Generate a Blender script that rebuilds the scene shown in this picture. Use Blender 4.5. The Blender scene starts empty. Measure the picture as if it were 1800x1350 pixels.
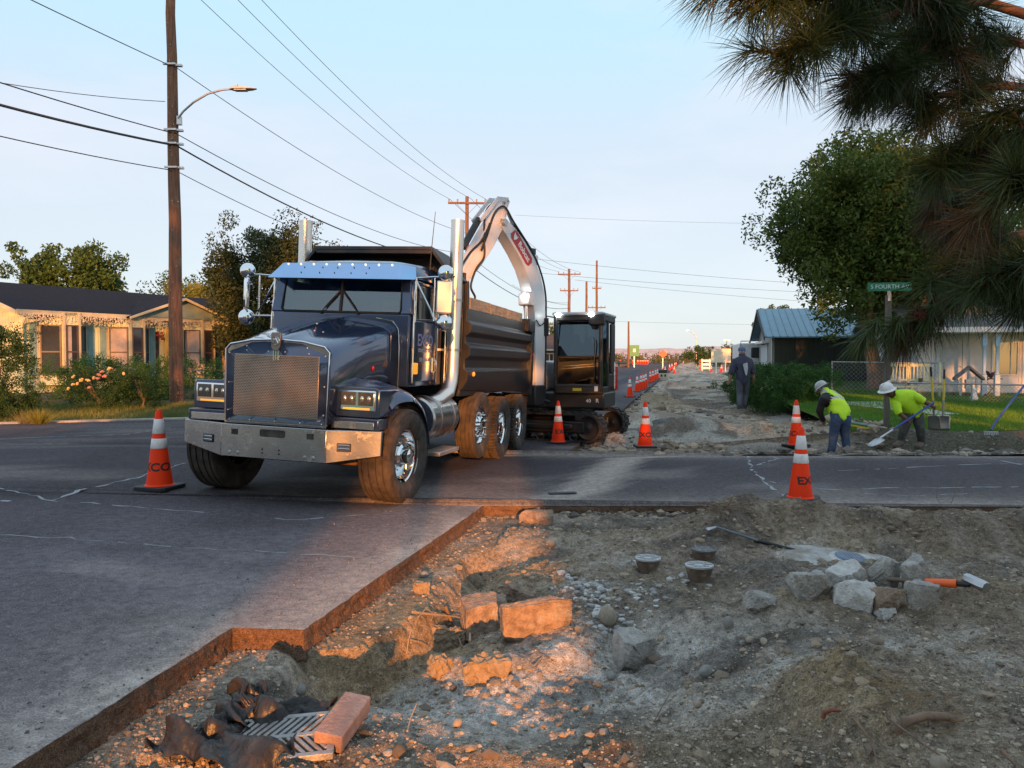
import bpy, bmesh, math, random
import numpy as np
from mathutils import Vector, Matrix, Euler
SC = bpy.context.scene
COL = SC.collection
RAD = math.radians

# ------------------------------------------------------------ camera, sky, sun, exposure
FPX, CAMH = 1350.0, 1.55
PITCH = math.atan(45 / 1350)
cam = bpy.data.cameras.new('camera'); cam_o = bpy.data.objects.new('camera', cam); COL.objects.link(cam_o)
cam.sensor_fit = 'HORIZONTAL'; cam.sensor_width = 36.0; cam.lens = FPX / 1800 * 36
cam.clip_start = .05; cam.clip_end = 9000
cam_o.location = (0, 0, CAMH); cam_o.rotation_euler = (math.pi / 2 - PITCH, 0, 0)
SC.camera = cam_o

SUN_EL, SUN_AZ = RAD(9.0), RAD(176.85)          # low morning sun straight behind the photographer
w = bpy.data.worlds.new('World'); SC.world = w; w.use_nodes = True
N, L = w.node_tree.nodes, w.node_tree.links
N.clear()
out = N.new('ShaderNodeOutputWorld'); bg = N.new('ShaderNodeBackground')
sky = N.new('ShaderNodeTexSky'); sky.sky_type = 'NISHITA'; sky.sun_disc = False
sky.sun_elevation = SUN_EL; sky.sun_rotation = SUN_AZ
sky.altitude = 200; sky.air_density = 1.0; sky.dust_density = .6; sky.ozone_density = 2.0
tc = N.new('ShaderNodeTexCoord'); sep = N.new('ShaderNodeSeparateXYZ')
L.new(tc.outputs['Generated'], sep.inputs[0])
# thin high veil of cloud, the same all round: pale low down, deeper blue overhead, with faint soft streaks
rp = N.new('ShaderNodeValToRGB'); e = rp.color_ramp.elements; rp.color_ramp.interpolation = 'EASE'
e[0].position = 0.0; e[0].color = (2.45, 2.62, 2.88, 1); e[1].position = 1.0; e[1].color = (2.5, 3.0, 3.55, 1)
q = e.new(.20); q.color = (2.55, 2.74, 3.02, 1); q = e.new(.42); q.color = (2.10, 3.05, 3.62, 1); q = e.new(.75); q.color = (2.2, 3.0, 3.65, 1)
L.new(sep.outputs[2], rp.inputs[0])
mp = N.new('ShaderNodeMapping'); mp.inputs['Scale'].default_value = (1.0, 1.0, 3.6)
L.new(tc.outputs['Generated'], mp.inputs[0])
nz = N.new('ShaderNodeTexNoise'); nz.inputs['Scale'].default_value = 2.6; nz.inputs['Detail'].default_value = 6; nz.inputs['Roughness'].default_value = .55
L.new(mp.outputs[0], nz.inputs['Vector'])
cr = N.new('ShaderNodeMapRange'); cr.inputs[1].default_value = .46; cr.inputs[2].default_value = .74; cr.inputs[3].default_value = 0; cr.inputs[4].default_value = .75
L.new(nz.outputs[0], cr.inputs[0])
cl = N.new('ShaderNodeMix'); cl.data_type = 'RGBA'; L.new(cr.outputs[0], cl.inputs[0]); L.new(rp.outputs[0], cl.inputs[6]); cl.inputs[7].default_value = (3.1, 3.05, 3.3, 1)
mx = N.new('ShaderNodeMix'); mx.data_type = 'RGBA'; mx.inputs[0].default_value = .87
# the veil thins out round the low sun, where its warm aureole shows through
vd = N.new('ShaderNodeVectorMath'); vd.operation = 'DOT_PRODUCT'; L.new(tc.outputs['Generated'], vd.inputs[0])
vd.inputs[1].default_value = (math.sin(SUN_AZ) * math.cos(SUN_EL), math.cos(SUN_AZ) * math.cos(SUN_EL), math.sin(SUN_EL))
vr = N.new('ShaderNodeMapRange'); vr.interpolation_type = 'SMOOTHSTEP'; vr.inputs[1].default_value = .72; vr.inputs[2].default_value = 1.0; vr.inputs[3].default_value = .87; vr.inputs[4].default_value = .55
L.new(vd.outputs['Value'], vr.inputs[0]); L.new(vr.outputs[0], mx.inputs[0])
L.new(sky.outputs[0], mx.inputs[6]); L.new(cl.outputs[2], mx.inputs[7])
L.new(mx.outputs[2], bg.inputs[0]); bg.inputs[1].default_value = .12
L.new(bg.outputs[0], out.inputs[0])

sun = bpy.data.lights.new('sun', 'SUN'); sun.energy = 3.6; sun.color = (1.0, .375, .095); sun.angle = RAD(.55)
sun_o = bpy.data.objects.new('sun', sun); COL.objects.link(sun_o)
sd = Vector((math.sin(SUN_AZ) * math.cos(SUN_EL), math.cos(SUN_AZ) * math.cos(SUN_EL), math.sin(SUN_EL)))
sun_o.rotation_euler = (-sd).to_track_quat('-Z', 'Y').to_euler(); sun_o.location = (0, -20, 30)
SC.view_settings.view_transform = 'Standard'; SC.view_settings.look = 'None'
SC.view_settings.exposure = 1.30; SC.view_settings.gamma = 1; SC.view_settings.use_curve_mapping = False
try:
    SC.cycles.max_bounces = 6; SC.cycles.transparent_max_bounces = 8; SC.cycles.use_denoising = True
    SC.cycles.sample_clamp_indirect = 6; SC.cycles.caustics_reflective = False; SC.cycles.caustics_refractive = False
except Exception: pass

# ------------------------------------------------------------ helpers
_C, _S = math.cos(PITCH), math.sin(PITCH)
def ray(px, py):
    u, v = (px - 900) / FPX, (675 - py) / FPX
    return Vector((u, _C + v * _S, -_S + v * _C))
def at(px, py, Y):
    d = ray(px, py); return Vector((0, 0, CAMH)) + d * (Y / d.y)
def gz(px, py, z=0.0):
    d = ray(px, py); return Vector((0, 0, CAMH)) + d * ((z - CAMH) / d.z)

def tag(o, label=None, cat=None, group=None, kind=None):
    if label: o['label'] = label
    if cat: o['category'] = cat
    if group: o['group'] = group
    if kind: o['kind'] = kind
    return o
def thing(name, label, cat, loc=(0, 0, 0), rz=0, group=None):
    o = bpy.data.objects.new(name, None); COL.objects.link(o); o.empty_display_size = .2
    o.location = loc; o.rotation_euler = (0, 0, rz)
    return tag(o, label, cat, group)
def copy_tree(o, parent=None):
    c = o.copy(); COL.objects.link(c); c.parent = parent
    for ch in o.children: copy_tree(ch, c)
    return c

class MB:
    def __init__(s): s.v, s.f, s.m = [], [], []
    def add(s, vs, fs, mi=0, M=None):
        b = len(s.v)
        if M is not None: vs = [M @ Vector(q) for q in vs]
        s.v += [tuple(q) for q in vs]; s.f += [tuple(b + i for i in f) for f in fs]; s.m += [mi] * len(fs); return s
    def box(s, x0, x1, y0, y1, z0, z1, mi=0, M=None):
        return s.add([(x0, y0, z0), (x1, y0, z0), (x1, y1, z0), (x0, y1, z0), (x0, y0, z1), (x1, y0, z1), (x1, y1, z1), (x0, y1, z1)],
                     [(0, 3, 2, 1), (4, 5, 6, 7), (0, 1, 5, 4), (1, 2, 6, 5), (2, 3, 7, 6), (3, 0, 4, 7)], mi, M)
    def cbox(s, c, sz, mi=0, rot=None):
        M = Matrix.Translation(c) @ (rot.to_4x4() if rot is not None else Matrix())
        a, b, d = sz[0] / 2, sz[1] / 2, sz[2] / 2
        return s.box(-a, a, -b, b, -d, d, mi, M)
    def bar(s, p, q, w, h, mi=0, up=(0, 0, 1)):
        p, q = Vector(p), Vector(q); d = q - p; ln = d.length; d.normalize(); u = Vector(up)
        sx = d.cross(u)
        if sx.length < 1e-4: sx = d.cross(Vector((1, 0, 0)))
        sx.normalize(); uu = sx.cross(d)
        M = Matrix((sx, d, uu)).transposed().to_4x4(); M.translation = p
        return s.box(-w / 2, w / 2, 0, ln, -h / 2, h / 2, mi, M)
    def loft(s, rings, mi=0, caps=True, closed=True, M=None):
        n = len(rings[0]); vs = [q for r in rings for q in r]; fs = []
        for i in range(len(rings) - 1):
            for j in range(n if closed else n - 1):
                k = (j + 1) % n; fs.append((i * n + j, i * n + k, (i + 1) * n + k, (i + 1) * n + j))
        if caps and closed: fs += [tuple(reversed(range(n))), tuple((len(rings) - 1) * n + j for j in range(n))]
        return s.add(vs, fs, mi, M)
    def tube(s, pts, r, seg=8, mi=0, caps=True):
        pts = [Vector(p) for p in pts]; n = len(pts)
        rs = r if isinstance(r, (list, tuple)) else [r] * n
        rings = []; prev = None
        for i, p in enumerate(pts):
            d = (pts[min(i + 1, n - 1)] - pts[max(i - 1, 0)])
            if d.length < 1e-9: d = Vector((0, 0, 1))
            d.normalize()
            if prev is None:
                a = d.orthogonal().normalized()
            else:
                a = prev - d * prev.dot(d)
                a = a.normalized() if a.length > 1e-6 else d.orthogonal().normalized()
            prev = a; b = d.cross(a)
            rings.append([p + (a * math.cos(2 * math.pi * k / seg) + b * math.sin(2 * math.pi * k / seg)) * rs[i] for k in range(seg)])
        return s.loft(rings, mi, caps)
    def lathe(s, prof, seg=24, mi=0, M=None, caps=False):
        rings = [[(r * math.cos(2 * math.pi * k / seg), r * math.sin(2 * math.pi * k / seg), z) for k in range(seg)] for r, z in prof]
        return s.loft(rings, mi, caps, True, M)
    def prism(s, poly, axis, a, b, mi=0, M=None):
        def pt(u, v, t): return {0: (t, u, v), 1: (u, t, v), 2: (u, v, t)}[axis]
        return s.loft([[pt(u, v, a) for u, v in poly], [pt(u, v, b) for u, v in poly]], mi, True, True, M)
    def ell(s, c, r, mi=0, seg=12, rings=8, M=None):
        R = []
        for i in range(rings + 1):
            t = math.pi * i / rings; rr = max(math.sin(t), 1e-3)
            R.append([(c[0] + r[0] * rr * math.cos(2 * math.pi * k / seg), c[1] + r[1] * rr * math.sin(2 * math.pi * k / seg), c[2] - r[2] * math.cos(t)) for k in range(seg)])
        return s.loft(R, mi, True, True, M)
    def mesh(s, name, mats, smooth=None):
        me = bpy.data.meshes.new(name); me.from_pydata(s.v, [], s.f)
        for m in (mats if isinstance(mats, (list, tuple)) else [mats]): me.materials.append(m)
        me.polygons.foreach_set('material_index', s.m)
        bm = bmesh.new(); bm.from_mesh(me); bmesh.ops.recalc_face_normals(bm, faces=bm.faces); bm.to_mesh(me); bm.free()
        if smooth is not None:
            me.polygons.foreach_set('use_smooth', [True] * len(me.polygons)); me.set_sharp_from_angle(angle=RAD(smooth))
        me.update(); return me
    def obj(s, name, mats, parent=None, smooth=None, bevel=0, seg=2, M=None, kind=None):
        o = bpy.data.objects.new(name, s.mesh(name, mats, smooth)); COL.objects.link(o)
        if parent is not None: o.parent = parent
        if M is not None: o.matrix_local = M
        if bevel:
            b = o.modifiers.new('bevel', 'BEVEL'); b.width = bevel; b.segments = seg; b.limit_method = 'ANGLE'; b.angle_limit = RAD(35); b.harden_normals = False
            if smooth is None:
                o.data.polygons.foreach_set('use_smooth', [True] * len(o.data.polygons)); o.data.set_sharp_from_angle(angle=RAD(30))
        if kind: o['kind'] = kind
        return o

def np_mesh(name, verts, faces, mat, smooth=False, attr=None):
    """verts (N,3), faces (M,k) arrays -> mesh, fast"""
    me = bpy.data.meshes.new(name); verts = np.ascontiguousarray(verts, np.float32); faces = np.ascontiguousarray(faces, np.int32)
    M_, k = faces.shape
    me.vertices.add(len(verts)); me.vertices.foreach_set('co', verts.ravel())
    me.loops.add(M_ * k); me.loops.foreach_set('vertex_index', faces.ravel())
    me.polygons.add(M_); me.polygons.foreach_set('loop_start', np.arange(0, M_ * k, k, dtype=np.int32))
    me.polygons.foreach_set('use_smooth', np.full(M_, smooth))
    if attr is not None:
        a = me.color_attributes.new('Col', 'FLOAT_COLOR', 'POINT'); a.data.foreach_set('color', np.ascontiguousarray(attr, np.float32).ravel())
    me.update(calc_edges=True); me.validate()
    for m in (mat if isinstance(mat, (list, tuple)) else [mat]): me.materials.append(m)
    return me
def np_obj(name, verts, faces, mat, parent=None, smooth=False, attr=None, kind=None):
    o = bpy.data.objects.new(name, np_mesh(name, verts, faces, mat, smooth, attr)); COL.objects.link(o)
    if parent is not None: o.parent = parent
    if kind: o['kind'] = kind
    return o

def text_mesh(txt, size, depth=.003, mat=None, bold=0.0, align='CENTER'):
    cu = bpy.data.curves.new('txt', 'FONT'); cu.body = txt; cu.size = size; cu.extrude = depth / 2; cu.align_x = align; cu.align_y = 'CENTER'; cu.offset = bold; cu.resolution_u = 3
    o = bpy.data.objects.new('txt', cu); COL.objects.link(o)
    dg = bpy.context.evaluated_depsgraph_get(); me = bpy.data.meshes.new_from_object(o.evaluated_get(dg))
    COL.objects.unlink(o); bpy.data.objects.remove(o); bpy.data.curves.remove(cu)
    me.materials.clear()
    if mat: me.materials.append(mat)
    return me
def text_obj(name, txt, size, mat, parent, M, depth=.003, bold=0.0, kind=None):
    o = bpy.data.objects.new(name, text_mesh(txt, size, depth, mat, bold)); COL.objects.link(o); o.parent = parent; o.matrix_local = M
    return o

# value noise, vectorised
def _h(ix, iy, seed):
    n = (ix.astype(np.int64) * 374761393 + iy.astype(np.int64) * 668265263 + seed * 1442695041) & 0xffffffff
    n = ((n ^ (n >> 13)) * 1274126177) & 0xffffffff
    return ((n ^ (n >> 16)) & 0xffff) / 65535.0
def vn(x, y, seed=0):
    x0, y0 = np.floor(x), np.floor(y); fx, fy = x - x0, y - y0
    fx = fx * fx * (3 - 2 * fx); fy = fy * fy * (3 - 2 * fy)
    a, b, c, d = _h(x0, y0, seed), _h(x0 + 1, y0, seed), _h(x0, y0 + 1, seed), _h(x0 + 1, y0 + 1, seed)
    return (a + (b - a) * fx) * (1 - fy) + (c + (d - c) * fx) * fy
def fbm(x, y, oc=4, seed=0):
    t = 0; A = .5
    for i in range(oc): t = t + A * (vn(x, y, seed + i) - .5); x = x * 2.03 + 7.1; y = y * 2.03 + 3.7; A *= .5
    return t * 2
def sst(a, b, x):
    t = np.clip((x - a) / (b - a), 0, 1); return t * t * (3 - 2 * t)
def gau(x, y, cx, cy, sx, sy, ang=0.0):
    c, s = math.cos(ang), math.sin(ang); u = (x - cx) * c + (y - cy) * s; v = -(x - cx) * s + (y - cy) * c
    return np.exp(-(u / sx) ** 2 - (v / sy) ** 2)
def segdist(x, y, pts):
    d = np.full(np.shape(x), 1e9)
    for (ax, ay), (bx, by) in zip(pts[:-1], pts[1:]):
        vx, vy = bx - ax, by - ay; t = np.clip(((x - ax) * vx + (y - ay) * vy) / (vx * vx + vy * vy), 0, 1)
        d = np.minimum(d, np.hypot(x - ax - t * vx, y - ay - t * vy))
    return d

# ------------------------------------------------------------ materials
def M(name, col, rough=.6, metal=0.0, var=.15, scale=6.0, bump=0.0, bscale=60.0, stretch=None, coat=0.0, dirt=None, dscale=3.0, dlo=.5, dhi=.7, emit=None, spec=None, rvar=0.0):
    m = bpy.data.materials.new(name); m.use_nodes = True; n, l = m.node_tree.nodes, m.node_tree.links
    b = n['Principled BSDF']; b.inputs['Roughness'].default_value = rough; b.inputs['Metallic'].default_value = metal
    if coat: b.inputs['Coat Weight'].default_value = coat; b.inputs['Coat Roughness'].default_value = .05
    if spec is not None: b.inputs['Specular IOR Level'].default_value = spec
    t = n.new('ShaderNodeTexCoord'); src = t.outputs['Object']
    if stretch:
        mpp = n.new('ShaderNodeMapping'); mpp.inputs['Scale'].default_value = stretch; l.new(src, mpp.inputs[0]); src = mpp.outputs[0]
    no = n.new('ShaderNodeTexNoise'); no.inputs['Scale'].default_value = scale; no.inputs['Detail'].default_value = 5; no.inputs['Roughness'].default_value = .6
    l.new(src, no.inputs['Vector'])
    r = n.new('ShaderNodeValToRGB'); e = r.color_ramp.elements; e[0].position = .3; e[1].position = .72
    e[0].color = (*[max(0, c * (1 - var)) for c in col], 1); e[1].color = (*[min(1, c * (1 + var)) for c in col], 1)
    l.new(no.outputs[0], r.inputs[0]); cs = r.outputs[0]
    if dirt:
        d2 = n.new('ShaderNodeTexNoise'); d2.inputs['Scale'].default_value = dscale; d2.inputs['Detail'].default_value = 7; d2.inputs['Roughness'].default_value = .65
        l.new(t.outputs['Object'], d2.inputs['Vector'])
        mr = n.new('ShaderNodeMapRange'); mr.inputs[1].default_value = dlo; mr.inputs[2].default_value = dhi; mr.inputs[3].default_value = 0; mr.inputs[4].default_value = 1
        l.new(d2.outputs[0], mr.inputs[0])
        mi = n.new('ShaderNodeMix'); mi.data_type = 'RGBA'; l.new(mr.outputs[0], mi.inputs[0]); l.new(cs, mi.inputs[6]); mi.inputs[7].default_value = (*dirt, 1); cs = mi.outputs[2]
        if rough < .45 or metal > .5:
            rm = n.new('ShaderNodeMapRange'); rm.inputs[3].default_value = rough; rm.inputs[4].default_value = max(rough, .55); l.new(mr.outputs[0], rm.inputs[0]); l.new(rm.outputs[0], b.inputs['Roughness'])
    l.new(cs, b.inputs['Base Color'])
    if bump:
        nb = n.new('ShaderNodeTexNoise'); nb.inputs['Scale'].default_value = bscale; nb.inputs['Detail'].default_value = 4; l.new(src, nb.inputs['Vector'])
        bp = n.new('ShaderNodeBump'); bp.inputs['Strength'].default_value = bump; bp.inputs['Distance'].default_value = .02; l.new(nb.outputs[0], bp.inputs['Height']); l.new(bp.outputs[0], b.inputs['Normal'])
    if emit: b.inputs['Emission Color'].default_value = (*emit[0], 1); b.inputs['Emission Strength'].default_value = emit[1]
    return m
def leafmat(name, c1, c2, trans=.25, rough=.55):
    m = bpy.data.materials.new(name); m.use_nodes = True; n, l = m.node_tree.nodes, m.node_tree.links
    b = n['Principled BSDF']; b.inputs['Roughness'].default_value = rough; b.inputs['Specular IOR Level'].default_value = .25
    g = n.new('ShaderNodeNewGeometry'); mi = n.new('ShaderNodeMix'); mi.data_type = 'RGBA'
    t = n.new('ShaderNodeTexCoord'); no = n.new('ShaderNodeTexNoise'); no.inputs['Scale'].default_value = .9; l.new(t.outputs['Object'], no.inputs['Vector'])
    ad = n.new('ShaderNodeMath'); ad.operation = 'MULTIPLY_ADD'; ad.inputs[1].default_value = .6; l.new(g.outputs['Random Per Island'], ad.inputs[0])
    sb = n.new('ShaderNodeMath'); sb.operation = 'MULTIPLY_ADD'; sb.inputs[1].default_value = 1.6; sb.inputs[2].default_value = -.55; l.new(no.outputs[0], sb.inputs[0]); l.new(sb.outputs[0], ad.inputs[2])
    mi.clamp_factor = True; l.new(ad.outputs[0], mi.inputs[0]); mi.inputs[6].default_value = (*c1, 1); mi.inputs[7].default_value = (*c2, 1)
    l.new(mi.outputs[2], b.inputs['Base Color'])
    tr = n.new('ShaderNodeBsdfTranslucent'); l.new(mi.outputs[2], tr.inputs[0]); ms = n.new('ShaderNodeMixShader'); ms.inputs[0].default_value = trans
    l.new(b.outputs[0], ms.inputs[1]); l.new(tr.outputs[0], ms.inputs[2]); l.new(ms.outputs[0], n['Material Output'].inputs[0])
    return m
def groundmat(name, rough=.95, s1=14, s2=160, bump=.5, lo=.6, hi=1.35, speck=None, attr=True, col=(.2, .2, .2), bd=.02):
    """vertex colour of the soil itself times grain"""
    m = bpy.data.materials.new(name); m.use_nodes = True; n, l = m.node_tree.nodes, m.node_tree.links
    b = n['Principled BSDF']; b.inputs['Roughness'].default_value = rough; b.inputs['Specular IOR Level'].default_value = .2
    t = n.new('ShaderNodeTexCoord')
    def noise(sc, de=6, ro=.65):
        q = n.new('ShaderNodeTexNoise'); q.inputs['Scale'].default_value = sc; q.inputs['Detail'].default_value = de; q.inputs['Roughness'].default_value = ro; l.new(t.outputs['Object'], q.inputs['Vector']); return q.outputs[0]
    a, c = noise(s1), noise(s2, 3)
    r1 = n.new('ShaderNodeMapRange'); r1.inputs[1].default_value = .3; r1.inputs[2].default_value = .7; r1.inputs[3].default_value = lo; r1.inputs[4].default_value = hi; l.new(a, r1.inputs[0])
    r2 = n.new('ShaderNodeMapRange'); r2.inputs[1].default_value = .3; r2.inputs[2].default_value = .7; r2.inputs[3].default_value = .55; r2.inputs[4].default_value = 1.45; l.new(c, r2.inputs[0])
    mu = n.new('ShaderNodeMath'); mu.operation = 'MULTIPLY'; l.new(r1.outputs[0], mu.inputs[0]); l.new(r2.outputs[0], mu.inputs[1])
    vm = n.new('ShaderNodeVectorMath'); vm.operation = 'SCALE'
    if attr:
        at_ = n.new('ShaderNodeVertexColor'); at_.layer_name = 'Col'; l.new(at_.outputs[0], vm.inputs[0])
    else: vm.inputs[0].default_value = col
    l.new(mu.outputs[0], vm.inputs['Scale']); cs = vm.outputs[0]
    if speck:
        vo = n.new('ShaderNodeTexVoronoi'); vo.inputs['Scale'].default_value = speck[1]; l.new(t.outputs['Object'], vo.inputs['Vector'])
        sr = n.new('ShaderNodeMapRange'); sr.inputs[1].default_value = .22; sr.inputs[2].default_value = .12; l.new(vo.outputs['Distance'], sr.inputs[0])
        wn = n.new('ShaderNodeSeparateColor'); l.new(vo.outputs['Color'], wn.inputs[0])
        gt = n.new('ShaderNodeMath'); gt.operation = 'GREATER_THAN'; gt.inputs[1].default_value = speck[2]; l.new(wn.outputs[0], gt.inputs[0])
        mm = n.new('ShaderNodeMath'); mm.operation = 'MULTIPLY'; l.new(sr.outputs[0], mm.inputs[0]); l.new(gt.outputs[0], mm.inputs[1])
        mi = n.new('ShaderNodeMix'); mi.data_type = 'RGBA'; l.new(mm.outputs[0], mi.inputs[0]); l.new(cs, mi.inputs[6]); mi.inputs[7].default_value = (*speck[0], 1); cs = mi.outputs[2]
    l.new(cs, b.inputs['Base Color'])
    ab = n.new('ShaderNodeMath'); ab.operation = 'ADD'; l.new(a, ab.inputs[0]); l.new(c, ab.inputs[1])
    bp = n.new('ShaderNodeBump'); bp.inputs['Strength'].default_value = bump; bp.inputs['Distance'].default_value = bd; l.new(ab.outputs[0], bp.inputs['Height']); l.new(bp.outputs[0], b.inputs['Normal'])
    return m
def glassmat(name, tint=(.05, .06, .06), rough=.03, alpha=.35):
    m = bpy.data.materials.new(name); m.use_nodes = True; n, l = m.node_tree.nodes, m.node_tree.links
    n.remove(n['Principled BSDF']); gl = n.new('ShaderNodeBsdfGlossy'); gl.inputs['Roughness'].default_value = rough; gl.inputs[0].default_value = (.9, .95, 1, 1)
    tr = n.new('ShaderNodeBsdfTransparent'); tr.inputs[0].default_value = (*tint, 1)
    fr = n.new('ShaderNodeFresnel'); fr.inputs[0].default_value = 1.55
    mr = n.new('ShaderNodeMapRange'); mr.inputs[3].default_value = alpha; mr.inputs[4].default_value = 1; l.new(fr.outputs[0], mr.inputs[0])
    ms = n.new('ShaderNodeMixShader'); l.new(mr.outputs[0], ms.inputs[0]); l.new(tr.outputs[0], ms.inputs[1]); l.new(gl.outputs[0], ms.inputs[2]); l.new(ms.outputs[0], n['Material Output'].inputs[0])
    return m

chrome_stack = M('stack_chrome', (.74, .70, .65), .36, 1.0, .04, 3)
chrome = M('chrome', (.80, .80, .80), .05, 1.0, .03, 3)
chrome_worn = M('worn_polished_steel', (.52, .50, .48), .24, 1.0, .14, 5, .03, 40, dirt=(.42, .36, .30), dscale=7, dlo=.55, dhi=.8)
steel = M('steel', (.45, .45, .46), .35, 1.0, .15, 9)
cast_iron = M('cast_iron', (.36, .34, .33), .48, .45, .25, 14, .25, 90, dirt=(.20, .15, .10), dscale=9, dlo=.5, dhi=.75)
paint_blue = M('dark_blue_truck_paint', (.042, .070, .138), .15, .5, .10, 4, coat=1.0, dirt=(.08, .075, .075), dscale=3, dlo=.68, dhi=1.1)
bed_black = M('black_bed_paint', (.015, .017, .024), .42, 0, .25, 5, .05, 40, dirt=(.055, .052, .05), dscale=2.5, dlo=.6, dhi=.95)
frame_black = M('grease_and_shade_black', (.020, .019, .018), .6, 0, .3, 8, .15, 50, dirt=(.12, .09, .06), dscale=5, dlo=.5, dhi=.8)
rubber = M('tyre_rubber', (.032, .029, .027), .82, 0, .25, 10, .2, 80, dirt=(.13, .10, .075), dscale=6, dlo=.42, dhi=.8)
rubber_dust = M('dusty_tyre_tread', (.040, .033, .029), .9, 0, .3, 10, .35, 80, dirt=(.105, .078, .056), dscale=5, dlo=.4, dhi=.75)
rubber_black = M('black_rubber', (.018, .018, .018), .6, 0, .2, 12)
black_plastic = M('black_plastic', (.016, .016, .017), .45, 0, .15, 10, .05, 90)
glass = glassmat('window_glass', (.45, .52, .50), .02, .10)
glass_dark = glassmat('dark_window_glass', (.12, .14, .15), .02, .05)
amber = M('amber_lens', (.75, .22, .02), .2, 0, .1, 20, emit=((1, .35, .03), .35))
amber_off = M('amber_strip', (.65, .28, .05), .25, 0, .1, 20, emit=((1, .45, .05), .35))
lamp_lit = M('lit_lamp', (.9, .9, .9), .3, emit=((.95, 1, .95), 14))
red_lens = M('red_lens', (.45, .015, .012), .25)
wood_pole = M('weathered_pole_wood', (.165, .085, .052), .85, 0, .45, 5, .5, 22, stretch=(5, 5, .35), dirt=(.30, .20, .13), dscale=2.0, dlo=.56, dhi=.85)
wood_grey = M('grey_wood', (.22, .19, .16), .85, 0, .3, 6, .35, 25, stretch=(5, 5, .5))
board_wood = M('weathered_board', (.30, .25, .19), .85, 0, .35, 6, .3, 25, stretch=(1, .5, 5), dirt=(.11, .09, .07), dscale=6, dlo=.5, dhi=.75)
cable_mat = M('cable', (.03, .03, .035), .6)
white_paint = M('white_paint', (.72, .72, .72), .42, 0, .05, 3, dirt=(.42, .37, .32), dscale=4, dlo=.58, dhi=.9)
white_reflect = M('white_reflective_band', (.80, .78, .76), .5, 0, .08, 10, dirt=(.42, .38, .34), dscale=14, dlo=.55, dhi=.85)
orange_cone = M('orange_cone_vinyl', (1.0, .048, .006), .6, 0, .06, 5, dirt=(.55, .09, .03), dscale=9, dlo=.62, dhi=.95, spec=.2)
concrete = M('broken_concrete', (.40, .38, .35), .9, 0, .38, 14, .9, 70, dirt=(.24, .20, .16), dscale=5, dlo=.48, dhi=.7)
concrete_light = M('pale_concrete', (.56, .54, .51), .9, 0, .3, 16, .8, 70, dirt=(.30, .27, .23), dscale=5, dlo=.55, dhi=.75)
concrete_brown = M('soil_stained_concrete', (.28, .20, .145), .95, 0, .42, 16, 1.0, 55, dirt=(.36, .34, .30), dscale=6, dlo=.55, dhi=.7)

# ------------------------------------------------------------ ground, road, dug-up dirt, lawns, hills
T_R = Matrix(((0.969699, 0.240858, 0.040883), (-0.241158, 0.970483, 0.002501), (-0.039074, -0.012284, 0.999161)))
T_L = Vector((-2.39137, 8.94697, -0.03624))
def zroad(x, y):
    z = T_L.z - (.040883 * (x - T_L.x) + .002501 * (y - T_L.y)) / .99916
    return -.03 + .1 * np.tanh((z + .03) / .1)
def zr(x, y): return float(zroad(np.float64(x), np.float64(y)))
def on_road(px, py, dz=0.0):
    z = 0.0
    for i in range(8):
        p = gz(px, py, z); z = zr(p.x, p.y) + dz
    return gz(px, py, z)

asphalt = groundmat('asphalt', .84, 14, 95, .8, .66, 1.36, speck=((.46, .43, .42), 62, .50), bd=.012)
asphalt_cut = groundmat('asphalt_cut_face', .95, 30, 120, .9, .55, 1.4, speck=((.22, .17, .13), 70, .6), attr=False, col=(.19, .115, .075), bd=.02)
soil = groundmat('soil', .96, 21, 110, 1.0, .45, 1.6, speck=((.50, .45, .39), 62, .62), bd=.035)
field_mat = groundmat('dry_field', .95, .06, 1.2, .2, .7, 1.3, attr=False, col=(.22, .165, .095))
curb_mat = groundmat('old_kerb_concrete', .9, 3, 60, .4, .7, 1.25, attr=False, col=(.33, .29, .25))
turf_soil = groundmat('turf_soil', .95, 2.5, 40, .6, .6, 1.4, attr=True)

# far ground to the horizon
gm = MB(); gm.add([(-4500, -60, -.6), (4500, -60, -.6), (4500, 8000, -.6), (-4500, 8000, -.6)], [(0, 1, 2, 3)])
gm.obj('ground', field_mat, kind='structure')

# saw-cut edge of the road (world metres), from the picture's near left to the cross street
CUT = [tuple(on_road(a, b).xy) for a, b in ((20, 1350), (412, 1100), (530, 1112), (665, 1015), (740, 965), (850, 889))]
yj = (CUT[1][1] + CUT[2][1]) / 2
YE = CUT[-1][1]
def cut_x(y):
    a = [(1.0, CUT[0][0] - (CUT[1][0] - CUT[0][0]) * (CUT[0][1] - 1.0) / (CUT[1][1] - CUT[0][1])), (CUT[0][1], CUT[0][0]), (yj, CUT[1][0])]
    b = [(yj, CUT[2][0]), (CUT[3][1], CUT[3][0]), (CUT[4][1], CUT[4][0]), (YE, CUT[5][0])]
    def lerp(t, y):
        return float(np.interp(y, [q[0] for q in t], [q[1] for q in t]))
    return lerp(a, y) if y < yj else lerp(b, y)
Y2 = 13.25                                        # far side of the cross street
def road_r(y): return 6.3 + .227 * (y - 37)
rows = []
rng = np.random.default_rng(3)
for y in np.arange(1.0, yj - .02, .05): rows.append((y, -14 - (17.2 - y) / .37 * .6, cut_x(y)))
rows.append((yj - .0, -14 - (17.2 - yj) / .37 * .6, CUT[1][0])); rows.append((yj + .004, -14 - (17.2 - yj) / .37 * .6, CUT[2][0]))
for y in np.arange(yj + .05, YE - .02, .05): rows.append((y, -14 - (17.2 - y) / .37 * .6, cut_x(y)))
rows.append((YE, -20, CUT[5][0])); rows.append((YE + .004, -20, 15.0))
for y in np.arange(YE + .3, Y2, .4): rows.append((y, -14 - (17.2 - y) / .37 * .6, 15.0))
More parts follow.
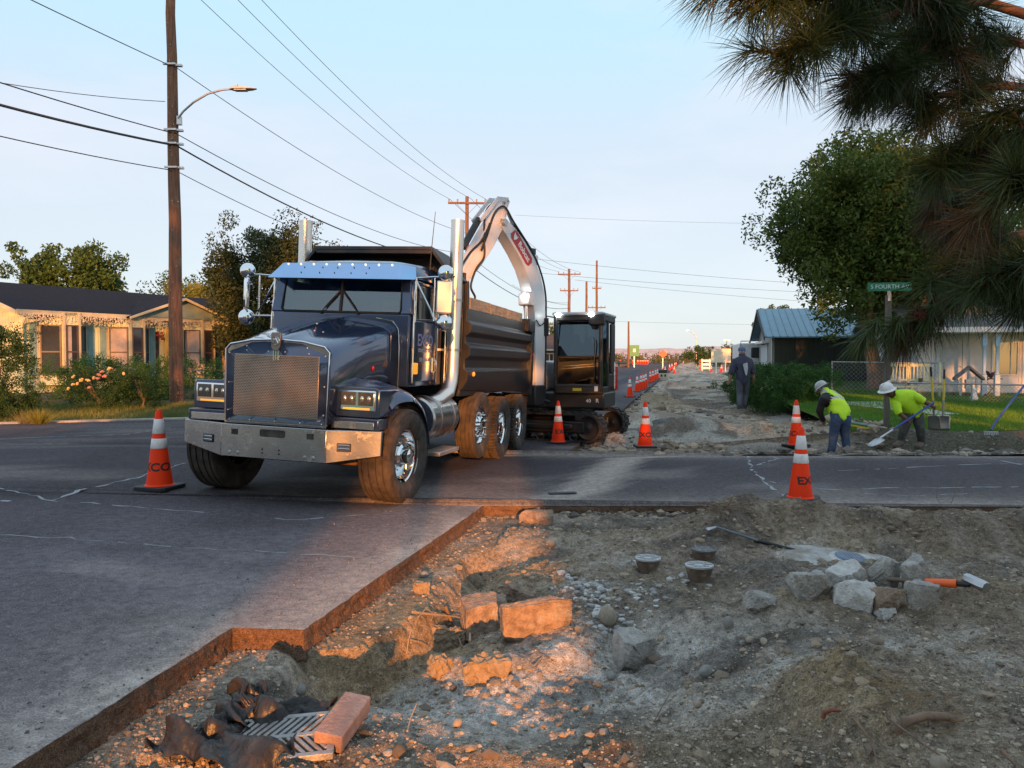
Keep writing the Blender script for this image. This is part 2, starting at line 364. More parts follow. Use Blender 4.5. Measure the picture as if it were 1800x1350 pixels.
rows.append((Y2, -18, 15.0)); rows.append((Y2 + .004, -18, road_r(Y2)))
for y in list(np.arange(14, 17.2, .4)): rows.append((y, -12 - (17.2 - y) / .37, road_r(y)))
for y in (17.2, 17.7, 18.2, 18.7): rows.append((y, -12 + 4 * (y - 17.2) / 1.5, road_r(y)))
for y in [19, 20, 22, 24, 27, 30, 35, 40, 50, 60, 80, 110, 150, 200, 300]: rows.append((y, -8 + .22 * (y - 18.7), road_r(y)))
NXR = 260
V = []; attr = []
for y, xl, xr in rows:
    t = np.linspace(0, 1, NXR); t = 1 - (1 - t) ** 1.8
    xs = xl + (xr - xl) * t
    if YE < y < Y2 + .003: pass
    jit = np.zeros(NXR); jit[-1] = float(fbm(np.float64(y * 9), np.float64(1.3), 3, 5)) * .018
    V.append(np.stack([xs + jit, np.full(NXR, y), zroad(xs, np.full(NXR, y)) + .006 * fbm(xs * .8, np.full(NXR, y) * .8, 2, 9)], 1))
V = np.array(V); R_ = len(rows)
X, Y_ = V[..., 0], V[..., 1]
# dirt that has been tracked and blown on to the asphalt: by the cut, in the gutter strip, along the trucks' way
dcut = segdist(X, Y_, [(CUT[0][0] - .9, 1.0), CUT[0], CUT[1], CUT[2], CUT[3], CUT[4], CUT[5], (2.2, YE), (15, YE)])
n1 = fbm(X * 2.2, Y_ * 2.2, 4, 21); n2 = fbm(X * .5, Y_ * .9, 3, 33)
dust = np.exp(-dcut / .33) * (.75 + .9 * n1) + .25 * np.exp(-dcut / 1.3)
gut = segdist(X, Y_, [(.25, YE), (1.05, 10.0), (2.0, Y2)])
dust = np.maximum(dust, sst(.42, .18, gut + .12 * n1) * .95)
dust = np.maximum(dust, np.exp(-np.abs(Y_ - Y2) / .25) * (X > .2) * .8)
dust = np.maximum(dust, .35 * sst(.05, .4, n2) * sst(12, 4, np.abs(X)))
dust = np.clip(dust, 0, 1)[..., None]
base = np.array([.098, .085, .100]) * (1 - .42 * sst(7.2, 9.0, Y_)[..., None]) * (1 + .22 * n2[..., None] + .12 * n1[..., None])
light = np.array([.46, .40, .35])
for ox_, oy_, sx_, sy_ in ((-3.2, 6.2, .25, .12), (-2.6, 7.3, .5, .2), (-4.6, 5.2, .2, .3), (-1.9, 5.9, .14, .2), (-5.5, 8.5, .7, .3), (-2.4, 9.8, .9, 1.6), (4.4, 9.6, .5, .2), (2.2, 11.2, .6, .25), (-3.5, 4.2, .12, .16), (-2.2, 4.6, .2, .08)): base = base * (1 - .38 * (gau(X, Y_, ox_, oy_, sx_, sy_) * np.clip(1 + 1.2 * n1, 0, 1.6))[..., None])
for tx_ in (-4.9, -3.1): base = base * (1 + .16 * (np.exp(-((X - tx_ - .24 * (Y_ - 8)) / .28) ** 2) * sst(12, 7, Y_))[..., None])
base = base * (1 + .30 * fbm(X * 1.1 + 40, Y_ * .35, 4, 88)[..., None])
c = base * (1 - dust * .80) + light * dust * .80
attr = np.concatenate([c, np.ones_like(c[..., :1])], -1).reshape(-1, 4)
idx = np.arange(R_ * NXR).reshape(R_, NXR)
F = np.stack([idx[:-1, :-1], idx[:-1, 1:], idx[1:, 1:], idx[1:, :-1]], -1).reshape(-1, 4)
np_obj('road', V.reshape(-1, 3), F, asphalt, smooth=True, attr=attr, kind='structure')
# the cut face of the asphalt, 12 cm, crumbling a little at the bottom
def cut_wall(pts, name):
    P = []
    for (ax, ay), (bx, by) in zip(pts[:-1], pts[1:]):
        n = max(2, int(math.hypot(bx - ax, by - ay) / .035))
        for i in range(n): P.append((ax + (bx - ax) * i / n, ay + (by - ay) * i / n))
    P.append(pts[-1]); P = np.array(P)
    d = np.gradient(P, axis=0); d /= np.linalg.norm(d, axis=1)[:, None]; nrm = np.stack([d[:, 1], -d[:, 0]], 1)
    lv = [(0.001, -.0), (.004, -.035), (.0, -.075), (.012, -.11), (.03, -.17)]
    Vw = []
    for o, dz in lv:
        jit = .026 * fbm(P[:, 0] * 11 + dz * 60, P[:, 1] * 11, 4, 44)
        q = P + nrm * (o + (jit if dz < 0 else 0 * jit))[:, None]
        Vw.append(np.concatenate([q, (zroad(P[:, 0], P[:, 1]) + .002 + dz)[:, None]], 1))
    Vw = np.array(Vw); ii = np.arange(Vw.shape[0] * Vw.shape[1]).reshape(Vw.shape[:2])
    f = np.stack([ii[:-1, :-1], ii[1:, :-1], ii[1:, 1:], ii[:-1, 1:]], -1).reshape(-1, 4)
    np_obj(name, Vw.reshape(-1, 3), f, asphalt_cut, smooth=False, kind='structure')
x0 = CUT[0][0] - .85
cut_wall([(cut_x(1.0), 1.0), CUT[0], (CUT[1][0], yj), (CUT[2][0], yj), CUT[3], CUT[4], (CUT[5][0], YE), (15, YE)], 'road_edge')
cut_wall([(15, Y2), (road_r(Y2), Y2), (road_r(30), 30.0)], 'road_edge')

# pale crack-filler lines and scratches on the asphalt: thin sheets 4 mm up
def ribbon(b, pts, wd, seed, wob=.05):
    r = random.Random(seed); Q = []
    for (ax, ay), (bx, by) in zip(pts[:-1], pts[1:]):
        n = max(2, int(math.hypot(bx - ax, by - ay) / .12))
        for i in range(n): Q.append((ax + (bx - ax) * i / n + r.gauss(0, wob * .3), ay + (by - ay) * i / n + r.gauss(0, wob * .3)))
    Q.append(pts[-1]); vs = []
    for i, (x, y) in enumerate(Q):
        x2, y2 = Q[min(i + 1, len(Q) - 1)]; xa, ya = Q[max(i - 1, 0)]
        dx, dy = x2 - xa, y2 - ya; ln = math.hypot(dx, dy) or 1; ww = wd * r.uniform(.25, 1.3) * (1 if r.random() > .12 else .1)
        ox, oy = -dy / ln * ww / 2, dx / ln * ww / 2
        zz_ = zr(x, y) + .006 * float(fbm(np.float64(x * .8), np.float64(y * .8), 2, 9)) + .0035; vs += [(x - ox, y - oy, zz_), (x + ox, y + oy, zz_)]
    b.add(vs, [(2 * i, 2 * i + 1, 2 * i + 3, 2 * i + 2) for i in range(len(Q) - 1) if r.random() > .22])
crack_mat = groundmat('crack_filler', .85, 20, 120, .2, .7, 1.2, attr=False, col=(.33, .34, .36))
cb = MB()
PXL = [([(0, 858), (90, 880), (250, 892), (380, 902), (520, 915), (640, 905)], .035), ([(90, 880), (140, 862), (240, 840), (330, 812)], .05), ([(0, 880), (60, 882)], .05),
       ([(0, 940), (160, 950), (300, 962), (420, 968), (560, 975), (660, 985)], .022), ([(1310, 795), (1322, 825), (1345, 850), (1385, 875), (1420, 885)], .055), ([(1312, 797), (1340, 800), (1370, 806), (1330, 818)], .05),
       ([(1350, 846), (1400, 855), (1470, 862), (1560, 858), (1650, 858), (1790, 856)], .04), ([(1470, 828), (1560, 824), (1640, 820), (1720, 816), (1800, 815)], .04), ([(1700, 788), (1712, 800), (1750, 808), (1800, 818)], .06),
       ([(1430, 803), (1500, 806)], .04), ([(560, 770), (690, 745)], .03), ([(0, 772), (90, 768), (220, 764), (300, 752)], .05), ([(0, 782), (120, 779)], .035), ([(1520, 868), (1600, 872), (1700, 868)], .025), ([(1310, 798), (1290, 792)], .05)]
for i, (pl, wd) in enumerate(PXL): ribbon(cb, [tuple(on_road(a, b).xy) for a, b in pl], wd, 50 + i)
cb.obj('road_markings', crack_mat, kind='structure')

# ---- near excavation
VALVE = [(1139, 985, .10), (1237, 968, .09), (1229, 1005, .13)]
def zdirt(x, y):
    x = np.asarray(x, float); y = np.asarray(y, float)
    z = -.17 + .05 * fbm(x * .9, y * .9, 3, 61)
    cx = np.interp(y, [1, CUT[0][1], yj, yj + .01, CUT[3][1], CUT[4][1], YE], [CUT[0][0] - .9, CUT[0][0], CUT[1][0], CUT[2][0], CUT[3][0], CUT[4][0], CUT[5][0]])
    d = x - cx                                               # distance out from the cut
    wob = .10 * fbm(x * 3.1, y * 3.1, 3, 71)
    bank = sst(.36, .62, d + wob + .10 * np.sin(y * 3)) * sst(7.4, 6.6, y) * sst(3.7, 4.15, y)
    z = z - .165 * bank * sst(1.7, .7, d)
    tr = segdist(x, y, [(-.28, 6.6), (-.38, 5.9), (-.42, 5.2), (-.62, 4.75), (-.95, 4.35)])
    z = z - .12 * np.exp(-(tr / .16) ** 2)
    z = z - .10 * np.exp(-(segdist(x, y, [(-.9, 4.2), (-.2, 4.05), (.3, 4.05), (.75, 4.35)]) / .42) ** 2)
    rg = gau(x, y, -.72, 5.1, .14, .55, -.25) + gau(x, y, -.98, 4.55, .22, .16); z = z + .07 * rg * (1 + .9 * fbm(x * 9, y * 9, 3, 5)) + .05 * rg * (np.abs(np.sin(x * 9 + y * 13 + 3 * fbm(x * 4, y * 4, 2, 6))) - .5)
    z = z + .12 * gau(x, y, -.02, 6.35, .34, .34) + .08 * gau(x, y, .42, 6.5, .25, .3) + .05 * gau(x, y, .05, 7.4, .3, .3)
    z = z + .20 * sst(.55, 1.5, x + .15 * (y - 4.2) + .2 * fbm(x * 1.4, y * 1.4, 3, 81)) * sst(5.4, 4.6, y) * sst(2.2, 3, y)
    z = z + .13 * gau(x, y, 2.15, 4.9, .75, .28, .1) + .12 * gau(x, y, 2.9, 4.75, .35, .3)
    z = z + .24 * np.maximum(0, 1 - np.hypot((x - 1.50) / .30, (y - 3.42) / .42)) * sst(.05, .4, 1 - np.hypot((x - 1.50) / .30, (y - 3.42) / .42) + .3) 
    z = z + .20 * gau(x, y, 1.95, 5.85, .33, .28, .4) + .08 * gau(x, y, 2.35, 5.45, .6, .25)
    bm_ = np.exp(-((y - 7.35 + .18 * np.sin(x * 1.9)) / .42) ** 2) * sst(1.35, 2.1, x) * (.27 + .10 * fbm(x * 1.7, y * 1.7, 3, 91) + .05 * gau(x, y, 2.2, 7.5, .4, .4))
    z = z + bm_ - .10 * gau(x, y, 3.4, 6.7, .9, .25)
    z = z + .05 * fbm(x * 4.2, y * 4.2, 4, 101) * (.5 + .6 * sst(.0, .5, d)) + .034 * fbm(x * 14, y * 14, 4, 111) * sst(.05, .4, d)
    rd = np.abs(fbm(x * 7, y * 7, 3, 131)); z = z + .03 * (rd - .12) * sst(.3, .6, d)
    lim = zroad(x, y) - .105
    return np.where(d < .5, np.minimum(z, lim - .02 + .02 * sst(0, .5, d)), z) * 1.0
def zd(x, y): return float(zdirt(np.float64(x), np.float64(y)))
def on_dirt(px, py, dz=0.0):
    d = ray(px, py); T = np.linspace(2.4, 8.6, 1600) / d.y            # first place where the line of sight meets the soil
    X_, Y__, Z_ = d.x * T, d.y * T, CAMH + d.z * T
    h = Z_ - zdirt(X_, Y__) - dz; k = int(np.argmax(h <= 0)) if (h <= 0).any() else len(T) - 1
    return Vector((float(X_[k]), float(Y__[k]), float(Z_[k])))
xs = np.concatenate([np.arange(-4.2, -2.0, .1), np.arange(-2.0, 3.6, .018), np.arange(3.6, 12, .06)])
ys = np.concatenate([np.arange(.8, 2.8, .1), np.arange(2.8, 6.0, .018), np.arange(6.0, YE + .25, .028)])
Xg, Yg = np.meshgrid(xs, ys)
Zg = zdirt(Xg, Yg)
under = (Yg > YE - .03) | (Xg < np.interp(Yg, ys, [cut_x(y) for y in ys]) + .02)
Zg = np.where(under, np.minimum(Zg, zroad(Xg, Yg) - .14), Zg)
dcol = np.zeros(Xg.shape + (3,)) + np.array([.375, .30, .225])
def blend(mask, col):
    global dcol
    dcol = dcol * (1 - mask[..., None]) + np.array(col) * mask[..., None]
nA = fbm(Xg * 1.6, Yg * 1.6, 4, 201); nB = fbm(Xg * 5, Yg * 5, 4, 211); nC = fbm(Xg * .8, Yg * 1.2, 3, 221)
blend(sst(-.05, .3, nA) * .55, (.17, .145, .12))
blend(sst(.05, .35, nC) * .5, (.38, .29, .19))
blend(np.clip(np.exp(-(segdist(Xg, Yg, [(-.3, 3.95), (.35, 4.2), (.75, 4.25)]) / .55) ** 2) * 1.35 + .7 * nB, 0, 1) * sst(3.2, 3.6, Yg), (.64,.60,.55))
blend(np.clip(gau(Xg, Yg, -.95, 4.1, .5, .22, .3) * 1.2 + .3 * nB, 0, 1) * .7, (.25, .235, .21))
blend(np.clip(1.3 * np.exp(-(segdist(Xg, Yg, [(-.72, 5.3), (-.95, 4.55), (-.55, 4.9)]) / .3) ** 2), 0, 1) * .9, (.44, .31, .18))
blend(np.clip(1.2 * gau(Xg, Yg, .0, 6.4, .5, .45), 0, 1) * .9, (.44, .31, .19))
blend(np.clip(1.2 * gau(Xg, Yg, 2.3, 4.85, 1.0, .35) + .3 * nB, 0, 1) * .8, (.37, .28, .18))
blend(np.clip(gau(Xg, Yg, 1.9, 5.9, .45, .4) * 1.1, 0, 1) * .8, (.17, .15, .13))
blend(np.clip(gau(Xg, Yg, 1.6, 3.9, .9, .3) * sst(.0, .25, nB), 0, 1) * .8, (.52, .48, .43))
blend(np.exp(-((Yg - 7.3) / .6) ** 2) * sst(1.2, 2.2, Xg) * .6 * sst(-.3, .2, nA), (.19, .135, .09))
blend(np.clip(1.4 * np.maximum(0, 1 - np.hypot((Xg - 1.50) / .34, (Yg - 3.42) / .46)), 0, 1), (.40, .30, .18))
blend(sst(.12, .3, fbm(Xg * 2.7 + 9, Yg * 2.7, 4, 231)) * .6, (.12, .105, .09))
blend(np.exp(-(segdist(Xg, Yg, [(-.2, 7.9), (1.4, 7.8)]) / .25) ** 2) * .7, (.14, .125, .11))
blend(np.clip(.8 * gau(Xg, Yg, .75, 5.7, .35, .5) * (1 + nB), 0, 1) * .5, (.30, .29, .27))
attr = np.concatenate([dcol * (1 + .25 * nB[..., None]), np.ones(Xg.shape + (1,))], -1).reshape(-1, 4)
ii = np.arange(Xg.size).reshape(Xg.shape)
F = np.stack([ii[:-1, :-1], ii[:-1, 1:], ii[1:, 1:], ii[1:, :-1]], -1).reshape(-1, 4)
np_obj('dirt_ground', np.stack([Xg, Yg, Zg], -1).reshape(-1, 3), F, soil, smooth=True, attr=attr, kind='structure')

# ---- stripped shoulder beyond the cross street
def hedge_x(y): return np.interp(y, [13, 15, 18, 24, 40, 130, 300], [15, 9.5, 8.2, 9.0, 13.5, 33, 76])
def zshoulder(x, y):
    x = np.asarray(x, float); y = np.asarray(y, float)
    u = x - road_r(y)
    z = -.20 + .09 * sst(1, 4, u) + .20 * fbm(x * .55, y * .4, 4, 301) * sst(14, 17, y)
    z = z - .22 * np.exp(-((y - 14.25) / .55) ** 2) * sst(2.0, 4.0, u) + .04 * np.exp(-((y - 13.7) / .25) ** 2)
    z = z + .24 * sst(14.9, 15.4, y) * sst(4.6, 6.0, u) + .10 * sst(17, 24, y) * sst(4, 6, u)
    z = z + .5 * gau(x, y, 5.2, 29, 1.2, 1.0) + .34 * gau(x, y, 4.2, 18.2, .9, .5) + .28 * gau(x, y, 5.6, 17.2, .5, .35) - .25 * gau(x, y, 3.4, 19.6, 1.6, .35) - .3 * gau(x, y, 5.0, 24, 1.6, .6) + .35 * gau(x, y, 6.6, 33, 1.4, .8) - .3 * gau(x, y, 6.0, 36, 2.0, .8) + .22 * gau(x, y, 6.6, 40, 1.5, 2.0) + .20 * gau(x, y, 4.0, 21.5, 1.2, .8) + .3 * gau(x, y, 10, 48, 2.5, 3)
    z = z - .28 * gau(x, y, 2.55, 15.3, .45, .5) + .18 * gau(x, y, 2.25, 16.0, .7, .35)
    z = z + .05 * fbm(x * 2.2, y * 2.2, 4, 311) + .02 * fbm(x * 7, y * 7, 3, 321)
    z = z + .12 * np.exp(-((y - 15.0) / .25) ** 2) * sst(6, 7.5, x) * (1 + fbm(x * 3, y * 3, 3, 17))
    return np.where(u < .4, np.minimum(z, zroad(x, y) - .10), z)
def zs(x, y): return float(zshoulder(np.float64(x), np.float64(y)))
def on_sh(px, py):
    z = -.1
    for i in range(14):
        p = gz(px, py, z); z = .5 * z + .5 * zs(p.x, p.y)
    return gz(px, py, z)
yy = np.concatenate([np.arange(Y2 - .1, 19, .06), np.arange(19, 40, .16), np.geomspace(40, 300, 130)])
uu = np.linspace(-.15, 1, 130)
Vs = []
for y in yy:
    xl, xr = road_r(y), float(hedge_x(y)) + 2.0
    if 15.38 < y < 28: xr = min(xr, 6.75 + .17 * (y - 15.5) + .12)
    elif y <= 15.38: xr = 17.5
    xx = xl + uu * (xr - xl); Vs.append(np.stack([xx, np.full(130, y), zshoulder(xx, np.full(130, y))], 1))
Vs = np.array(Vs); Xs, Ys = Vs[..., 0], Vs[..., 1]
dcol = np.zeros(Xs.shape + (3,)) + np.array([.42, .33, .24])
nA = fbm(Xs * .8, Ys * .6, 4, 401); nB = fbm(Xs * 3, Ys * 3, 3, 411)
blend(sst(0, .3, nA) * .6, (.25, .215, .18)); blend(sst(0, .35, -nA) * .5, (.47, .40, .32))
blend(sst(.05, .22, fbm(Xs * 1.1 + 5, Ys * .45, 4, 421)) * .75, (.12, .10, .085)); blend(sst(.08, .25, fbm(Xs * .9 - 5, Ys * .5, 4, 431)) * .7, (.50, .46, .40))
blend(np.exp(-((Ys - 14.2) / .8) ** 2) * sst(3, 5, Xs) * .8, (.12, .09, .065))
blend(np.clip(1.3 * gau(Xs, Ys, 5.2, 29, 1.3, 1.2) + gau(Xs, Ys, 2.6, 14.2, 1.5, .6), 0, 1) * .9, (.33, .25, .16))
blend(np.exp(-((Ys - 13.5) / .35) ** 2) * .7, (.34, .26, .18))
blend(sst(4.6, 6.2, Xs - road_r(Ys)) * sst(17, 15.5, Ys) * .8, (.08, .075, .05))
attr = np.concatenate([dcol * (1 + .3 * nB[..., None]), np.ones(Xs.shape + (1,))], -1).reshape(-1, 4)
ii = np.arange(Xs.size).reshape(Xs.shape)
F = np.stack([ii[:-1, :-1], ii[:-1, 1:], ii[1:, 1:], ii[1:, :-1]], -1).reshape(-1, 4)
np_obj('dirt_shoulder', Vs.reshape(-1, 3), F, soil, smooth=True, attr=attr, kind='structure')

# ---- lawns
def grass_patch(name, xs, ys, zf, mask, n, hmin, hmax, w_, c1, c2, seed):
    r = np.random.default_rng(seed)
    x = r.uniform(xs[0], xs[1], n); y = r.uniform(ys[0], ys[1], n); k = mask(x, y); x, y = x[k], y[k]; m = len(x)
    z = zf(x, y); h = r.uniform(hmin, hmax, m) * (1 + .5 * fbm(x * 1.5, y * 1.5, 2, seed)); a = r.uniform(0, 6.28, m); t = r.uniform(0, .6, m) * h; b = r.uniform(0, 6.28, m)
    dx, dy = np.cos(a) * w_ / 2, np.sin(a) * w_ / 2
    P0 = np.stack([x - dx, y - dy, z - .01], 1); P1 = np.stack([x + dx, y + dy, z - .01], 1); P2 = np.stack([x + np.cos(b) * t, y + np.sin(b) * t, z + h], 1)
    Vv = np.stack([P0, P1, P2], 1).reshape(-1, 3); f = np.arange(3 * m).reshape(-1, 3)
    return np_obj(name, Vv, f, leafmat(name + '_blades', c1, c2, .3), kind='stuff')
def zlawn(x, y): return .10 + .028 * (y - 15.5) + .02 * fbm(x * .7, y * .7, 2, 501)
def lawn_l(y): return 6.75 + .17 * (y - 15.5)
xs = np.linspace(0, 1, 60); ys = np.linspace(15.35, 40, 60)
Vl = np.array([[(lawn_l(y) + t * (32 - lawn_l(y)), y, float(zlawn(np.float64(lawn_l(y) + t * 25), np.float64(y))) - (.02 if y > 15.4 else .2)) for t in xs] for y in ys])
ii = np.arange(3600).reshape(60, 60); F = np.stack([ii[:-1, :-1], ii[:-1, 1:], ii[1:, 1:], ii[1:, :-1]], -1).reshape(-1, 4)
la = np.tile(np.array([.055, .095, .02, 1.0]), (3600, 1)); la[:, :3] *= (1 + .3 * fbm(Vl[..., 0].ravel() * .8, Vl[..., 1].ravel() * .8, 3, 7))[:, None]
np_obj('lawn', Vl.reshape(-1, 3), F, turf_soil, smooth=True, attr=la, kind='structure')
grass_patch('grass', (6.7, 19), (15.4, 27), zlawn, lambda x, y: (x > lawn_l(y)) & (np.abs(x - 9.2 - .6 * (y - 19)) > 0), 120000, .03, .07, .014, (.06, .15, .016), (.15, .30, .04), 11)
def zverge(x, y): return .03 + .035 * np.clip(y - 18, 0, 12) + .02 * fbm(x, y, 2, 601)
def verge_m(x, y):
    yl = np.where(x < -12, 17.2 + (x + 12) * .37, np.where(x < -8, 17.2 + (x + 12) * .375, 18.7 + (x + 8) / .22))
    return y > yl + .3
xs2 = np.linspace(-40, -5, 90); ys2 = np.linspace(7, 60, 110)
XX, YY = np.meshgrid(xs2, ys2); yl = np.where(XX < -12, 17.2 + (XX + 12) * .37, np.where(XX < -8, 17.2 + (XX + 12) * .375, 18.7 + (XX + 8) / .22))
ZZ = np.where(YY > yl + .25, zverge(XX, YY) - .03, -.5)
va = np.zeros(XX.shape + (4,)); va[..., :3] = np.array([.10, .085, .045]); va[..., 3] = 1; va[..., :3] *= (1 + .4 * fbm(XX * .9, YY * .9, 3, 3))[..., None]
ii = np.arange(XX.size).reshape(XX.shape); F = np.stack([ii[:-1, :-1], ii[:-1, 1:], ii[1:, 1:], ii[1:, :-1]], -1).reshape(-1, 4)
np_obj('verge', np.stack([XX, YY, ZZ], -1).reshape(-1, 3), F, turf_soil, smooth=True, attr=va.reshape(-1, 4), kind='structure')
grass_patch('grass_verge', (-17, -6), (15.0, 23), zverge, lambda x, y: verge_m(x, y), 52000, .04, .12, .014, (.075, .12, .025), (.22, .23, .075), 12)
# kerb between the verge and the street
kb = MB(); kp = [(-24, 12.76), (-12, 17.2), (-8, 18.7), (-7.5, 19.3), (2, 62), (10, 100)]
for (ax, ay), (bx, by) in zip(kp[:-1], kp[1:]): kb.bar((ax, ay, .0), (bx, by, .0), .22, .22)
kb.obj('kerb', curb_mat, bevel=.03, kind='structure')
# concrete path across the right-hand lawn
pb = MB(); pa, pc = at(1505, 697, 21.5), at(1580, 712, 18.5)
pb.add([(8.9, 22.2, .305), (10.6, 22.2, .305), (10.9, 18.6, .205), (10.2, 18.4, .20)], [(0, 1, 2, 3)])
pb.obj('path', concrete_light, kind='structure')

# ---- hills on the horizon
hx = np.linspace(-4200, 5200, 420); hv = []
def ridge(h0, y0, seed, amp):
    return [np.stack([hx * s, np.full(hx.size, y0 + dy), np.maximum(0, (h0 + amp * fbm(hx / 420, hx * 0 + .5, 4, seed)) * f + 6 * f * fbm(hx / 60, hx * 0 + dy, 3, seed + 3)) - 1.5], 1) for dy, f, s in ((-700, 0.0, 1), (-450, .35, 1.0), (-220, .75, 1), (0, 1, 1), (300, .6, 1.05))]
hv = np.array(ridge(40, 2600, 701, 26)); ii = np.arange(hv.shape[0] * hv.shape[1]).reshape(hv.shape[:2]); F = np.stack([ii[:-1, :-1], ii[:-1, 1:], ii[1:, 1:], ii[1:, :-1]], -1).reshape(-1, 4)
hill_mat = groundmat('dry_hills_hazed', .95, .012, .08, .0, .72, 1.25, attr=False, col=(.60, .45, .41))  # distance haze is put into the pale base colour
np_obj('hills', hv.reshape(-1, 3), F, hill_mat, smooth=True, kind='structure')

# ------------------------------------------------------------ the dump truck
truck = thing('dump_truck', 'dark blue conventional dump truck with chrome bumper, twin exhaust stacks and black dump bed', 'dump truck')
truck.matrix_world = Matrix.Translation(T_L) @ T_R.to_4x4()
RX = Matrix.Rotation(math.pi / 2, 4, 'Y')     # lathe axis z -> +x
def TP(x, y, z): return truck.matrix_world @ Vector((x, y, z))

def tyre_mesh(R=.53, wd=.40, rim=.30, lugs=0, mats=(rubber_dust, rubber)):
    h = wd / 2; b = MB()
    if not lugs:
        pr = [(rim, -h * .72), (rim + .03, -h * .86), (R * .80, -h), (R * .93, -h * .97), (R * .985, -h * .86)]
        gr = [-.62, -.22, .22, .62]; last = -h * .82
        for g in gr:
            c_ = g * h; pr += [(R, last), (R, c_ - .012), (R - .016, c_ - .010), (R - .016, c_ + .010)]; last = c_ + .012
        pr += [(R, last), (R, h * .82), (R * .985, h * .86), (R * .93, h * .97), (R * .80, h), (rim + .03, h * .86), (rim, h * .72)]
        rings = [[(r * math.cos(2 * math.pi * k / 72), r * math.sin(2 * math.pi * k / 72), z) for k in range(72)] for r, z in pr]
    else:
        pr = [(rim, -h * .72, 0), (rim + .03, -h * .86, 0), (R * .80, -h, 0), (R * .91, -h * .98, 0), (R * .97, -h * .93, 1), (R, -h * .84, 1), (R, -h * .15, 1), (R - .015, -h * .1, 0), (R - .015, h * .1, 0), (R, h * .15, -1), (R, h * .84, -1), (R * .97, h * .93, -1), (R * .91, h * .98, 0), (R * .80, h, 0), (rim + .03, h * .86, 0), (rim, h * .72, 0)]
        n = lugs * 4
        rings = [[((r - (.022 if q and (k % 4 < 2) else 0)) * math.cos(2 * math.pi * (k + q * .9 * (abs(z) / h)) / n), (r - (.022 if q and (k % 4 < 2) else 0)) * math.sin(2 * math.pi * (k + q * .9 * (abs(z) / h)) / n), z) for k in range(n)] for r, z, q in pr]
    b.loft(rings, 0, False)
    for i, f in enumerate(b.f):                # side walls get the cleaner rubber
        cz = sum(b.v[j][2] for j in f) / 4; cr_ = sum(math.hypot(b.v[j][0], b.v[j][1]) for j in f) / 4
        if cr_ < R * .95: b.m[i] = 1
    # raised rings of the side wall
    for rr in (.66, .86):
        q = rim + (R - rim) * rr
        b.tube([(q * math.cos(t), q * math.sin(t), h * .985) for t in np.linspace(0, 2 * math.pi, 49)], .004, 4, 1)
    return b.mesh('tyre', mats, 40)
def rim_mesh(kind, rim=.30, wd=.40):
    h = wd / 2; b = MB()
    if kind == 'front':   # dish with a domed hub standing out
        pr = [(rim + .012, h * .80), (rim + .015, h * .70), (rim - .02, h * .62), (rim - .035, h * .1), (rim - .05, -.02), (.215, .0), (.20, .03), (.14, .035), (.13, .10), (.10, .12), (.085, .20), (.05, .215), (.001, .215)]
    elif kind == 'out':   # lifted axle: flat face nearly flush
        pr = [(rim + .012, h * .80), (rim + .015, h * .70), (rim - .01, h * .62), (rim - .03, h * .45), (.24, h * .55), (.20, h * .62), (.17, h * .60), (.15, h * .75), (.12, h * .95), (.06, h * 1.0), (.001, h * 1.0)]
    else:                 # deep-dish dual
        pr = [(rim + .012, h * .80), (rim + .015, h * .70), (rim - .02, h * .5), (rim - .04, -h * .5), (.21, -h * .7), (.16, -h * .66), (.15, -h * .2), (.11, 0), (.10, h * .35), (.04, h * .4), (.001, h * .4)]
    b.lathe(pr, 48)
    b.lathe([(rim - .06, -h * .75), (rim, -h * .72), (rim + .012, -h * .80)], 32, 1)
    return b.mesh('rim', [chrome, frame_black], 35)
def nut_mesh(ln=.05): return MB().lathe([(.017, -.01), (.017, ln * .5), (.012, ln * .6), (.012, ln), (.001, ln)], 6).mesh('lug_nut', chrome)
WD = {'front': dict(t=tyre_mesh(), r=rim_mesh('front'), n=nut_mesh(), nz=.005, nr=.165), 'out': dict(t=tyre_mesh(.50, .30, .29), r=rim_mesh('out', .29, .30), n=nut_mesh(.10), nz=.095, nr=.185),
      'dual': dict(t=tyre_mesh(.525, .29, .29, 56), r=rim_mesh('dual', .29, .29), n=nut_mesh(), nz=-.095, nr=.185)}
def wheel(kind, x, y, z, side, steer=0.0):
    W = WD[kind]; Mx = Matrix.Translation((x, y, z)) @ Matrix.Rotation(steer, 4, 'Z') @ (RX if side > 0 else Matrix.Rotation(math.pi, 4, 'Z') @ RX)
    e = bpy.data.objects.new('wheel', W['t']); COL.objects.link(e); e.parent = truck; e.matrix_local = Mx
    r = bpy.data.objects.new('rim', W['r']); COL.objects.link(r); r.parent = e
    if side > 0:
        for k in range(10):
            a = 2 * math.pi * k / 10; o = bpy.data.objects.new('lug_nut', W['n']); COL.objects.link(o); o.parent = e; o.location = (W['nr'] * math.cos(a), W['nr'] * math.sin(a), W['nz'])
for s in (1, -1):
    wheel('front', s * 1.06, 0, .53, s, RAD(-3))
    wheel('out', s * 1.08, 3.02, .66, s)
    wheel('dual', s * 1.09, 4.28, .525, s); wheel('dual', s * 1.09, 5.52, .525, s)
    for y in (4.28, 5.52):
        o = bpy.data.objects.new('wheel', WD['dual']['t']); COL.objects.link(o); o.parent = truck; o.matrix_local = Matrix.Translation((s * .77, y, .525)) @ RX

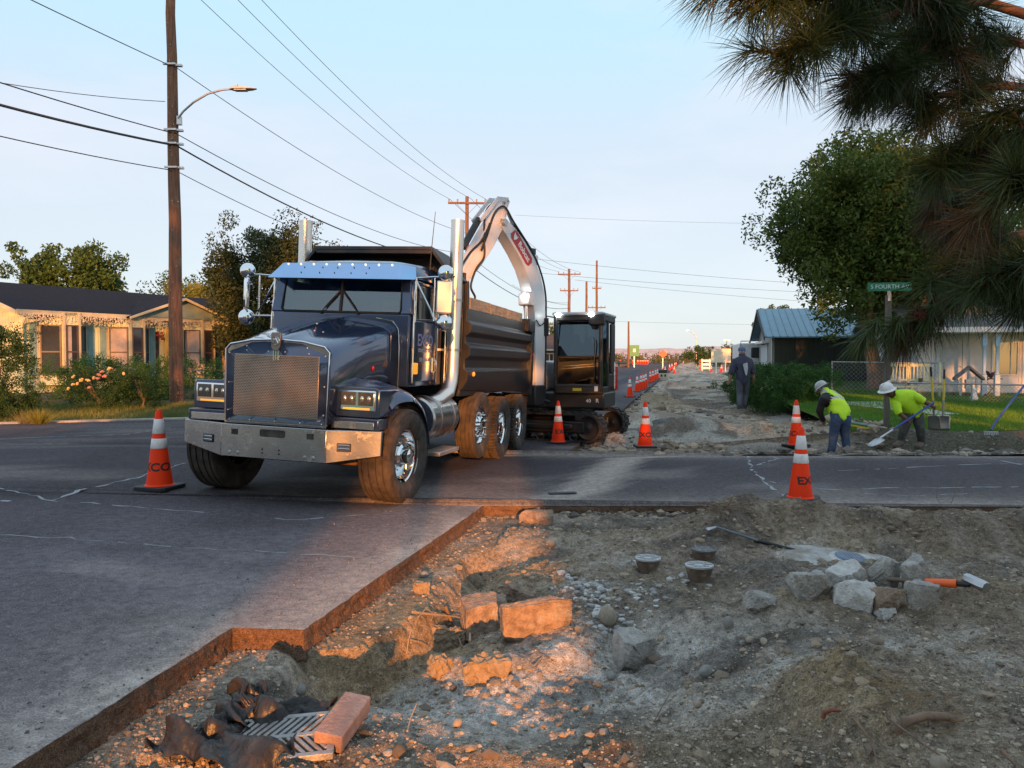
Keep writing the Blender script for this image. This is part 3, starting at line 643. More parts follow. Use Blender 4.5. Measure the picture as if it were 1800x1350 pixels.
# bumper
b = MB()
pl = [(-1.185, -.665), (-.625, -.80), (.625, -.80), (1.185, -.665)]
zt = [.855, .85, .85, .855]; zb = [.60, .50, .50, .60]
for i in range(3):
    (xa, ya), (xb, yb) = pl[i], pl[i + 1]
    f = lambda x, y, z: (x, y, z)
    ring0 = [(xa, ya, zb[i]), (xa, ya, zt[i]), (xa, ya + .03, zt[i] + .004), (xa, ya + .05, zt[i]), (xa, ya + .02, zb[i])]
    ring1 = [(xb, yb, zb[i + 1]), (xb, yb, zt[i + 1]), (xb, yb + .03, zt[i + 1] + .004), (xb, yb + .05, zt[i + 1]), (xb, yb + .02, zb[i + 1])]
    b.loft([ring0, ring1])
bump = b.obj('bumper', chrome_worn, truck, bevel=.004)
MB().prism([(-.20 + .03 * math.cos(t), .765 + .0 + .03 * math.sin(t)) if False else (0, 0) for t in ()] or [(-.24, .735), (.03, .735), (.045, .75), (.045, .80), (.03, .815), (-.24, .815), (-.255, .80), (-.255, .75)], 1, -.8035, -.79).obj('bumper_slot_shade', frame_black, bump, M=Matrix.Translation((.10, 0, .0)))  # black piece set proud, painting the shade inside the bumper slot
for x in (-.46, .44):
    MB().box(x - .04, x + .04, -.8035, -.79, .74, .80).obj('tow_opening_shade', frame_black, bump)  # black box painting the shade of a tow opening
    q = MB()
    for dx in (-.05, .03): q.lathe([(.001, .004), (.016, .004), (.018, 0)], 12, 0, Matrix.Translation((x + dx, -.80, .822)) @ Matrix.Rotation(math.pi / 2, 4, 'X'))
    for dx in (-.06, .04): q.lathe([(.001, .006), (.014, .006), (.020, 0)], 12, 0, Matrix.Translation((x + dx, -.80, .545)) @ Matrix.Rotation(math.pi / 2, 4, 'X'))
    q.obj('bumper_bolt', steel, bump, smooth=40, kind='stuff')
q = MB()
for x, z in ((-.12, .60), (-.12, .56), (.08, .60), (.08, .56)): q.lathe([(.001, .003), (.010, .003), (.011, 0)], 10, 0, Matrix.Translation((x, -.80, z)) @ Matrix.Rotation(math.pi / 2, 4, 'X'))
q.obj('plate_hole', frame_black, bump, kind='stuff')
for s in (-1, 1):
    A = Matrix.Translation((s * .81, -.757, .675)) @ Matrix.Rotation(s * math.atan2(.135, .56), 4, 'Z')
    e = MB().box(-.075, .075, -.012, .012, -.045, .045).obj('fog_light', black_plastic, bump, bevel=.006, M=A)
    for z in (.018, -.018): MB().box(-.06, .06, -.017, -.008, z - .012, z + .012).obj('lens', chrome, e, bevel=.004)

# grille
b = MB(); pts = [(-.60, .87), (.60, .87), (.612, 1.66), (.56, 1.715), (.30, 1.765), (0, 1.78), (-.30, 1.765), (-.56, 1.715), (-.612, 1.66)]
b.prism(pts, 1, -.765, -.70); grille = b.obj('grille', M('grille_surround', (.30, .27, .24), .22, 1.0, .2, 4, dirt=(.20, .16, .13), dscale=6, dlo=.5, dhi=.8), truck, bevel=.012)
b = MB(); P2 = pts + [pts[0]]
b.tube([(x, -.77, z) for x, z in P2], .012, 6); b.obj('grille_trim', chrome, grille, smooth=60)
MB().box(-.505, .505, -.776, -.765, .945, 1.615).obj('grille_screen', M('punched_grille', (.42, .33, .27), .35, .9, .25, 3, dirt=(.30, .22, .16), dscale=4, dlo=.5, dhi=.8), grille, bevel=.004)
b = MB(); pz = .0195; r_ = 0
while .955 + r_ * pz * .866 < 1.607:
    z = .955 + r_ * pz * .866; x = -.495 + (pz / 2 if r_ % 2 else 0)
    while x < .496:
        b.add([(x + .0066 * math.cos(a), -.7765, z + .0066 * math.sin(a)) for a in np.arange(6) * math.pi / 3], [(0, 1, 2, 3, 4, 5)]); x += pz
    r_ += 1
b.obj('grille_hole', M('grille_dark', (.012, .011, .010), .8), grille, kind='stuff')
q = MB()
for x, z in [(-.57, 1.62), (-.57, 1.3), (-.57, 1.0), (.57, 1.62), (.57, 1.3), (.57, 1.0), (-.36, 1.70), (.36, 1.70), (-.36, 1.655), (.38, 1.64), (-.10, 1.65), (.10, 1.65), (-.3, .905), (0, .905), (.3, .905), (-.55, .905), (.55, .905)]:
    q.ell((x, -.768, z), (.011, .010, .011), 0, 8, 5)
q.obj('grille_stud', M('pale_stud', (.8, .76, .7), .25, .6), grille, smooth=60, kind='stuff')
b = MB(); b.prism([(-.055, 1.70), (-.06, 1.84), (-.045, 1.855), (.045, 1.855), (.06, 1.84), (.055, 1.70), (.03, 1.66), (-.03, 1.66)], 1, -.80, -.765)
bd = b.obj('badge', M('badge_grey', (.23, .20, .19), .35, .9), grille, bevel=.006)
b = MB(); b.tube([(.042 * math.cos(t), -.802, 1.765 + .042 * math.sin(t)) for t in np.linspace(0, 2 * math.pi, 25)], .008, 6)
b.tube([(-.03, -.804, 1.745), (0, -.804, 1.80), (.03, -.804, 1.745)], .006, 5); b.tube([(-.028, -.804, 1.782), (.028, -.804, 1.782)], .005, 5)
for i in range(3): b.box(-.035 + i * .027, -.018 + i * .027, -.792, -.776, 1.56, 1.67)
b.obj('emblem', chrome, bd, smooth=60)

# hood
def hood_ring(t):
    y = -.755 + t * 1.415; hw = .62 + .16 * t; zs_ = 1.655 + .36 * t ** .8; zc = 1.79 + .345 * t ** .9; lo = .90 + .35 * sst(.15, .6, t)
    ft = 1 - math.exp(-t * 22)
    zc -= .035 * (1 - ft); zs_ -= .03 * (1 - ft); cr_ = .022 * ft
    half = [(0, zc), (.11, zc - .002), (.135, zc - cr_), (.30, zc - cr_ - .012), (hw * .72, zs_ + (zc - zs_) * .42), (hw * .88, zs_ + (zc - zs_) * .18), (hw * .965, zs_ - .02), (hw, zs_ - .09), (hw + .005, (zs_ + lo) / 2), (hw - .01, lo)]
    return [(-x, y, z) for x, z in reversed(half)] + [(x, y, z) for x, z in half[1:]]
b = MB(); b.loft([hood_ring(t) for t in [0, .01, .03, .06, .12, .2, .3, .42, .55, .7, .85, 1]], 0, False, False)
fr = hood_ring(0); n = len(fr); b.add(fr, [tuple(range(n))])
hood = b.obj('hood', paint_blue, truck, smooth=50)
sm = hood.modifiers.new('thick', 'SOLIDIFY'); sm.thickness = .02; sm.offset = -1
q = MB()
for x, y, z in ((.17, -.28, 1.885), (.27, -.27, 1.87), (.37, -.26, 1.85), (.47, -.25, 1.82), (.10, -.1, 1.97)): q.ell((x, y, z + .018), (.012, .012, .010), 0, 8, 5)
q.obj('bug_light', M('small_marker', (.8, .6, .5), .3), hood, smooth=60, kind='stuff')
MB().ell((.725, .10, 1.50), (.012, .03, .03), 0, 12, 8).obj('side_marker', red_lens, hood, smooth=60)
MB().tube([(.803, .655, 1.25), (.806, .655, 1.75), (.79, .65, 1.98), (.72, .64, 2.08), (.5, .64, 2.115)], .008, 6).obj('hood_seam', chrome, hood, smooth=60)

# fenders with headlamp pods
for s in (1, -1):
    b = MB(); rings = []
    for th in np.linspace(8, 122, 24):
        a = RAD(th); ro = .66 + .05 * sst(60, 110, th) ; cy, sy = math.cos(a), math.sin(a)
        bul = .16 * math.exp(-((th - 112) / 26) ** 2)
        nr_ = 1 - .115 * float(sst(88, 118, th)); bul = .10 * math.exp(-((th - 100) / 22) ** 2)
        sec = [(.60, ro + .06 + bul), (.85, ro + .055 + bul), (1.08, ro + .045 + bul * .4), (1.20, ro + .02), (1.255, ro - .03), (1.27, ro - .075), (1.255, ro - .078), (1.20, ro - .03), (.85, ro), (.60, ro)]
        rings.append([(s * (x if x < .7 else .6 + (x - .6) * (1 - (1 - nr_) * 1.6)), .02 + r * cy * .98, .53 + r * sy) for x, r in sec])
    b.loft(rings); fen = b.obj('fender', paint_blue, truck, smooth=45)
    # pod
    b = MB(); b.loft([[(s * x, y, z) for x, z in ((.60, .99), (.60, 1.29), (.70, 1.315), (1.08, 1.305), (1.125, 1.28), (1.125, 1.0), (1.11, .985))] for y in (-.60, -.56, -.05)])
    b.loft([[(s * x, y, z) for x, z in ((.60, .86), (.60, .985), (1.145, .98), (1.15, .86))] for y in (-.66, -.40)])
    pod = b.obj('headlamp_pod', paint_blue, fen, bevel=.025, seg=3)
    MB().box(*sorted((s * .64, s * 1.10)), -.675, -.665, .868, .945).obj('valance', chrome_worn, fen, bevel=.004)
    hl = MB().box(*sorted((s * .66, s * 1.085)), -.622, -.595, 1.055, 1.275).obj('headlight', chrome, fen, bevel=.015, seg=3)
    for x in (.775, .975):
        MB().box(*sorted((s * (x - .085), s * (x + .085))), -.629, -.618, 1.115, 1.258).obj('lens', M('lamp_glass', (.10, .095, .09), .08, .5, .2, 20), hl, bevel=.008)
        for dx in (-.04, .04):
            MB().ell((s * (x + dx), -.629, 1.185), (.026, .012, .034), 0, 12, 8).obj('projector', M('projector', (.62, .56, .48), .12, .9), hl, smooth=60)
    q = MB()
    for i in range(14): q.box(*sorted((s * (.72 + i * .022), s * (.736 + i * .022))), -.630, -.618, 1.07, 1.09)
    q.obj('indicator_strip', amber_off, hl)

# cab
b = MB()
cabr = [(-.93, .68, 1.30), (-.95, .70, 2.05), (-.87, .76, 2.62), (-.80, .9, 2.80), (-.4, .9, 2.885)]
b.box(-.93, .93, .66, .72, 1.28, 2.17)                                    # cowl
b.box(-.93, -.88, .72, 1.75, 1.28, 1.40); b.box(.88, .93, .72, 1.75, 1.28, 1.40)
b.loft([[(s * .96, .655, 2.16), (s * .80, .655, 2.16), (s * .80, .72, 2.16), (s * .96, .78, 2.16)] if s > 0 else [(s * .80, .655, 2.16), (s * .96, .655, 2.16), (s * .96, .78, 2.16), (s * .80, .72, 2.16)] for s in (1,)] + [[(.90, .73, 2.63), (.77, .73, 2.63), (.77, .80, 2.63), (.90, .85, 2.63)]])
b.loft([[(-.80, .655, 2.16), (-.96, .655, 2.16), (-.96, .78, 2.16), (-.80, .72, 2.16)], [(-.77, .73, 2.63), (-.90, .73, 2.63), (-.90, .85, 2.63), (-.77, .80, 2.63)]])
b.box(-.96, -.90, 1.56, 1.78, 1.28, 2.64); b.box(.90, .96, 1.56, 1.78, 1.28, 2.64)    # rear posts
b.box(-.92, .92, 1.74, 1.79, 1.28, 2.66)                                               # back wall
cab = b.obj('cab', paint_blue, truck, bevel=.02, seg=3)
rr = []
for y, hw, z0, zc in ((.66, .80, 2.62, 2.74), (.74, .90, 2.62, 2.80), (.95, .95, 2.62, 2.86), (1.3, .96, 2.62, 2.88), (1.70, .95, 2.62, 2.86), (1.80, .90, 2.62, 2.80)):
    rr.append([(-hw, y, z0), (-hw, y, z0 + .06), (-hw * .93, y, zc - .06), (-hw * .6, y, zc - .01), (0, y, zc), (hw * .6, y, zc - .01), (hw * .93, y, zc - .06), (hw, y, z0 + .06), (hw, y, z0)])
b = MB(); b.loft(rr); b.obj('roof', paint_blue, cab, smooth=45)
# windscreen: two panes in a rubber frame
for s in (-1, 1):
    b = MB(); b.loft([[(s * .02, .672, 2.19), (s * .785, .672, 2.19), (s * .80, .674, 2.21), (s * .78, .735, 2.62), (s * .02, .735, 2.62)], [(s * .02, .680, 2.19), (s * .785, .680, 2.19), (s * .80, .682, 2.21), (s * .78, .743, 2.62), (s * .02, .743, 2.62)]])
    b.obj('windscreen', glass, cab)
b = MB(); b.tube([(-.78, .667, 2.175), (.78, .667, 2.175), (.81, .668, 2.21), (.785, .735, 2.63), (-.785, .735, 2.63), (-.81, .668, 2.21), (-.78, .667, 2.175)], .016, 6); b.bar((0, .668, 2.18), (0, .735, 2.63), .03, .03)
b.obj('windscreen_seal', rubber_black, cab, smooth=50)
for s in (-1, 1):
    b = MB(); b.tube([(s * .25, .645, 2.165), (s * .16, .655, 2.28), (s * .07, .668, 2.38)], .007, 5); b.bar((s * .20, .655, 2.23), (s * .02, .695, 2.44), .012, .02); b.ell((s * .25, .645, 2.16), (.02, .02, .015), 0, 8, 5)
    b.obj('wiper', rubber_black, cab)
# seats, wheel, dash
MB().box(-.86, .86, .78, 1.05, 2.02, 2.16).obj('dashboard', black_plastic, cab, bevel=.03)
for x in (-.45, .45):
    b = MB(); b.box(x - .25, x + .25, 1.42, 1.55, 1.9, 2.46); b.box(x - .26, x + .26, 1.1, 1.5, 1.8, 1.95); b.obj('seat', M('pale_seat', (.34, .37, .31), .8), cab, bevel=.05, seg=3)
b = MB(); b.tube([(.45 + .22 * math.cos(t), 1.12 + .06 * math.sin(t), 2.15 + .12 * math.sin(t)) for t in np.linspace(0, 6.283, 25)], .015, 6); b.obj('steering_wheel', M('tan_wheel', (.32, .2, .14), .5), cab, smooth=60)
# visor
b = MB(); b.loft([[(-.78, .63, 2.775), (-.86, .40, 2.565), (-.86, .41, 2.56), (-.78, .65, 2.77)], [(.78, .63, 2.775), (.86, .40, 2.565), (.86, .41, 2.56), (.78, .65, 2.77)]])
for s in (-1, 1): b.loft([[(s * .78, .63, 2.775), (s * .86, .40, 2.565), (s * .86, .41, 2.56), (s * .78, .65, 2.77)], [(s * .93, .80, 2.76), (s * .965, .74, 2.60), (s * .96, .75, 2.60), (s * .925, .81, 2.755)]])
vis = b.obj('sun_visor', M('visor_steel_sky_tint', (.34, .50, .74), .10, 1.0, .05, 3), cab)  # blue base colour stands in for sky reflected in plain chrome
q = MB()
for i in range(9): q.ell((-.70 + i * .175, .605, 2.757), (.014, .014, .014), 0, 8, 6)
q.obj('cab_light', M('visor_light', (.85, .75, .62), .25, emit=((1, .8, .6), .5)), vis, smooth=60, kind='stuff')
q = MB()
for x in (-.45, -.2, .0, .22, .42):
    for t in (.3, .65): q.ell((x, .63 - .23 * t - .004, 2.775 - .21 * t + .004), (.008, .008, .008), 0, 6, 4)
q.obj('visor_bolt', frame_black, vis, kind='stuff')
# doors
for s in (-1, 1):
    b = MB(); b.box(*sorted((s * .925, s * .965)), .71, 1.54, 1.34, 2.10)
    for y0, y1, z0, z1 in ((.73, .80, 2.1, 2.58), (1.47, 1.54, 2.1, 2.60)): b.box(*sorted((s * .90, s * .95)), y0, y1, z0, z1)
    b.box(*sorted((s * .90, s * .945)), .80, 1.47, 2.55, 2.60)
    d = b.obj('door', paint_blue, cab, bevel=.015, seg=3)
    MB().box(*sorted((s * .915, s * .922)), .80, 1.47, 2.10, 2.55).obj('door_window', glass_dark, d)
    b = MB(); b.tube([(s * .972, .70, 1.33), (s * .972, .70, 2.1), (s * .955, .745, 2.58)], .010, 6); b.tube([(s * .972, 1.55, 1.33), (s * .972, 1.55, 2.58)], .010, 6)
    b.bar((s * .93, .93, 2.1), (s * .93, .93, 2.55), .02, .02); b.obj('door_trim', chrome, d, smooth=60)
    b = MB(); b.tube([(s * .975, 1.46, 1.62), (s * 1.0, 1.46, 1.60), (s * 1.0, 1.46, 1.50), (s * .975, 1.46, 1.48)], .012, 6); b.box(*sorted((s * .965, s * .975)), 1.42, 1.50, 1.46, 1.65)
    b.obj('handle', chrome, d, smooth=60)
    if s > 0:
        white_letter = M('door_lettering', (.55, .52, .55), .5)
        MT = lambda y, z: Matrix.Translation((.9665, y, z)) @ Matrix(((0, 0, 1, 0), (1, 0, 0, 0), (0, 1, 0, 0), (0, 0, 0, 1)))
        text_obj('lettering', 'EXCO', .20, M('violet_lettering', (.30, .26, .42), .5), d, MT(1.13, 1.86), .002, .006)
        text_obj('lettering', 'CONSTRUCTION', .062, white_letter, d, MT(1.13, 1.735), .002, .001); text_obj('lettering', '509-869-6180', .07, white_letter, d, MT(1.13, 1.62), .002)
    MB().box(*sorted((s * .955, s * 1.0)), .32 + .38, .82, 1.44, 1.58).obj('turn_signal', amber, cab, bevel=.01)
    MB().tube([(s * 1.03, 1.72, 1.32), (s * 1.03, 1.72, 2.05)], .012, 6).obj('grab_bar', chrome, cab, smooth=60)
# mirrors
for s in (-1, 1):
    b = MB(); X0 = s * 1.35
    b.tube([(s * .95, .78, 2.62), (s * 1.2, .76, 2.635), (s * 1.36, .75, 2.63), (s * 1.40, .75, 2.60), (s * 1.40, .75, 2.12)], .013, 6)
    b.tube([(s * .95, .80, 2.11), (s * 1.40, .75, 2.10)], .013, 6); b.tube([(s * .95, .76, 2.60), (s * 1.22, .75, 2.12)], .013, 6); b.tube([(s * 1.20, .76, 2.63), (s * 1.20, .76, 2.1)], .010, 6); b.tube([(s * .97, .74, 2.62), (s * .97, .74, 2.08)], .010, 6)
    mr_ = b.obj('mirror_bracket', chrome, cab, smooth=60)
    MB().box(-.10, .10, -.025, .02, -.2, .2).obj('mirror', chrome_stack if s > 0 else chrome, mr_, bevel=.02, seg=4, M=Matrix.Translation((X0, .71, 2.387)) @ Matrix.Rotation(RAD(8 if s > 0 else -48), 4, 'Z'))
    for z, r in ((2.68, .10), (2.08, .105)):
        M_ = MB().ell((X0, .72, z), (r, r * .85, r), 0, 20, 12).obj('round_mirror', chrome, mr_, smooth=60)
# stacks
for s in (-1, 1):
    b = MB(); X0 = s * 1.13
    pts = [(s * .80, 1.28, 1.06), (s * .98, 1.34, 1.06), (s * 1.06, 1.46, 1.10), (X0, 1.64, 1.20), (X0, 1.74, 1.34), (X0, 1.77, 1.5), (X0, 1.77, 3.50)]
    b.tube(pts, [.085, .085, .09, .09, .09, .09, .09], 24, 0, False); b.tube([(X0, 1.77, 3.48), (X0, 1.77, 1.6)], .080, 20, 1, False)
    b.tube([(X0, 1.77, 3.488), (X0, 1.77, 3.512)], .093, 24, 0, False)
    st = b.obj('exhaust_stack', [chrome_stack, frame_black], truck, smooth=50)
    b = MB()
    for z in (1.75, 2.42): MB().tube([(X0, 1.77, z), (X0, 1.77, z + .035)], .097, 24).bar((X0, 1.77, z + .015), (s * .95, 1.77, z + .015), .03, .03).obj('stack_clamp', steel, st, smooth=40)
MB().tube([(.93, 1.30, 2.78), (.93, 1.33, 3.05), (.95, 1.37, 3.55)], [.012, .006, .004], 5).obj('antenna', black_plastic, truck)
# tanks, steps, frame, axle
for s in (-1, 1):
    b = MB(); b.lathe([(.001, .95), (.26, .95), (.285, .97), (.285, 1.93), (.26, 1.95), (.001, 1.95)], 32, 0, Matrix.Translation((s * .92, 0, .87)) @ Matrix.Rotation(-math.pi / 2, 4, 'X'))
    tk = b.obj('fuel_tank', chrome_worn, truck, smooth=35)
    b = MB()
    for y in (1.2, 1.72): MB().lathe([(.288, y), (.294, y + .005), (.294, y + .045), (.288, y + .05)], 32, 0, Matrix.Translation((s * .92, 0, .87)) @ Matrix.Rotation(-math.pi / 2, 4, 'X')).obj('tank_strap', steel, tk, smooth=40)
    b = MB(); b.box(*sorted((s * .98, s * 1.22)), 1.12, 1.92, .395, .45); b.obj('running_step', M('dirty_aluminium', (.55, .50, .46), .45, .8, .2, 8, dirt=(.4, .33, .27)), truck, bevel=.008)
    b = MB(); b.box(*sorted((s * .96, s * 1.02)), .92, 1.15, .45, .92)
    for i in range(9): b.box(*sorted((s * 1.02, s * 1.035)), .93, 1.14, .47 + i * .05, .49 + i * .05)
    b.obj('step_bracket', steel, truck, bevel=.004)
b = MB()
for x in (-.43, .43): b.box(x - .04, x + .04, -.62, 6.2, .70, .98)
for y in (.9, 2.2, 3.6, 4.9, 6.1): b.box(-.42, .42, y - .04, y + .04, .72, .94)
b.box(-.55, .55, -.5, .55, .95, 1.5); b.obj('chassis', frame_black, truck, bevel=.008)
rust = M('rusty_axle', (.17, .085, .04), .8, 0, .4, 6, .3, 30, dirt=(.10, .07, .05))
b = MB(); b.tube([(-1.0, .02, .53), (-.80, .02, .52), (-.6, 0, .44), (.6, 0, .44), (.80, .02, .52), (1.0, .02, .53)], .07, 8); b.obj('front_axle', rust, truck, smooth=50)
b = MB(); b.ell((.35, .15, .52), (.36, .25, .13), 0, 16, 8); b.ell((0, -.1, .62), (.30, .3, .12), 0, 16, 8); b.obj('oil_pan', rust, truck, smooth=60)
for y in (3.02, 4.28, 5.52):
    b = MB(); z = .66 if y < 3.5 else .525; b.tube([(-.95, y, z), (.95, y, z)], .075, 10); b.ell((0, y, z), (.2, .22, .2), 0, 14, 8); b.obj('rear_axle', rust, truck, smooth=50)

# dump bed
prof = [(1.13, 2.36), (1.19, 2.36), (1.19, 2.20), (1.26, 2.14), (1.26, 2.03), (1.18, 1.97), (1.18, 1.88), (1.255, 1.82), (1.255, 1.70), (1.18, 1.64), (1.18, 1.52), (1.23, 1.48), (1.23, 1.30), (1.15, 1.16), (1.10, 1.16), (1.10, 1.48), (1.12, 1.6), (1.13, 2.0)]
bed = MB().box(-1.12, 1.12, 2.16, 6.2, 1.12, 1.24).obj('dump_bed', bed_black, truck, bevel=.01)
for s in (-1, 1):
    def ring(y, lo): return [(s * x, y, z if z > 1.35 else z - lo) for x, z in prof]
    b = MB(); b.loft([ring(2.16, -.05), ring(6.2, .10)]); b.obj('bed_side', bed_black, bed, bevel=.012)
    b = MB(); b.box(*sorted((s * 1.10, s * 1.275)), 6.06, 6.24, 1.0, 2.36); b.box(*sorted((s * 1.12, s * 1.285)), 5.72, 6.22, 2.20, 2.44); b.obj('corner_post', bed_black, bed, bevel=.02)
    MB().ell((s * 1.286, 6.12, 1.78), (.012, .03, .045), 0, 10, 6).obj('tail_marker', red_lens, bed, smooth=60)
    MB().ell((s * 1.235, 2.42, 1.44), (.025, .034, .034), 0, 14, 8).obj('side_marker', amber, bed, smooth=60)
    MB().box(*sorted((s * 1.232, s * 1.24)), 2.4, 5.9, 1.50, 1.508).obj('trim_strip', steel, bed)
    for i in range(3):
        y0 = 2.34 + i * 1.08
        b = MB(); b.box(*sorted((s * 1.125, s * 1.175)), y0, y0 + 1.06, 2.363, 2.53 - .004 * i); b.obj('side_board', board_wood, bed, bevel=.008)
b = MB(); b.box(-1.13, 1.13, 2.16, 2.23, 1.24, 2.78); b.obj('front_wall', bed_black, bed, bevel=.01)
MB().box(-1.10, 1.10, 6.14, 6.24, 1.2, 2.30).obj('tailgate', bed_black, bed, bevel=.015)
# cab guard with folded corners
gp = [(-1.17, 2.72), (-.86, 3.10), (.86, 3.10), (1.17, 2.72), (1.13, 2.70), (.84, 3.05), (-.84, 3.05), (-1.13, 2.70)]
b = MB(); b.loft([[(x * .985, 1.55, z + .03) for x, z in gp], [(x, 2.24, z) for x, z in gp]])
b.box(-.84, .84, 1.55, 1.60, 3.03, 3.08); b.box(-1.13, 1.13, 2.17, 2.235, 2.70, 2.86); b.box(-.95, .95, 2.17, 2.235, 2.86, 3.06)
for s in (-1, 1): b.loft([[(s * 1.13, 2.17, 2.30), (s * 1.19, 2.17, 2.30), (s * 1.19, 2.24, 2.30), (s * 1.13, 2.24, 2.30)], [(s * 1.13, 2.17, 2.74), (s * 1.18, 2.17, 2.74), (s * 1.18, 2.24, 2.74), (s * 1.13, 2.24, 2.74)]])
b.obj('cab_guard', M('brownish_black_guard', (.024, .020, .020), .5, 0, .3, 5, .08, 40, dirt=(.07, .05, .04), dscale=3), bed, bevel=.008)
for s in (-1, 1): MB().box(*sorted((s * .70, s * 1.2)), 6.12, 6.14, .32, 1.05).obj('mud_flap', rubber_black, truck)
# soil and broken pavement loaded in the bed
r = np.random.default_rng(8); gx, gy = np.meshgrid(np.linspace(-1.08, 1.08, 30), np.linspace(2.26, 6.1, 50)); zz = 1.95 + .22 * gau(gx, gy, 0, 4.2, 1, 1.5) + .12 * fbm(gx * 3, gy * 3, 4, 77)
ii = np.arange(gx.size).reshape(gx.shape); F = np.stack([ii[:-1, :-1], ii[:-1, 1:], ii[1:, 1:], ii[1:, :-1]], -1).reshape(-1, 4)
load = np_obj('dirt_load', np.stack([gx, gy, zz], -1).reshape(-1, 3), F, groundmat('load_soil', .95, 9, 90, .8, attr=False, col=(.2, .16, .12)), smooth=True, kind='stuff')
load.matrix_world = truck.matrix_world.copy()

# ------------------------------------------------------------ excavator
MC = Vector((1.10, 16.4, zr(.9, 15) - .0)); EXR = Matrix.Rotation(RAD(-17.5), 4, 'Z')
ex = thing('excavator', 'white and black compact excavator reaching its arm into the truck bed', 'excavator', MC, RAD(-17.5))
EXM = Matrix.Translation(MC) @ EXR
def exo(b, name, mats, Mw=None, **k):
    par = k.pop('parent', ex)
    return b.obj(name, mats, par, M=(EXM.inverted() @ Mw) if (Mw is not None and par is ex) else k.pop('Ml', None), **k)
ex_white = M('excavator_white', (.62, .63, .65), .35, 0, .05, 3, dirt=(.38, .33, .28), dscale=4, dlo=.6, dhi=.9)
ex_black = M('excavator_black', (.020, .021, .022), .42, 0, .2, 5, .04, 60, dirt=(.05, .047, .044), dscale=4, dlo=.6, dhi=.9)
track_rubber = M('track_rubber', (.026, .025, .024), .85, 0, .3, 8, .3, 40, dirt=(.075, .065, .055), dscale=6, dlo=.48, dhi=.8)
# tracks, turned 7.5 degrees against the house
TRK = Matrix.Translation((1.05, 16.4, MC.z)) @ Matrix.Rotation(RAD(-25), 4, 'Z')
def oval(hl, r, zc, n=14):
    P = [(hl + r * math.cos(a), zc + r * math.sin(a)) for a in np.linspace(-math.pi / 2, math.pi / 2, n)] + [(-hl + r * math.cos(a), zc + r * math.sin(a)) for a in np.linspace(math.pi / 2, 1.5 * math.pi, n)]
    return P
for yc in (-.78, .78):
    b = MB(); o_, i_ = oval(.93, .285, .29), oval(.93, .245, .29); n = len(o_)
    b.loft([[(x, yc - .2, z) for x, z in i_], [(x, yc - .2, z) for x, z in o_], [(x, yc + .2, z) for x, z in o_], [(x, yc + .2, z) for x, z in i_]], 0, False)
    # lugs along the belt
    per = []; full = oval(.93, .30, .29, 24); L_ = 0
    for (ax, az), (bx, bz) in zip(full, full[1:] + full[:1]):
        d = math.hypot(bx - ax, bz - az); k = 0
        while L_ <= d:
            t = L_ / d; per.append((ax + (bx - ax) * t, az + (bz - az) * t, math.atan2(bz - az, bx - ax))); L_ += .085
        L_ -= d
    for k, (x, z, a) in enumerate(per):
        b.cbox((x, yc + (.05 if k % 2 else -.05), z), (.045, .30, .035), 0, Matrix.Rotation(-a, 3, 'Y'))
    tr = exo(b, 'track', track_rubber, TRK)
    b = MB(); b.box(-.85, .85, yc - .14, yc + .14, .17, .42); b.box(-.6, .6, yc - .17, yc + .17, .24, .36); exo(b, 'track_frame', ex_black, TRK, bevel=.03)
    RY = Matrix.Rotation(math.pi / 2, 4, 'X')
    for x, r in ((.93, .235), (-.93, .235), (-.5, .10), (-.1, .10), (.3, .10), (.62, .10)):
        q = MB(); zc = .29 if r > .2 else .115
        q.lathe([(.001, -.15), (r * .3, -.15), (r * .35, -.12), (r * .8, -.11), (r, -.13), (r, .13), (r * .8, .11), (r * .35, .12), (.001, .15)], 24, 0, Matrix.Translation((x, yc, zc)) @ RY)
        exo(q, 'track_roller', ex_black, TRK, smooth=40)
b = MB(); b.box(-.55, .55, -.62, .62, .36, .58); b.lathe([(.001, .56), (.45, .56), (.45, .68), (.001, .68)], 32); exo(b, 'undercarriage', ex_black, TRK, bevel=.01)
# dozer blade on the far left end
b = MB(); b.loft([[(-1.42, -.95, z) if False else (-1.40 - .06 * math.cos(z * 6), -.95, z) for z in (.1, .2, .3, .42)] + [(-1.34, -.95, .42), (-1.34, -.95, .1)], [(-1.40 - .06 * math.cos(z * 6), .95, z) for z in (.1, .2, .3, .42)] + [(-1.34, .95, .42), (-1.34, .95, .1)]]); b.box(-1.34, -.5, -.5, -.38, .22, .34); b.box(-1.34, -.5, .38, .5, .22, .34)
exo(b, 'dozer_blade', ex_black, TRK, bevel=.01)
# upper structure (local frame of the machine: -y is forward)
b = MB(); sil = [(-.85, -.85), (1.05, -.85), (1.05, .35), (.9, .75), (.5, 1.0), (-.4, 1.02), (-.85, .75)]
b.prism(sil, 2, .66, .98); exo(b, 'platform', ex_black, bevel=.04, seg=3)
b = MB(); b.prism([(.35, .45), (1.055, .40), (.92, .80), (.5, 1.03), (-.45, 1.05), (-.88, .78), (-.88, -.2), (-.3, -.2), (-.3, .45)], 2, .98, 1.62); exo(b, 'engine_cover', ex_white, bevel=.06, seg=3)
b = MB(); b.box(1.0, 1.066, .43, .60, .99, 1.5); exo(b, 'cover_stripe', red_lens, bevel=.01)
cx0, cx1, cy0, cy1, z0, z1 = .02, 1.02, -.95, .52, .98, 2.56
cabx = MB()
for x, y in ((cx0, cy0), (cx1 - .08, cy0), (cx0, cy1 - .08), (cx1 - .08, cy1 - .1), (cx1 - .075, -.30)): cabx.box(x, x + .08, y, y + .08, z0, z1 - .02)
cabx.box(cx0, cx1, cy0, cy1, z0 - .02, z0 + .12); cabx.box(cx0, cx1, cy0 + .02, cy1, z1 - .14, z1 - .02)
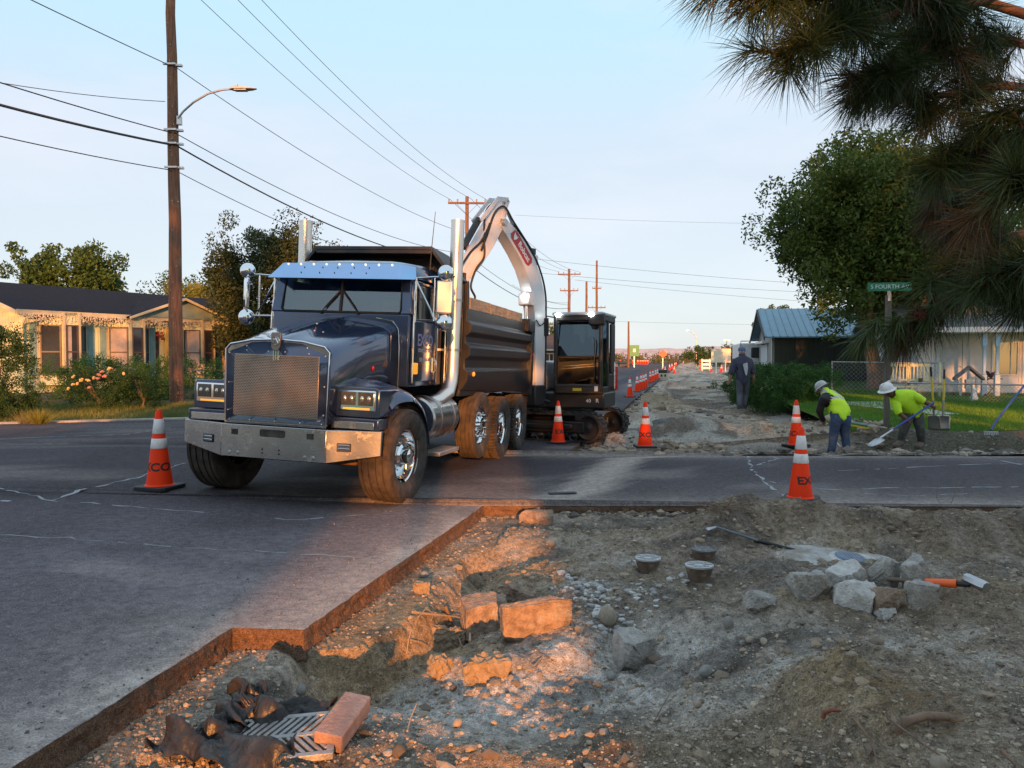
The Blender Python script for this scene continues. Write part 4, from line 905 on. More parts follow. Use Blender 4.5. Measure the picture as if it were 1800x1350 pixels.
cabx.box(cx0 + .02, cx1 - .02, cy1 - .06, cy1, z0, 1.7); cabx.box(cx1 - .05, cx1 + .0, -.30, cy1, z0, 1.35); cabx.box(cx0, cx1, cy0, cy0 + .05, z0 + .1, 1.16)
cabx.box(cx1 - .06, cx1 - .0, .12, cy1, 1.35, 2.4)
xc = exo(cabx, 'operator_cab', ex_black, bevel=.025, seg=3)
exo(MB().box(cx0 - .02, cx1 + .02, cy0 - .04, cy1 + .03, z1 - .03, z1 + .035), 'cab_roof', M('pale_roof', (.42, .46, .50), .4), bevel=.03, seg=3)
MB().box(cx0 + .085, cx1 - .085, cy0 + .02, cy0 + .028, 1.16, 1.70).obj('lower_windscreen', glass_dark, xc)
b = MB(); b.loft([[(x, cy0 + .025, 1.725), (x, cy0 + .033, 1.725), (x, cy0 + .185, z1 - .15), (x, cy0 + .177, z1 - .15)] for x in (cx0 + .082, cx1 - .082)]); b.obj('windscreen', glass_dark, xc)
MB().box(cx1 - .03, cx1 - .022, cy0 + .09, -.31, 1.1, z1 - .15).obj('side_window', glass_dark, xc)
MB().box(cx0 + .02, cx0 + .028, cy0 + .09, cy1 - .09, 1.3, z1 - .15).obj('side_window', glass_dark, xc)
MB().box(cx0 + .08, cx1 - .08, cy0 + .005, cy0 + .03, 1.70, 1.725).obj('window_bar', ex_black, xc)
MB().box(.30, .78, .05, .40, 1.3, 2.0).box(.28, .80, -.4, .1, 1.2, 1.38).obj('seat', black_plastic, xc, bevel=.04)
for x in (.13, .80): 
    q = MB(); q.ell((x, cy0 - .05, z1 - .02), (.055, .03, .045), 0, 14, 8); exo(q, 'work_light', lamp_lit, smooth=60)
b = MB(); b.tube([(cx0, cy0 + .1, 2.5), (-.10, cy0 - .05, 2.52), (-.12, cy0 - .06, 2.45)], .015, 6); b.box(-.20, -.06, cy0 - .10, cy0 - .06, 2.12, 2.48); exo(b, 'mirror', black_plastic, bevel=.02)
b = MB(); b.box(cx1 - .28, cx1 + .03, cy0 - .03, cy0 + .18, 2.32, 2.58); exo(b, 'roof_box', black_plastic, bevel=.04, seg=3)
yel = M('yellow_sticker', (.70, .52, .05), .5)
exo(MB().box(.42, .60, cy0 - .006, cy0 + .01, 1.02, 1.08), 'warning_sticker', yel)
for x, tx, sz in ((.72, '40', .10), (.90, 'R', .11)): text_obj('lettering', tx, sz, white_reflect, ex, Matrix.Translation((x, -.853, .82)) @ Matrix.Rotation(math.pi / 2, 4, 'X'), .003, .002)
exo(MB().box(.86, .93, cy0 - .006, cy0 + .01, 1.02, 1.12), 'white_sticker', white_paint)
b = MB(); b.tube([(.85, -.97, 1.2), (.87, -1.0, 1.3), (.87, -1.0, 2.0), (.85, -.97, 2.1)], .012, 6); exo(b, 'grab_handle', ex_black, smooth=60)
b = MB(); b.tube([(-.05, -1.0, .8), (-.2, -1.1, .85), (-.32, -1.1, 1.0), (-.3, -.95, 1.15)], .03, 8); b.tube([(-.1, -1.02, .72), (-.35, -1.12, .7), (-.5, -1.0, .9)], .025, 8); exo(b, 'hydraulic_hose', rubber_black, smooth=60)
# boom, swung towards the truck; own frame: X forward, Y to its left, Z up
fb = Vector((-.62, -.785, 0)).normalized(); lb = Vector((-fb.y, fb.x, 0)) if False else Vector((.785, -.62, 0)).normalized()
B0 = Vector((.46, 15.43, MC.z))
BM = Matrix(((fb.x, lb.x, 0, B0.x), (fb.y, lb.y, 0, B0.y), (0, 0, 1.035, B0.z), (0, 0, 0, 1)))
def boxloft(P, mi=0, b=None):
    b = b or MB(); n = len(P); rings = []
    for i, (s, z, dp, wd) in enumerate(P):
        a, c = P[max(i - 1, 0)], P[min(i + 1, n - 1)]; t = Vector((c[0] - a[0], 0, c[1] - a[1])).normalized(); nn = Vector((t.z, 0, -t.x))
        p = Vector((s, 0, z)); rings.append([p + nn * dp / 2 + Vector((0, -wd / 2, 0)), p + nn * dp / 2 + Vector((0, wd / 2, 0)), p - nn * dp / 2 + Vector((0, wd / 2, 0)), p - nn * dp / 2 + Vector((0, -wd / 2, 0))])
    return b.loft(rings, mi)
b = MB(); b.box(-.18, .22, -.16, .16, .70, 1.10); exo(b, 'swing_post', ex_black, BM, bevel=.03)
bp_ = [(.02, .95, .24, .26), (.0, 1.4, .30, .27), (.0, 2.0, .34, .27), (.01, 2.5, .37, .27), (.06, 2.85, .40, .27), (.18, 3.15, .39, .27), (.36, 3.42, .37, .27), (.62, 3.68, .34, .27), (.9, 3.90, .30, .26), (1.18, 4.10, .20, .24)]
boom = exo(boxloft(bp_), 'boom', ex_white, BM, bevel=.012)
# arm
ap = [(1.00, 4.46, .12, .13), (1.12, 4.28, .26, .18), (1.28, 4.05, .34, .20), (1.55, 3.72, .36, .20), (1.90, 3.32, .32, .19), (2.22, 2.98, .22, .18), (2.45, 2.72, .15, .17)]
arm = exo(boxloft(ap), 'arm', ex_white, BM, bevel=.012)
b = MB(); b.lathe([(.001, -.19), (.06, -.19), (.06, .19), (.001, .19)], 16, 0, Matrix.Translation((1.16, 0, 4.07)) @ RY); b.obj('arm_pin', steel, arm, smooth=40)
b = MB()
for y in (-.10, .10): boxloft([(.98, 4.50, .08, .03), (1.15, 4.52, .09, .03), (1.45, 4.28, .08, .03), (1.72, 4.02, .07, .03)], 0, b) if False else [b.bar((.98, y, 4.50), (1.3, y, 4.47), .03, .09), b.bar((1.3, y, 4.47), (1.78, y, 4.02), .03, .07), b.bar((.98, y, 4.50), (1.18, y, 4.12), .03, .08)]
exo(b, 'arm_horn', ex_white, BM, bevel=.006)
b = MB(); b.tube([(1.72, 0, 4.06), (2.15, 0, 3.52)], .062, 14); exo(b, 'bucket_cylinder', ex_black, BM, smooth=40)
b = MB(); b.tube([(2.15, 0, 3.52), (2.55, 0, 3.0)], .03, 10); exo(b, 'cylinder_rod', chrome, BM, smooth=40)
b = MB(); b.tube([(.16, 0, 3.66), (.72, 0, 4.10)], .062, 14); b.box(.05, .22, -.06, .06, 3.42, 3.72); exo(b, 'arm_cylinder', ex_black, BM, smooth=40)
b = MB(); b.tube([(.72, 0, 4.10), (1.0, 0, 4.46)], .028, 10); exo(b, 'cylinder_rod', steel, BM, smooth=40)
b = MB(); b.box(.02, .16, -.10, .10, 3.40, 3.60); exo(b, 'cylinder_lug', ex_white, BM, bevel=.02)
b = MB(); b.tube([(.33, .0, 1.0), (.30, 0, 1.9)], .06, 14); exo(b, 'boom_cylinder', ex_black, BM, smooth=40)
b = MB(); b.tube([(.30, .0, 1.9), (.27, 0, 2.7)], .032, 10); exo(b, 'cylinder_rod', chrome, BM, smooth=40)
b = MB(); b.box(.16, .36, -.15, .15, 2.62, 2.86); exo(b, 'cylinder_bracket', ex_white, BM, bevel=.03)
b = MB(); b.ell((.40, .04, 2.80), (.03, .05, .05), 0, 14, 8); exo(b, 'boom_light', lamp_lit, BM, smooth=60)
for k, pts in enumerate([[(-.18, .12, 1.0), (-.20, .13, 2.4), (-.17, .13, 2.9), (0, .13, 3.3), (.3, .14, 3.65), (.85, .14, 4.1), (1.15, .14, 4.35), (1.42, .13, 4.2), (1.62, .12, 3.8), (1.80, .13, 3.5)],
                       [(.15, .15, 2.35), (.05, .16, 2.25), (-.1, .15, 2.3), (-.19, .14, 2.42)], [(.7, -.12, 4.0), (1.1, -.1, 4.42), (1.4, -.1, 4.25), (1.7, .11, 3.75), (1.72, .13, 3.4), (1.95, .13, 3.15), (2.1, .14, 2.85), (2.0, .15, 2.65), (2.3, .13, 2.55)],
                       [(1.55, .12, 4.0), (1.75, .13, 3.7), (2.05, .10, 3.45), (2.3, .11, 3.2)]]):
    q = MB(); P = [Vector(p) for p in pts]; S = []
    for i in range(len(P) - 1):
        p0, p1, p2, p3 = P[max(i - 1, 0)], P[i], P[i + 1], P[min(i + 2, len(P) - 1)]
        for t in np.linspace(0, 1, 6)[:-1]:
            t = float(t); S.append(.5 * ((2 * p1) + (p2 - p0) * t + (2 * p0 - 5 * p1 + 4 * p2 - p3) * t * t + (3 * p1 - p0 - 3 * p2 + p3) * t ** 3))
    S.append(P[-1]); q.tube(S, .020 if k != 1 else .012, 6); exo(q, 'hydraulic_hose', rubber_black, BM, smooth=60)
# bucket in the bed
b = MB(); bk = [(2.42, 2.72), (2.62, 2.74), (2.72, 2.4), (2.62, 2.05), (2.30, 1.95), (2.05, 2.1), (2.2, 2.2), (2.35, 2.45)]
b.loft([[(x, -.28, z) for x, z in bk], [(x, .28, z) for x, z in bk]]); exo(b, 'bucket', ex_black, BM, bevel=.012)
b = MB(); b.box(2.30, 2.60, -.09, .09, 2.55, 2.86); exo(b, 'quick_coupler', ex_black, BM, bevel=.02)
# red name plate on the boom's left face
ang = math.atan2(3.98 - 3.36, .98 - .33)
LM = Matrix.Translation((.60, .133, 3.655)) @ Matrix(((math.cos(math.pi + ang), -math.sin(ang + math.pi) * 1, 0, 0), (0, 0, 1, 0), (math.sin(math.pi + ang), math.cos(ang + math.pi), 0, 0), (0, 0, 0, 1)))
LM = Matrix.Translation((.61, .1335, 3.665)) @ Matrix(((-math.cos(ang), -math.sin(ang), 0, 0), (0, 0, 1, 0), (-math.sin(ang), math.cos(ang), 0, 0), (0, 0, 0, 1)))
b = MB(); b.prism([(-.40, -.06), (-.34, -.115), (.30, -.115), (.37, -.08), (.40, .05), (.34, .115), (-.30, .115), (-.37, .08)], 2, -.002, .004)
pl_ = b.obj('name_plate', M('red_plate', (.40, .022, .025), .4), boom, M=LM)
text_obj('lettering', 'Bobcat', .155, white_paint, pl_, Matrix.Translation((.09, .0, .006)), .004, .004)
b = MB(); b.add([(x - .27, y, .007) for x, y in [(-.06, .075), (-.03, .035), (0, .045), (.03, .035), (.06, .075), (.055, .0), (.03, -.05), (0, -.08), (-.03, -.05), (-.055, .0)]], [tuple(range(10))]); b.obj('emblem', white_paint, pl_)

# ------------------------------------------------------------ traffic cones
def cone_r(t): return .150 - .118 * t          # radius at t = z/h, h = .86
CH = .90
b = MB(); b.lathe([(.168, .035), (.152, .05), (.1435, .055), (cone_r(.97), CH * .965), (.024, CH * .985), (.016, CH), (.001, CH)], 32)
cone_body = b.mesh('cone_body', orange_cone, 50)
b = MB(); b.loft([[(.205 * cx_ * k, .205 * cy_ * k, z) for cx_, cy_ in ((1, .86), (.86, 1), (-.86, 1), (-1, .86), (-1, -.86), (-.86, -1), (.86, -1), (1, -.86))] for k, z in ((1, .0), (1, .032), (.96, .040))]); cone_base = b.mesh('cone_base', rubber_black)
def band(t0, t1):
    b = MB(); b.lathe([(cone_r(t0) + .001, CH * t0), (cone_r(t0) + .004, CH * (t0 + .004)), (cone_r(t1) + .004, CH * (t1 - .004)), (cone_r(t1) + .001, CH * t1)], 32); return b.mesh('reflective_band', white_reflect, 50)
bands = [band(.695, .88), band(.51, .635)]
me = text_mesh('EXCO', .125, .0, M('cone_letter_black', (.02, .018, .018), .6), .004)
tz = .20
bm_t = bmesh.new(); bm_t.from_mesh(me); bmesh.ops.subdivide_edges(bm_t, edges=[e for e in bm_t.edges if e.calc_length() > .03], cuts=2); bmesh.ops.triangulate(bm_t, faces=bm_t.faces)
for v in bm_t.verts:
    z = tz + v.co.y + .05; rr_ = cone_r(z / CH) + .0025; a = v.co.x * 1.25 / rr_ - math.pi / 2
    v.co = Vector((rr_ * math.cos(a), rr_ * math.sin(a), z))
bm_t.to_mesh(me); bm_t.free(); cone_text = me
CONES = []
def cone(loc, label, rz=0, sc=1.0, letters=False, group='orange traffic cones'):
    t = thing('traffic_cone', label, 'traffic cone', loc, rz, group); t.scale = (sc,) * 3
    for nm, me_ in (('cone_body', cone_body), ('rubber_base', cone_base), ('reflective_band', bands[0]), ('reflective_band', bands[1])) + ((('lettering', cone_text),) if letters else ()):
        o = bpy.data.objects.new(nm, me_); COL.objects.link(o); o.parent = t
    CONES.append(t); return t
cone(on_road(281, 858), 'orange traffic cone in front of the pole, left of the truck bumper', RAD(-14), 1.03, True)
cone(on_road(981, 779), 'orange traffic cone in front of the excavator track', RAD(70), .93, True)
cone(on_road(1134, 786), 'lettered orange cone standing just right of the excavator tracks', RAD(2), .96, True)
cone(on_road(1407, 879) + Vector((0, 0, .0)), 'closest orange cone, beside the dirt berm with its base hidden', RAD(62), .97, True)
p = on_sh(1399, 786); cone(Vector((p.x, p.y, p.z + .02)), 'orange cone half hidden behind a closer cone, left of the workers', RAD(-58), 1.0, True)
rowpx = [(1107, 698), (1120, 689), (1126.5, 686), (1131, 684), (1135, 681), (1143, 673), (1147.5, 671), (1152, 668), (1155.5, 666), (1164, 655), (1169, 657), (1177, 651), (1185, 656), (1181, 648), (1186, 645), (1188.5, 643)]
ORD = 'first second third fourth fifth sixth seventh eighth ninth tenth eleventh twelfth thirteenth fourteenth fifteenth sixteenth'.split()
rl = ['first cone of the long row at the road edge, past the excavator'] 
for i, (a, c_) in enumerate(rowpx):
    cone(on_road(a, c_), rl[0] if i == 0 else '%s cone of the long row at the road edge, counted from the near end' % ORD[i], RAD(rng.uniform(0, 360)), .97, group='orange traffic cones' if i == 0 else 'row of cones along the road edge')
for (a, c_), lb_ in zip(((1250, 655), (1268, 655)), ('left one of two cones standing together beyond the dirt mounds', 'right one of two cones, before the green patch behind the mounds')):
    p = on_sh(a, c_); cone(p, lb_, 0, .97)
cone(on_road(1201, 640), 'lone far cone right of the end of the cone row', 0, .97)
# drums by the far kerb
b = MB()
drum = [(.30, 0), (.30, .08), (.28, .09), (.265, 1.0), (.24, 1.03), (.001, 1.03)]
bm1 = MB().lathe(drum, 20).mesh('drum_body', orange_cone, 40)
db = [MB().lathe([(.281 - .016 * z0, z0), (.281 - .016 * z0 - .002, z0 + .14)], 20).mesh('reflective_band', white_reflect, 40) for z0 in (.25, .55, .80)]
for i, a in enumerate((1121, 1126, 1130, 1134, 1138)):
    p = on_road(a, 640); t = thing('traffic_drum', '%s of five orange and white drums in the far row' % ('leftmost', 'second from left', 'middle', 'fourth from left', 'rightmost')[i], 'traffic drum', p, 0, 'far row of traffic drums'); t.scale = (1.15,) * 3
    for nm, me_ in (('drum_body', bm1), ('reflective_band', db[0]), ('reflective_band', db[1]), ('reflective_band', db[2])):
        o = bpy.data.objects.new(nm, me_); COL.objects.link(o); o.parent = t; o.scale = (1.003, 1.003, 1)
for a, l_ in ((1090, 'far orange drum left of the parked black car'), (1113, 'far orange drum right of the parked black car')):
    p = on_road(a, 640); t = thing('traffic_drum', l_, 'traffic drum', p, 0, 'far traffic drums by the black car'); t.scale = (1.1,) * 3
    for nm, me_ in (('drum_body', bm1), ('reflective_band', db[0]), ('reflective_band', db[2])):
        o = bpy.data.objects.new(nm, me_); COL.objects.link(o); o.parent = t

# ------------------------------------------------------------ people
skin_d = M('brown_skin', (.15, .065, .04), .5, var=.1); skin_l = M('tan_skin', (.34, .18, .12), .5, var=.1)
def person(label, org, J, R, bones, mats, parts, group=None, hands=True, hair=None):
    """J: name -> world point; bones: list of (a, b, region); parts: child clothing: (name, regions, offset, mat)"""
    names = list(J); idx = {n: i for i, n in enumerate(names)}
    V_ = [Vector(J[n]) - org for n in names]; E_ = [(idx[a], idx[b_]) for a, b_, _ in bones]; Rr = [R[n] for n in names]; reg = {(idx[a], idx[b_]): g for a, b_, g in bones}
    if hands:
        for s in ('L', 'R'):
            wv, ev_ = V_[idx['wr' + s]], V_[idx['el' + s]]; d = (wv - ev_).normalized(); side = d.cross(Vector((0, 1, 0)));
            if side.length < .2: side = d.cross(Vector((1, 0, 0)))
            side.normalize(); nrm = side.cross(d)
            pi_ = len(V_); V_.append(wv + d * .075); Rr.append(.034); E_.append((idx['wr' + s], pi_)); reg[E_[-1]] = 'skin'
            for k, (off, ln) in enumerate(((-.03, .065), (-.01, .078), (.011, .072), (.03, .055))):
                b0 = V_[pi_] + side * off + d * .02; i1 = len(V_)
                V_.append(b0 + d * ln * .5 + nrm * .008); Rr.append(.0105); E_.append((pi_, i1)); reg[E_[-1]] = 'skin'
                V_.append(b0 + d * ln * .75 + nrm * .04); Rr.append(.008); E_.append((i1, i1 + 1)); reg[E_[-1]] = 'skin'
            i1 = len(V_); V_.append(wv + d * .05 + side * .048 + nrm * .01); Rr.append(.012); E_.append((idx['wr' + s], i1)); reg[E_[-1]] = 'skin'
            V_.append(wv + d * .085 + side * .055 + nrm * .03); Rr.append(.009); E_.append((i1, i1 + 1)); reg[E_[-1]] = 'skin'
    me = bpy.data.meshes.new('person'); me.from_pydata([tuple(v) for v in V_], E_, []); o = bpy.data.objects.new('person', me); COL.objects.link(o)
    sk = o.modifiers.new('skin', 'SKIN'); sk.use_smooth_shade = True
    for i, r in enumerate(Rr): me.skin_vertices[0].data[i].radius = (r, r)
    me.skin_vertices[0].data[idx['pelvis']].use_root = True
    ss_ = o.modifiers.new('sub', 'SUBSURF'); ss_.levels = 2; ss_.render_levels = 2
    dg = bpy.context.evaluated_depsgraph_get(); me2 = bpy.data.meshes.new_from_object(o.evaluated_get(dg))
    bpy.data.objects.remove(o); o = bpy.data.objects.new('person', me2); COL.objects.link(o); o.location = org
    tag(o, label, 'person', group)
    me2.materials.clear(); me2.materials.append(mats['skin'])
    keys = list(reg); A = np.array([V_[a] for a, _ in keys]); Bv = np.array([V_[c] for _, c in keys]); rad = np.array([(Rr[a] + Rr[c]) / 2 for a, c in keys])
    nf = len(me2.polygons); cen = np.empty(nf * 3); me2.polygons.foreach_get('center', cen); cen = cen.reshape(-1, 3)
    D = Bv - A; t = np.clip(np.einsum('fkc,kc->fk', cen[:, None] - A[None], D) / np.maximum((D * D).sum(1), 1e-9), 0, 1)
    dist = np.linalg.norm(cen[:, None] - A[None] - t[..., None] * D[None], axis=2) - rad * .9
    w_ = dist.argmin(1); regs = np.array([reg[k] for k in keys])[w_]
    # a face: nose and ears on the head
    polys = [tuple(p_.vertices) for p_ in me2.polygons]; vs = np.array([v.co for v in me2.vertices]); no_ = np.array([v.normal for v in me2.vertices])
    out_ = {}
    for nm, rg, off, mt in parts:
        sel = [i for i in range(nf) if regs[i] in rg]; used = sorted({v for i in sel for v in polys[i]}); mp_ = {v: k for k, v in enumerate(used)}
        if not sel: continue
        jit = off + .014 * fbm(vs[used, 0] * 11 + vs[used, 1] * 6, vs[used, 2] * 11, 3, 5)
        m3 = bpy.data.meshes.new(nm); m3.from_pydata([tuple(q) for q in vs[used] + no_[used] * np.maximum(jit, .002)[:, None]], [], [tuple(mp_[v] for v in polys[i]) for i in sel])
        for q_ in (mt if isinstance(mt, (list, tuple)) else [mt]): m3.materials.append(q_)
        m3.polygons.foreach_set('use_smooth', [True] * len(sel)); c = bpy.data.objects.new(nm, m3); COL.objects.link(c); c.parent = o
        sd_ = c.modifiers.new('t', 'SOLIDIFY'); sd_.thickness = .008; sd_.offset = 0; out_[nm] = c
    return o, out_
def face(o, hc, fwd, up, mat, sc=1.0):
    fwd = Vector(fwd).normalized(); up = Vector(up).normalized(); sd_ = fwd.cross(up).normalized(); up = sd_.cross(fwd)
    Mx = Matrix((sd_, fwd, up)).transposed().to_4x4(); Mx.translation = Vector(hc) - o.location
    b = MB(); b.loft([[(x * w_, y, z) for x, y in ((-1, .07), (0, .098 + e), (1, .07), (0, .06))] for z, w_, e in ((.02, .008, 0), (-.01, .012, .012), (-.035, .018, .024), (-.045, .014, .004))]); b.obj('nose', mat, o, smooth=60, M=Mx)
    for s in (-1, 1):
        MB().ell((s * .082, -.005, -.01), (.012, .022, .034), 0, 8, 6).obj('ear', mat, o, smooth=60, M=Mx)
        MB().ell((s * .032, .088, .02), (.012, .008, .007), 0, 8, 6).obj('eye', M('eye', (.05, .04, .035), .3), o, smooth=60, M=Mx)
    MB().ell((0, .086, -.065), (.028, .01, .007), 0, 10, 6).obj('mouth', M('lips', (.12, .04, .035), .5), o, smooth=60, M=Mx)
    return Mx
BON = lambda ty: [('pelvis', 'spine', 'top'), ('spine', 'chest', 'top'), ('chest', 'neck', 'top2'), ('neck', 'chin', 'skin'), ('chin', 'skull', 'head')] + sum([[('chest', 'sh' + s, 'slv'), ('sh' + s, 'el' + s, 'slv'), ('el' + s, 'wr' + s, ty), ('pelvis', 'hip' + s, 'leg'), ('hip' + s, 'kn' + s, 'leg'), ('kn' + s, 'an' + s, 'leg'), ('an' + s, 'to' + s, 'boot')] for s in 'LR'], [])
RAD_ = dict(pelvis=.15, spine=.15, chest=.165, neck=.062, chin=.078, skull=.092)
for s in 'LR': RAD_.update({'sh' + s: .078, 'el' + s: .052, 'wr' + s: .034, 'hip' + s: .105, 'kn' + s: .072, 'an' + s: .055, 'to' + s: .042})
denim = M('blue_denim', (.035, .065, .14), .85, 0, .35, 8, .2, 90, dirt=(.11, .11, .12), dscale=5); hivis = M('hi_vis_lime', (.50, .80, .02), .7, 0, .08, 6)
grey_pants = M('grey_trousers', (.06, .062, .058), .9, 0, .3, 9, .2, 60, dirt=(.15, .14, .12), dscale=6); boot = M('dusty_boot', (.13, .10, .075), .85, 0, .3, 12); dark_cloth = M('black_sleeve', (.014, .014, .017), .85)
navy = M('navy_hoodie', (.038, .042, .07), .9, 0, .2, 10); refl_grey = M('silver_tape', (.42, .40, .36), .5)
def PX(Y0):
    return lambda a, c_, d=0.0: at(a, c_, Y0 + d)
# worker in vest, seen from behind, bent forward to the left
q = PX(14.3)
zf = -.30
Jv = dict(pelvis=q(1479, 729), spine=q(1473, 714, .15), chest=q(1462, 702, .28), neck=q(1453, 691, .40), chin=q(1449, 688, .46), skull=q(1446, 683, .50),
          shL=q(1447, 703, .20), elL=q(1440, 722, .28), wrL=q(1446, 737, .36), shR=q(1474, 698, .36), elR=q(1482, 716, .50), wrR=q(1479, 736, .55),
          hipL=q(1471, 736, .0), knL=q(1466, 760, .06), anL=q(1462, 791, .0), toL=q(1458, 797, .18), hipR=q(1487, 736, .0), knR=q(1484, 760, .06), anR=q(1489, 789, .02), toR=q(1493, 795, .16))
org = Vector((q(1474, 760).x, 14.3, -.35)); zmin = Jv['anL'].z
Bv_ = [(a, c_, ('slv' if g == 'slv' else g)) for a, c_, g in BON('slv')]
o1, cl = person('worker in lime safety vest and jeans bending over with back turned', org, Jv, RAD_, Bv_, dict(skin=skin_l), [('trousers', ('leg',), .014, denim), ('sleeves', ('slv',), .012, dark_cloth), ('vest', ('top', 'top2'), .022, [hivis, refl_grey]), ('boots', ('boot',), .012, boot)])
v = cl['vest']; axis = (Jv['chest'] - Jv['pelvis']).normalized()
for p_ in v.data.polygons:
    c_ = Vector(p_.center) + org - Jv['pelvis']; t = c_.dot(axis); lat = (c_ - axis * t)
    if .25 < t < .32: p_.material_index = 1
    elif t >= .32 and abs(abs(lat.x + .0) - .09) < .025 and lat.y < .1: p_.material_index = 1
face(o1, Jv['skull'], (-.75, .45, -.45), (-.3, .4, .8), skin_l)
hm = MB(); hm.lathe([(.118, 0), (.118, .03), (.105, .075), (.075, .108), (.03, .122), (.001, .124)], 24); hm.lathe([(.118, .0), (.150, -.012), (.150, -.008), (.118, .01)], 24)
h_ = hm.obj('hard_hat', M('grey_hat', (.42, .42, .43), .35), o1, smooth=50); h_.matrix_local = Matrix.Translation(Jv['skull'] - org + Vector((-.015, .01, .03))) @ Vector((-.45, .35, .75)).to_track_quat('Z', 'Y').to_matrix().to_4x4()
b = MB(); b.tube([q(1466, 772, .3), q(1474, 783, .1), q(1484, 795, -.1)], .02, 6); tag(b.obj('pry_bar', steel, smooth=60), 'dark bar stuck in the trench between the legs of the worker in a vest', 'pry bar')
# worker in white hard hat with shovel
q = PX(14.45)
J2 = dict(pelvis=q(1606, 724, .06), spine=q(1597, 712, .02), chest=q(1585, 700, -.03), neck=q(1572, 692, -.08), chin=q(1565, 692, -.12), skull=q(1559, 688, -.12),
          shL=q(1603, 694, -.10), elL=q(1620, 704, -.14), wrL=q(1633, 711, -.16), shR=q(1574, 709, -.10), elR=q(1579, 724, -.18), wrR=q(1590, 735, -.24),
          hipL=q(1613, 729, .06), knL=q(1617, 752, -.05), anL=q(1620, 780, .06), toL=q(1612, 786, -.10), hipR=q(1598, 729, .05), knR=q(1590, 750, -.06), anR=q(1583, 778, .02), toR=q(1573, 784, -.12))
org2 = Vector((q(1600, 760).x, 14.45, -.25))
B2_ = [(a, c_, g) for a, c_, g in BON('skin')]
o2, cl2 = person('worker in white hard hat and lime T-shirt digging with a blue shovel', org2, J2, RAD_, B2_, dict(skin=skin_d), [('trousers', ('leg',), .016, grey_pants), ('t_shirt', ('top', 'top2', 'slv'), .020, hivis), ('boots', ('boot',), .014, boot)])
face(o2, J2['skull'], (-.75, -.45, -.48), (-.35, -.1, .8), skin_d)
hm = MB(); hm.lathe([(.125, 0), (.126, .03), (.112, .08), (.08, .115), (.03, .13), (.001, .132)], 24); hm.lathe([(.125, .0), (.168, -.014), (.168, -.009), (.125, .012)], 24); hm.box(-.012, .012, -.12, .12, .03, .138)
h_ = hm.obj('hard_hat', M('white_hat', (.72, .70, .68), .3), o2, smooth=50); h_.matrix_local = Matrix.Translation(J2['skull'] - org2 + Vector((0, 0, .035))) @ Vector((-.32, -.12, .85)).to_track_quat('Z', 'Y').to_matrix().to_4x4()
blue_h = M('blue_handle', (.03, .06, .26), .45, dirt=(.5, .5, .55), dscale=12, dlo=.62, dhi=.75)
def shovel(name, label, top, bot, mat, blade, grip=None, square=False, gl=.0):
    top, bot = Vector(top), Vector(bot); d = (bot - top).normalized(); ln = (bot - top).length
    t = thing(name, label, 'shovel' if 'rake' not in name else 'rake', bot); Mx = (-d).to_track_quat('Z', 'Y').to_matrix().to_4x4()
    b = MB(); b.tube([(0, 0, blade + .12), (0, 0, ln)], .019, 10); b.obj('handle', mat, t, smooth=60, M=Mx)
    if gl: MB().tube([(0, 0, ln - gl), (0, 0, ln + .01)], .021, 10).obj('grip', rubber_black, t, smooth=60, M=Mx)
    b = MB(); b.tube([(0, 0, blade - .02), (0, 0, blade + .30)], [.022, .020], 10)
    n = 9; w_ = .125
    def row(z, ww, dep): return [(x * ww, dep * (1 - x * x) - .02, z) for x in np.linspace(-1, 1, n)]
    rs = [row(.0, w_ if square else .02, .015), row(.04, w_ if square else .08, .02), row(.12, w_ if square else .12, .03), row(blade - .03, w_, .035), row(blade, w_ * .8, .02)]
    vs = [p_ for r_ in rs for p_ in r_]; b.add(vs, [(i * n + j, i * n + j + 1, (i + 1) * n + j + 1, (i + 1) * n + j) for i in range(4) for j in range(n - 1)])
    o = b.obj('blade', steel, t, smooth=50, M=Mx); so = o.modifiers.new('t', 'SOLIDIFY'); so.thickness = .004
    return t
shovel('shovel', 'shovel with long blue handle held by the worker in white hard hat', J2['wrL'] + Vector((.07, -.02, .03)), q(1526, 784, -.55), blue_h, .30)
yh = M('yellow_handle', (.75, .50, .03), .4)
shovel('shovel', 'square shovel with yellow handle standing in dirt, left of its pair', at(1636, 646, 15.1), at(1644, 756, 15.2), yh, .30, square=True, gl=.18)
shovel('shovel', 'yellow handled square shovel standing in dirt, right of its pair', at(1660, 650, 15.15), at(1657, 756, 15.2), yh, .30, square=True, gl=.18)
t = thing('rake', 'blue handled rake leaning at an angle by the lawn edge', 'rake', at(1742, 758, 15.0))
b = MB(); b.tube([at(1742, 756, 15.0) - t.location, at(1755, 735, 15.2) - t.location], .02, 8, 0); b.tube([at(1755, 735, 15.2) - t.location, at(1800, 678, 15.8) - t.location, at(1815, 660, 16.0) - t.location], .02, 8, 0); b.obj('handle', blue_h, t, smooth=60)
b = MB(); b.bar((-.16, -.02, 0), (.16, .04, -.02), .025, .02)
for i in range(9): b.bar((-.15 + i * .037, -.02 + i * .006, 0), (-.15 + i * .037, -.04 + i * .006, -.07), .008, .008)
b.obj('rake_head', steel, t)
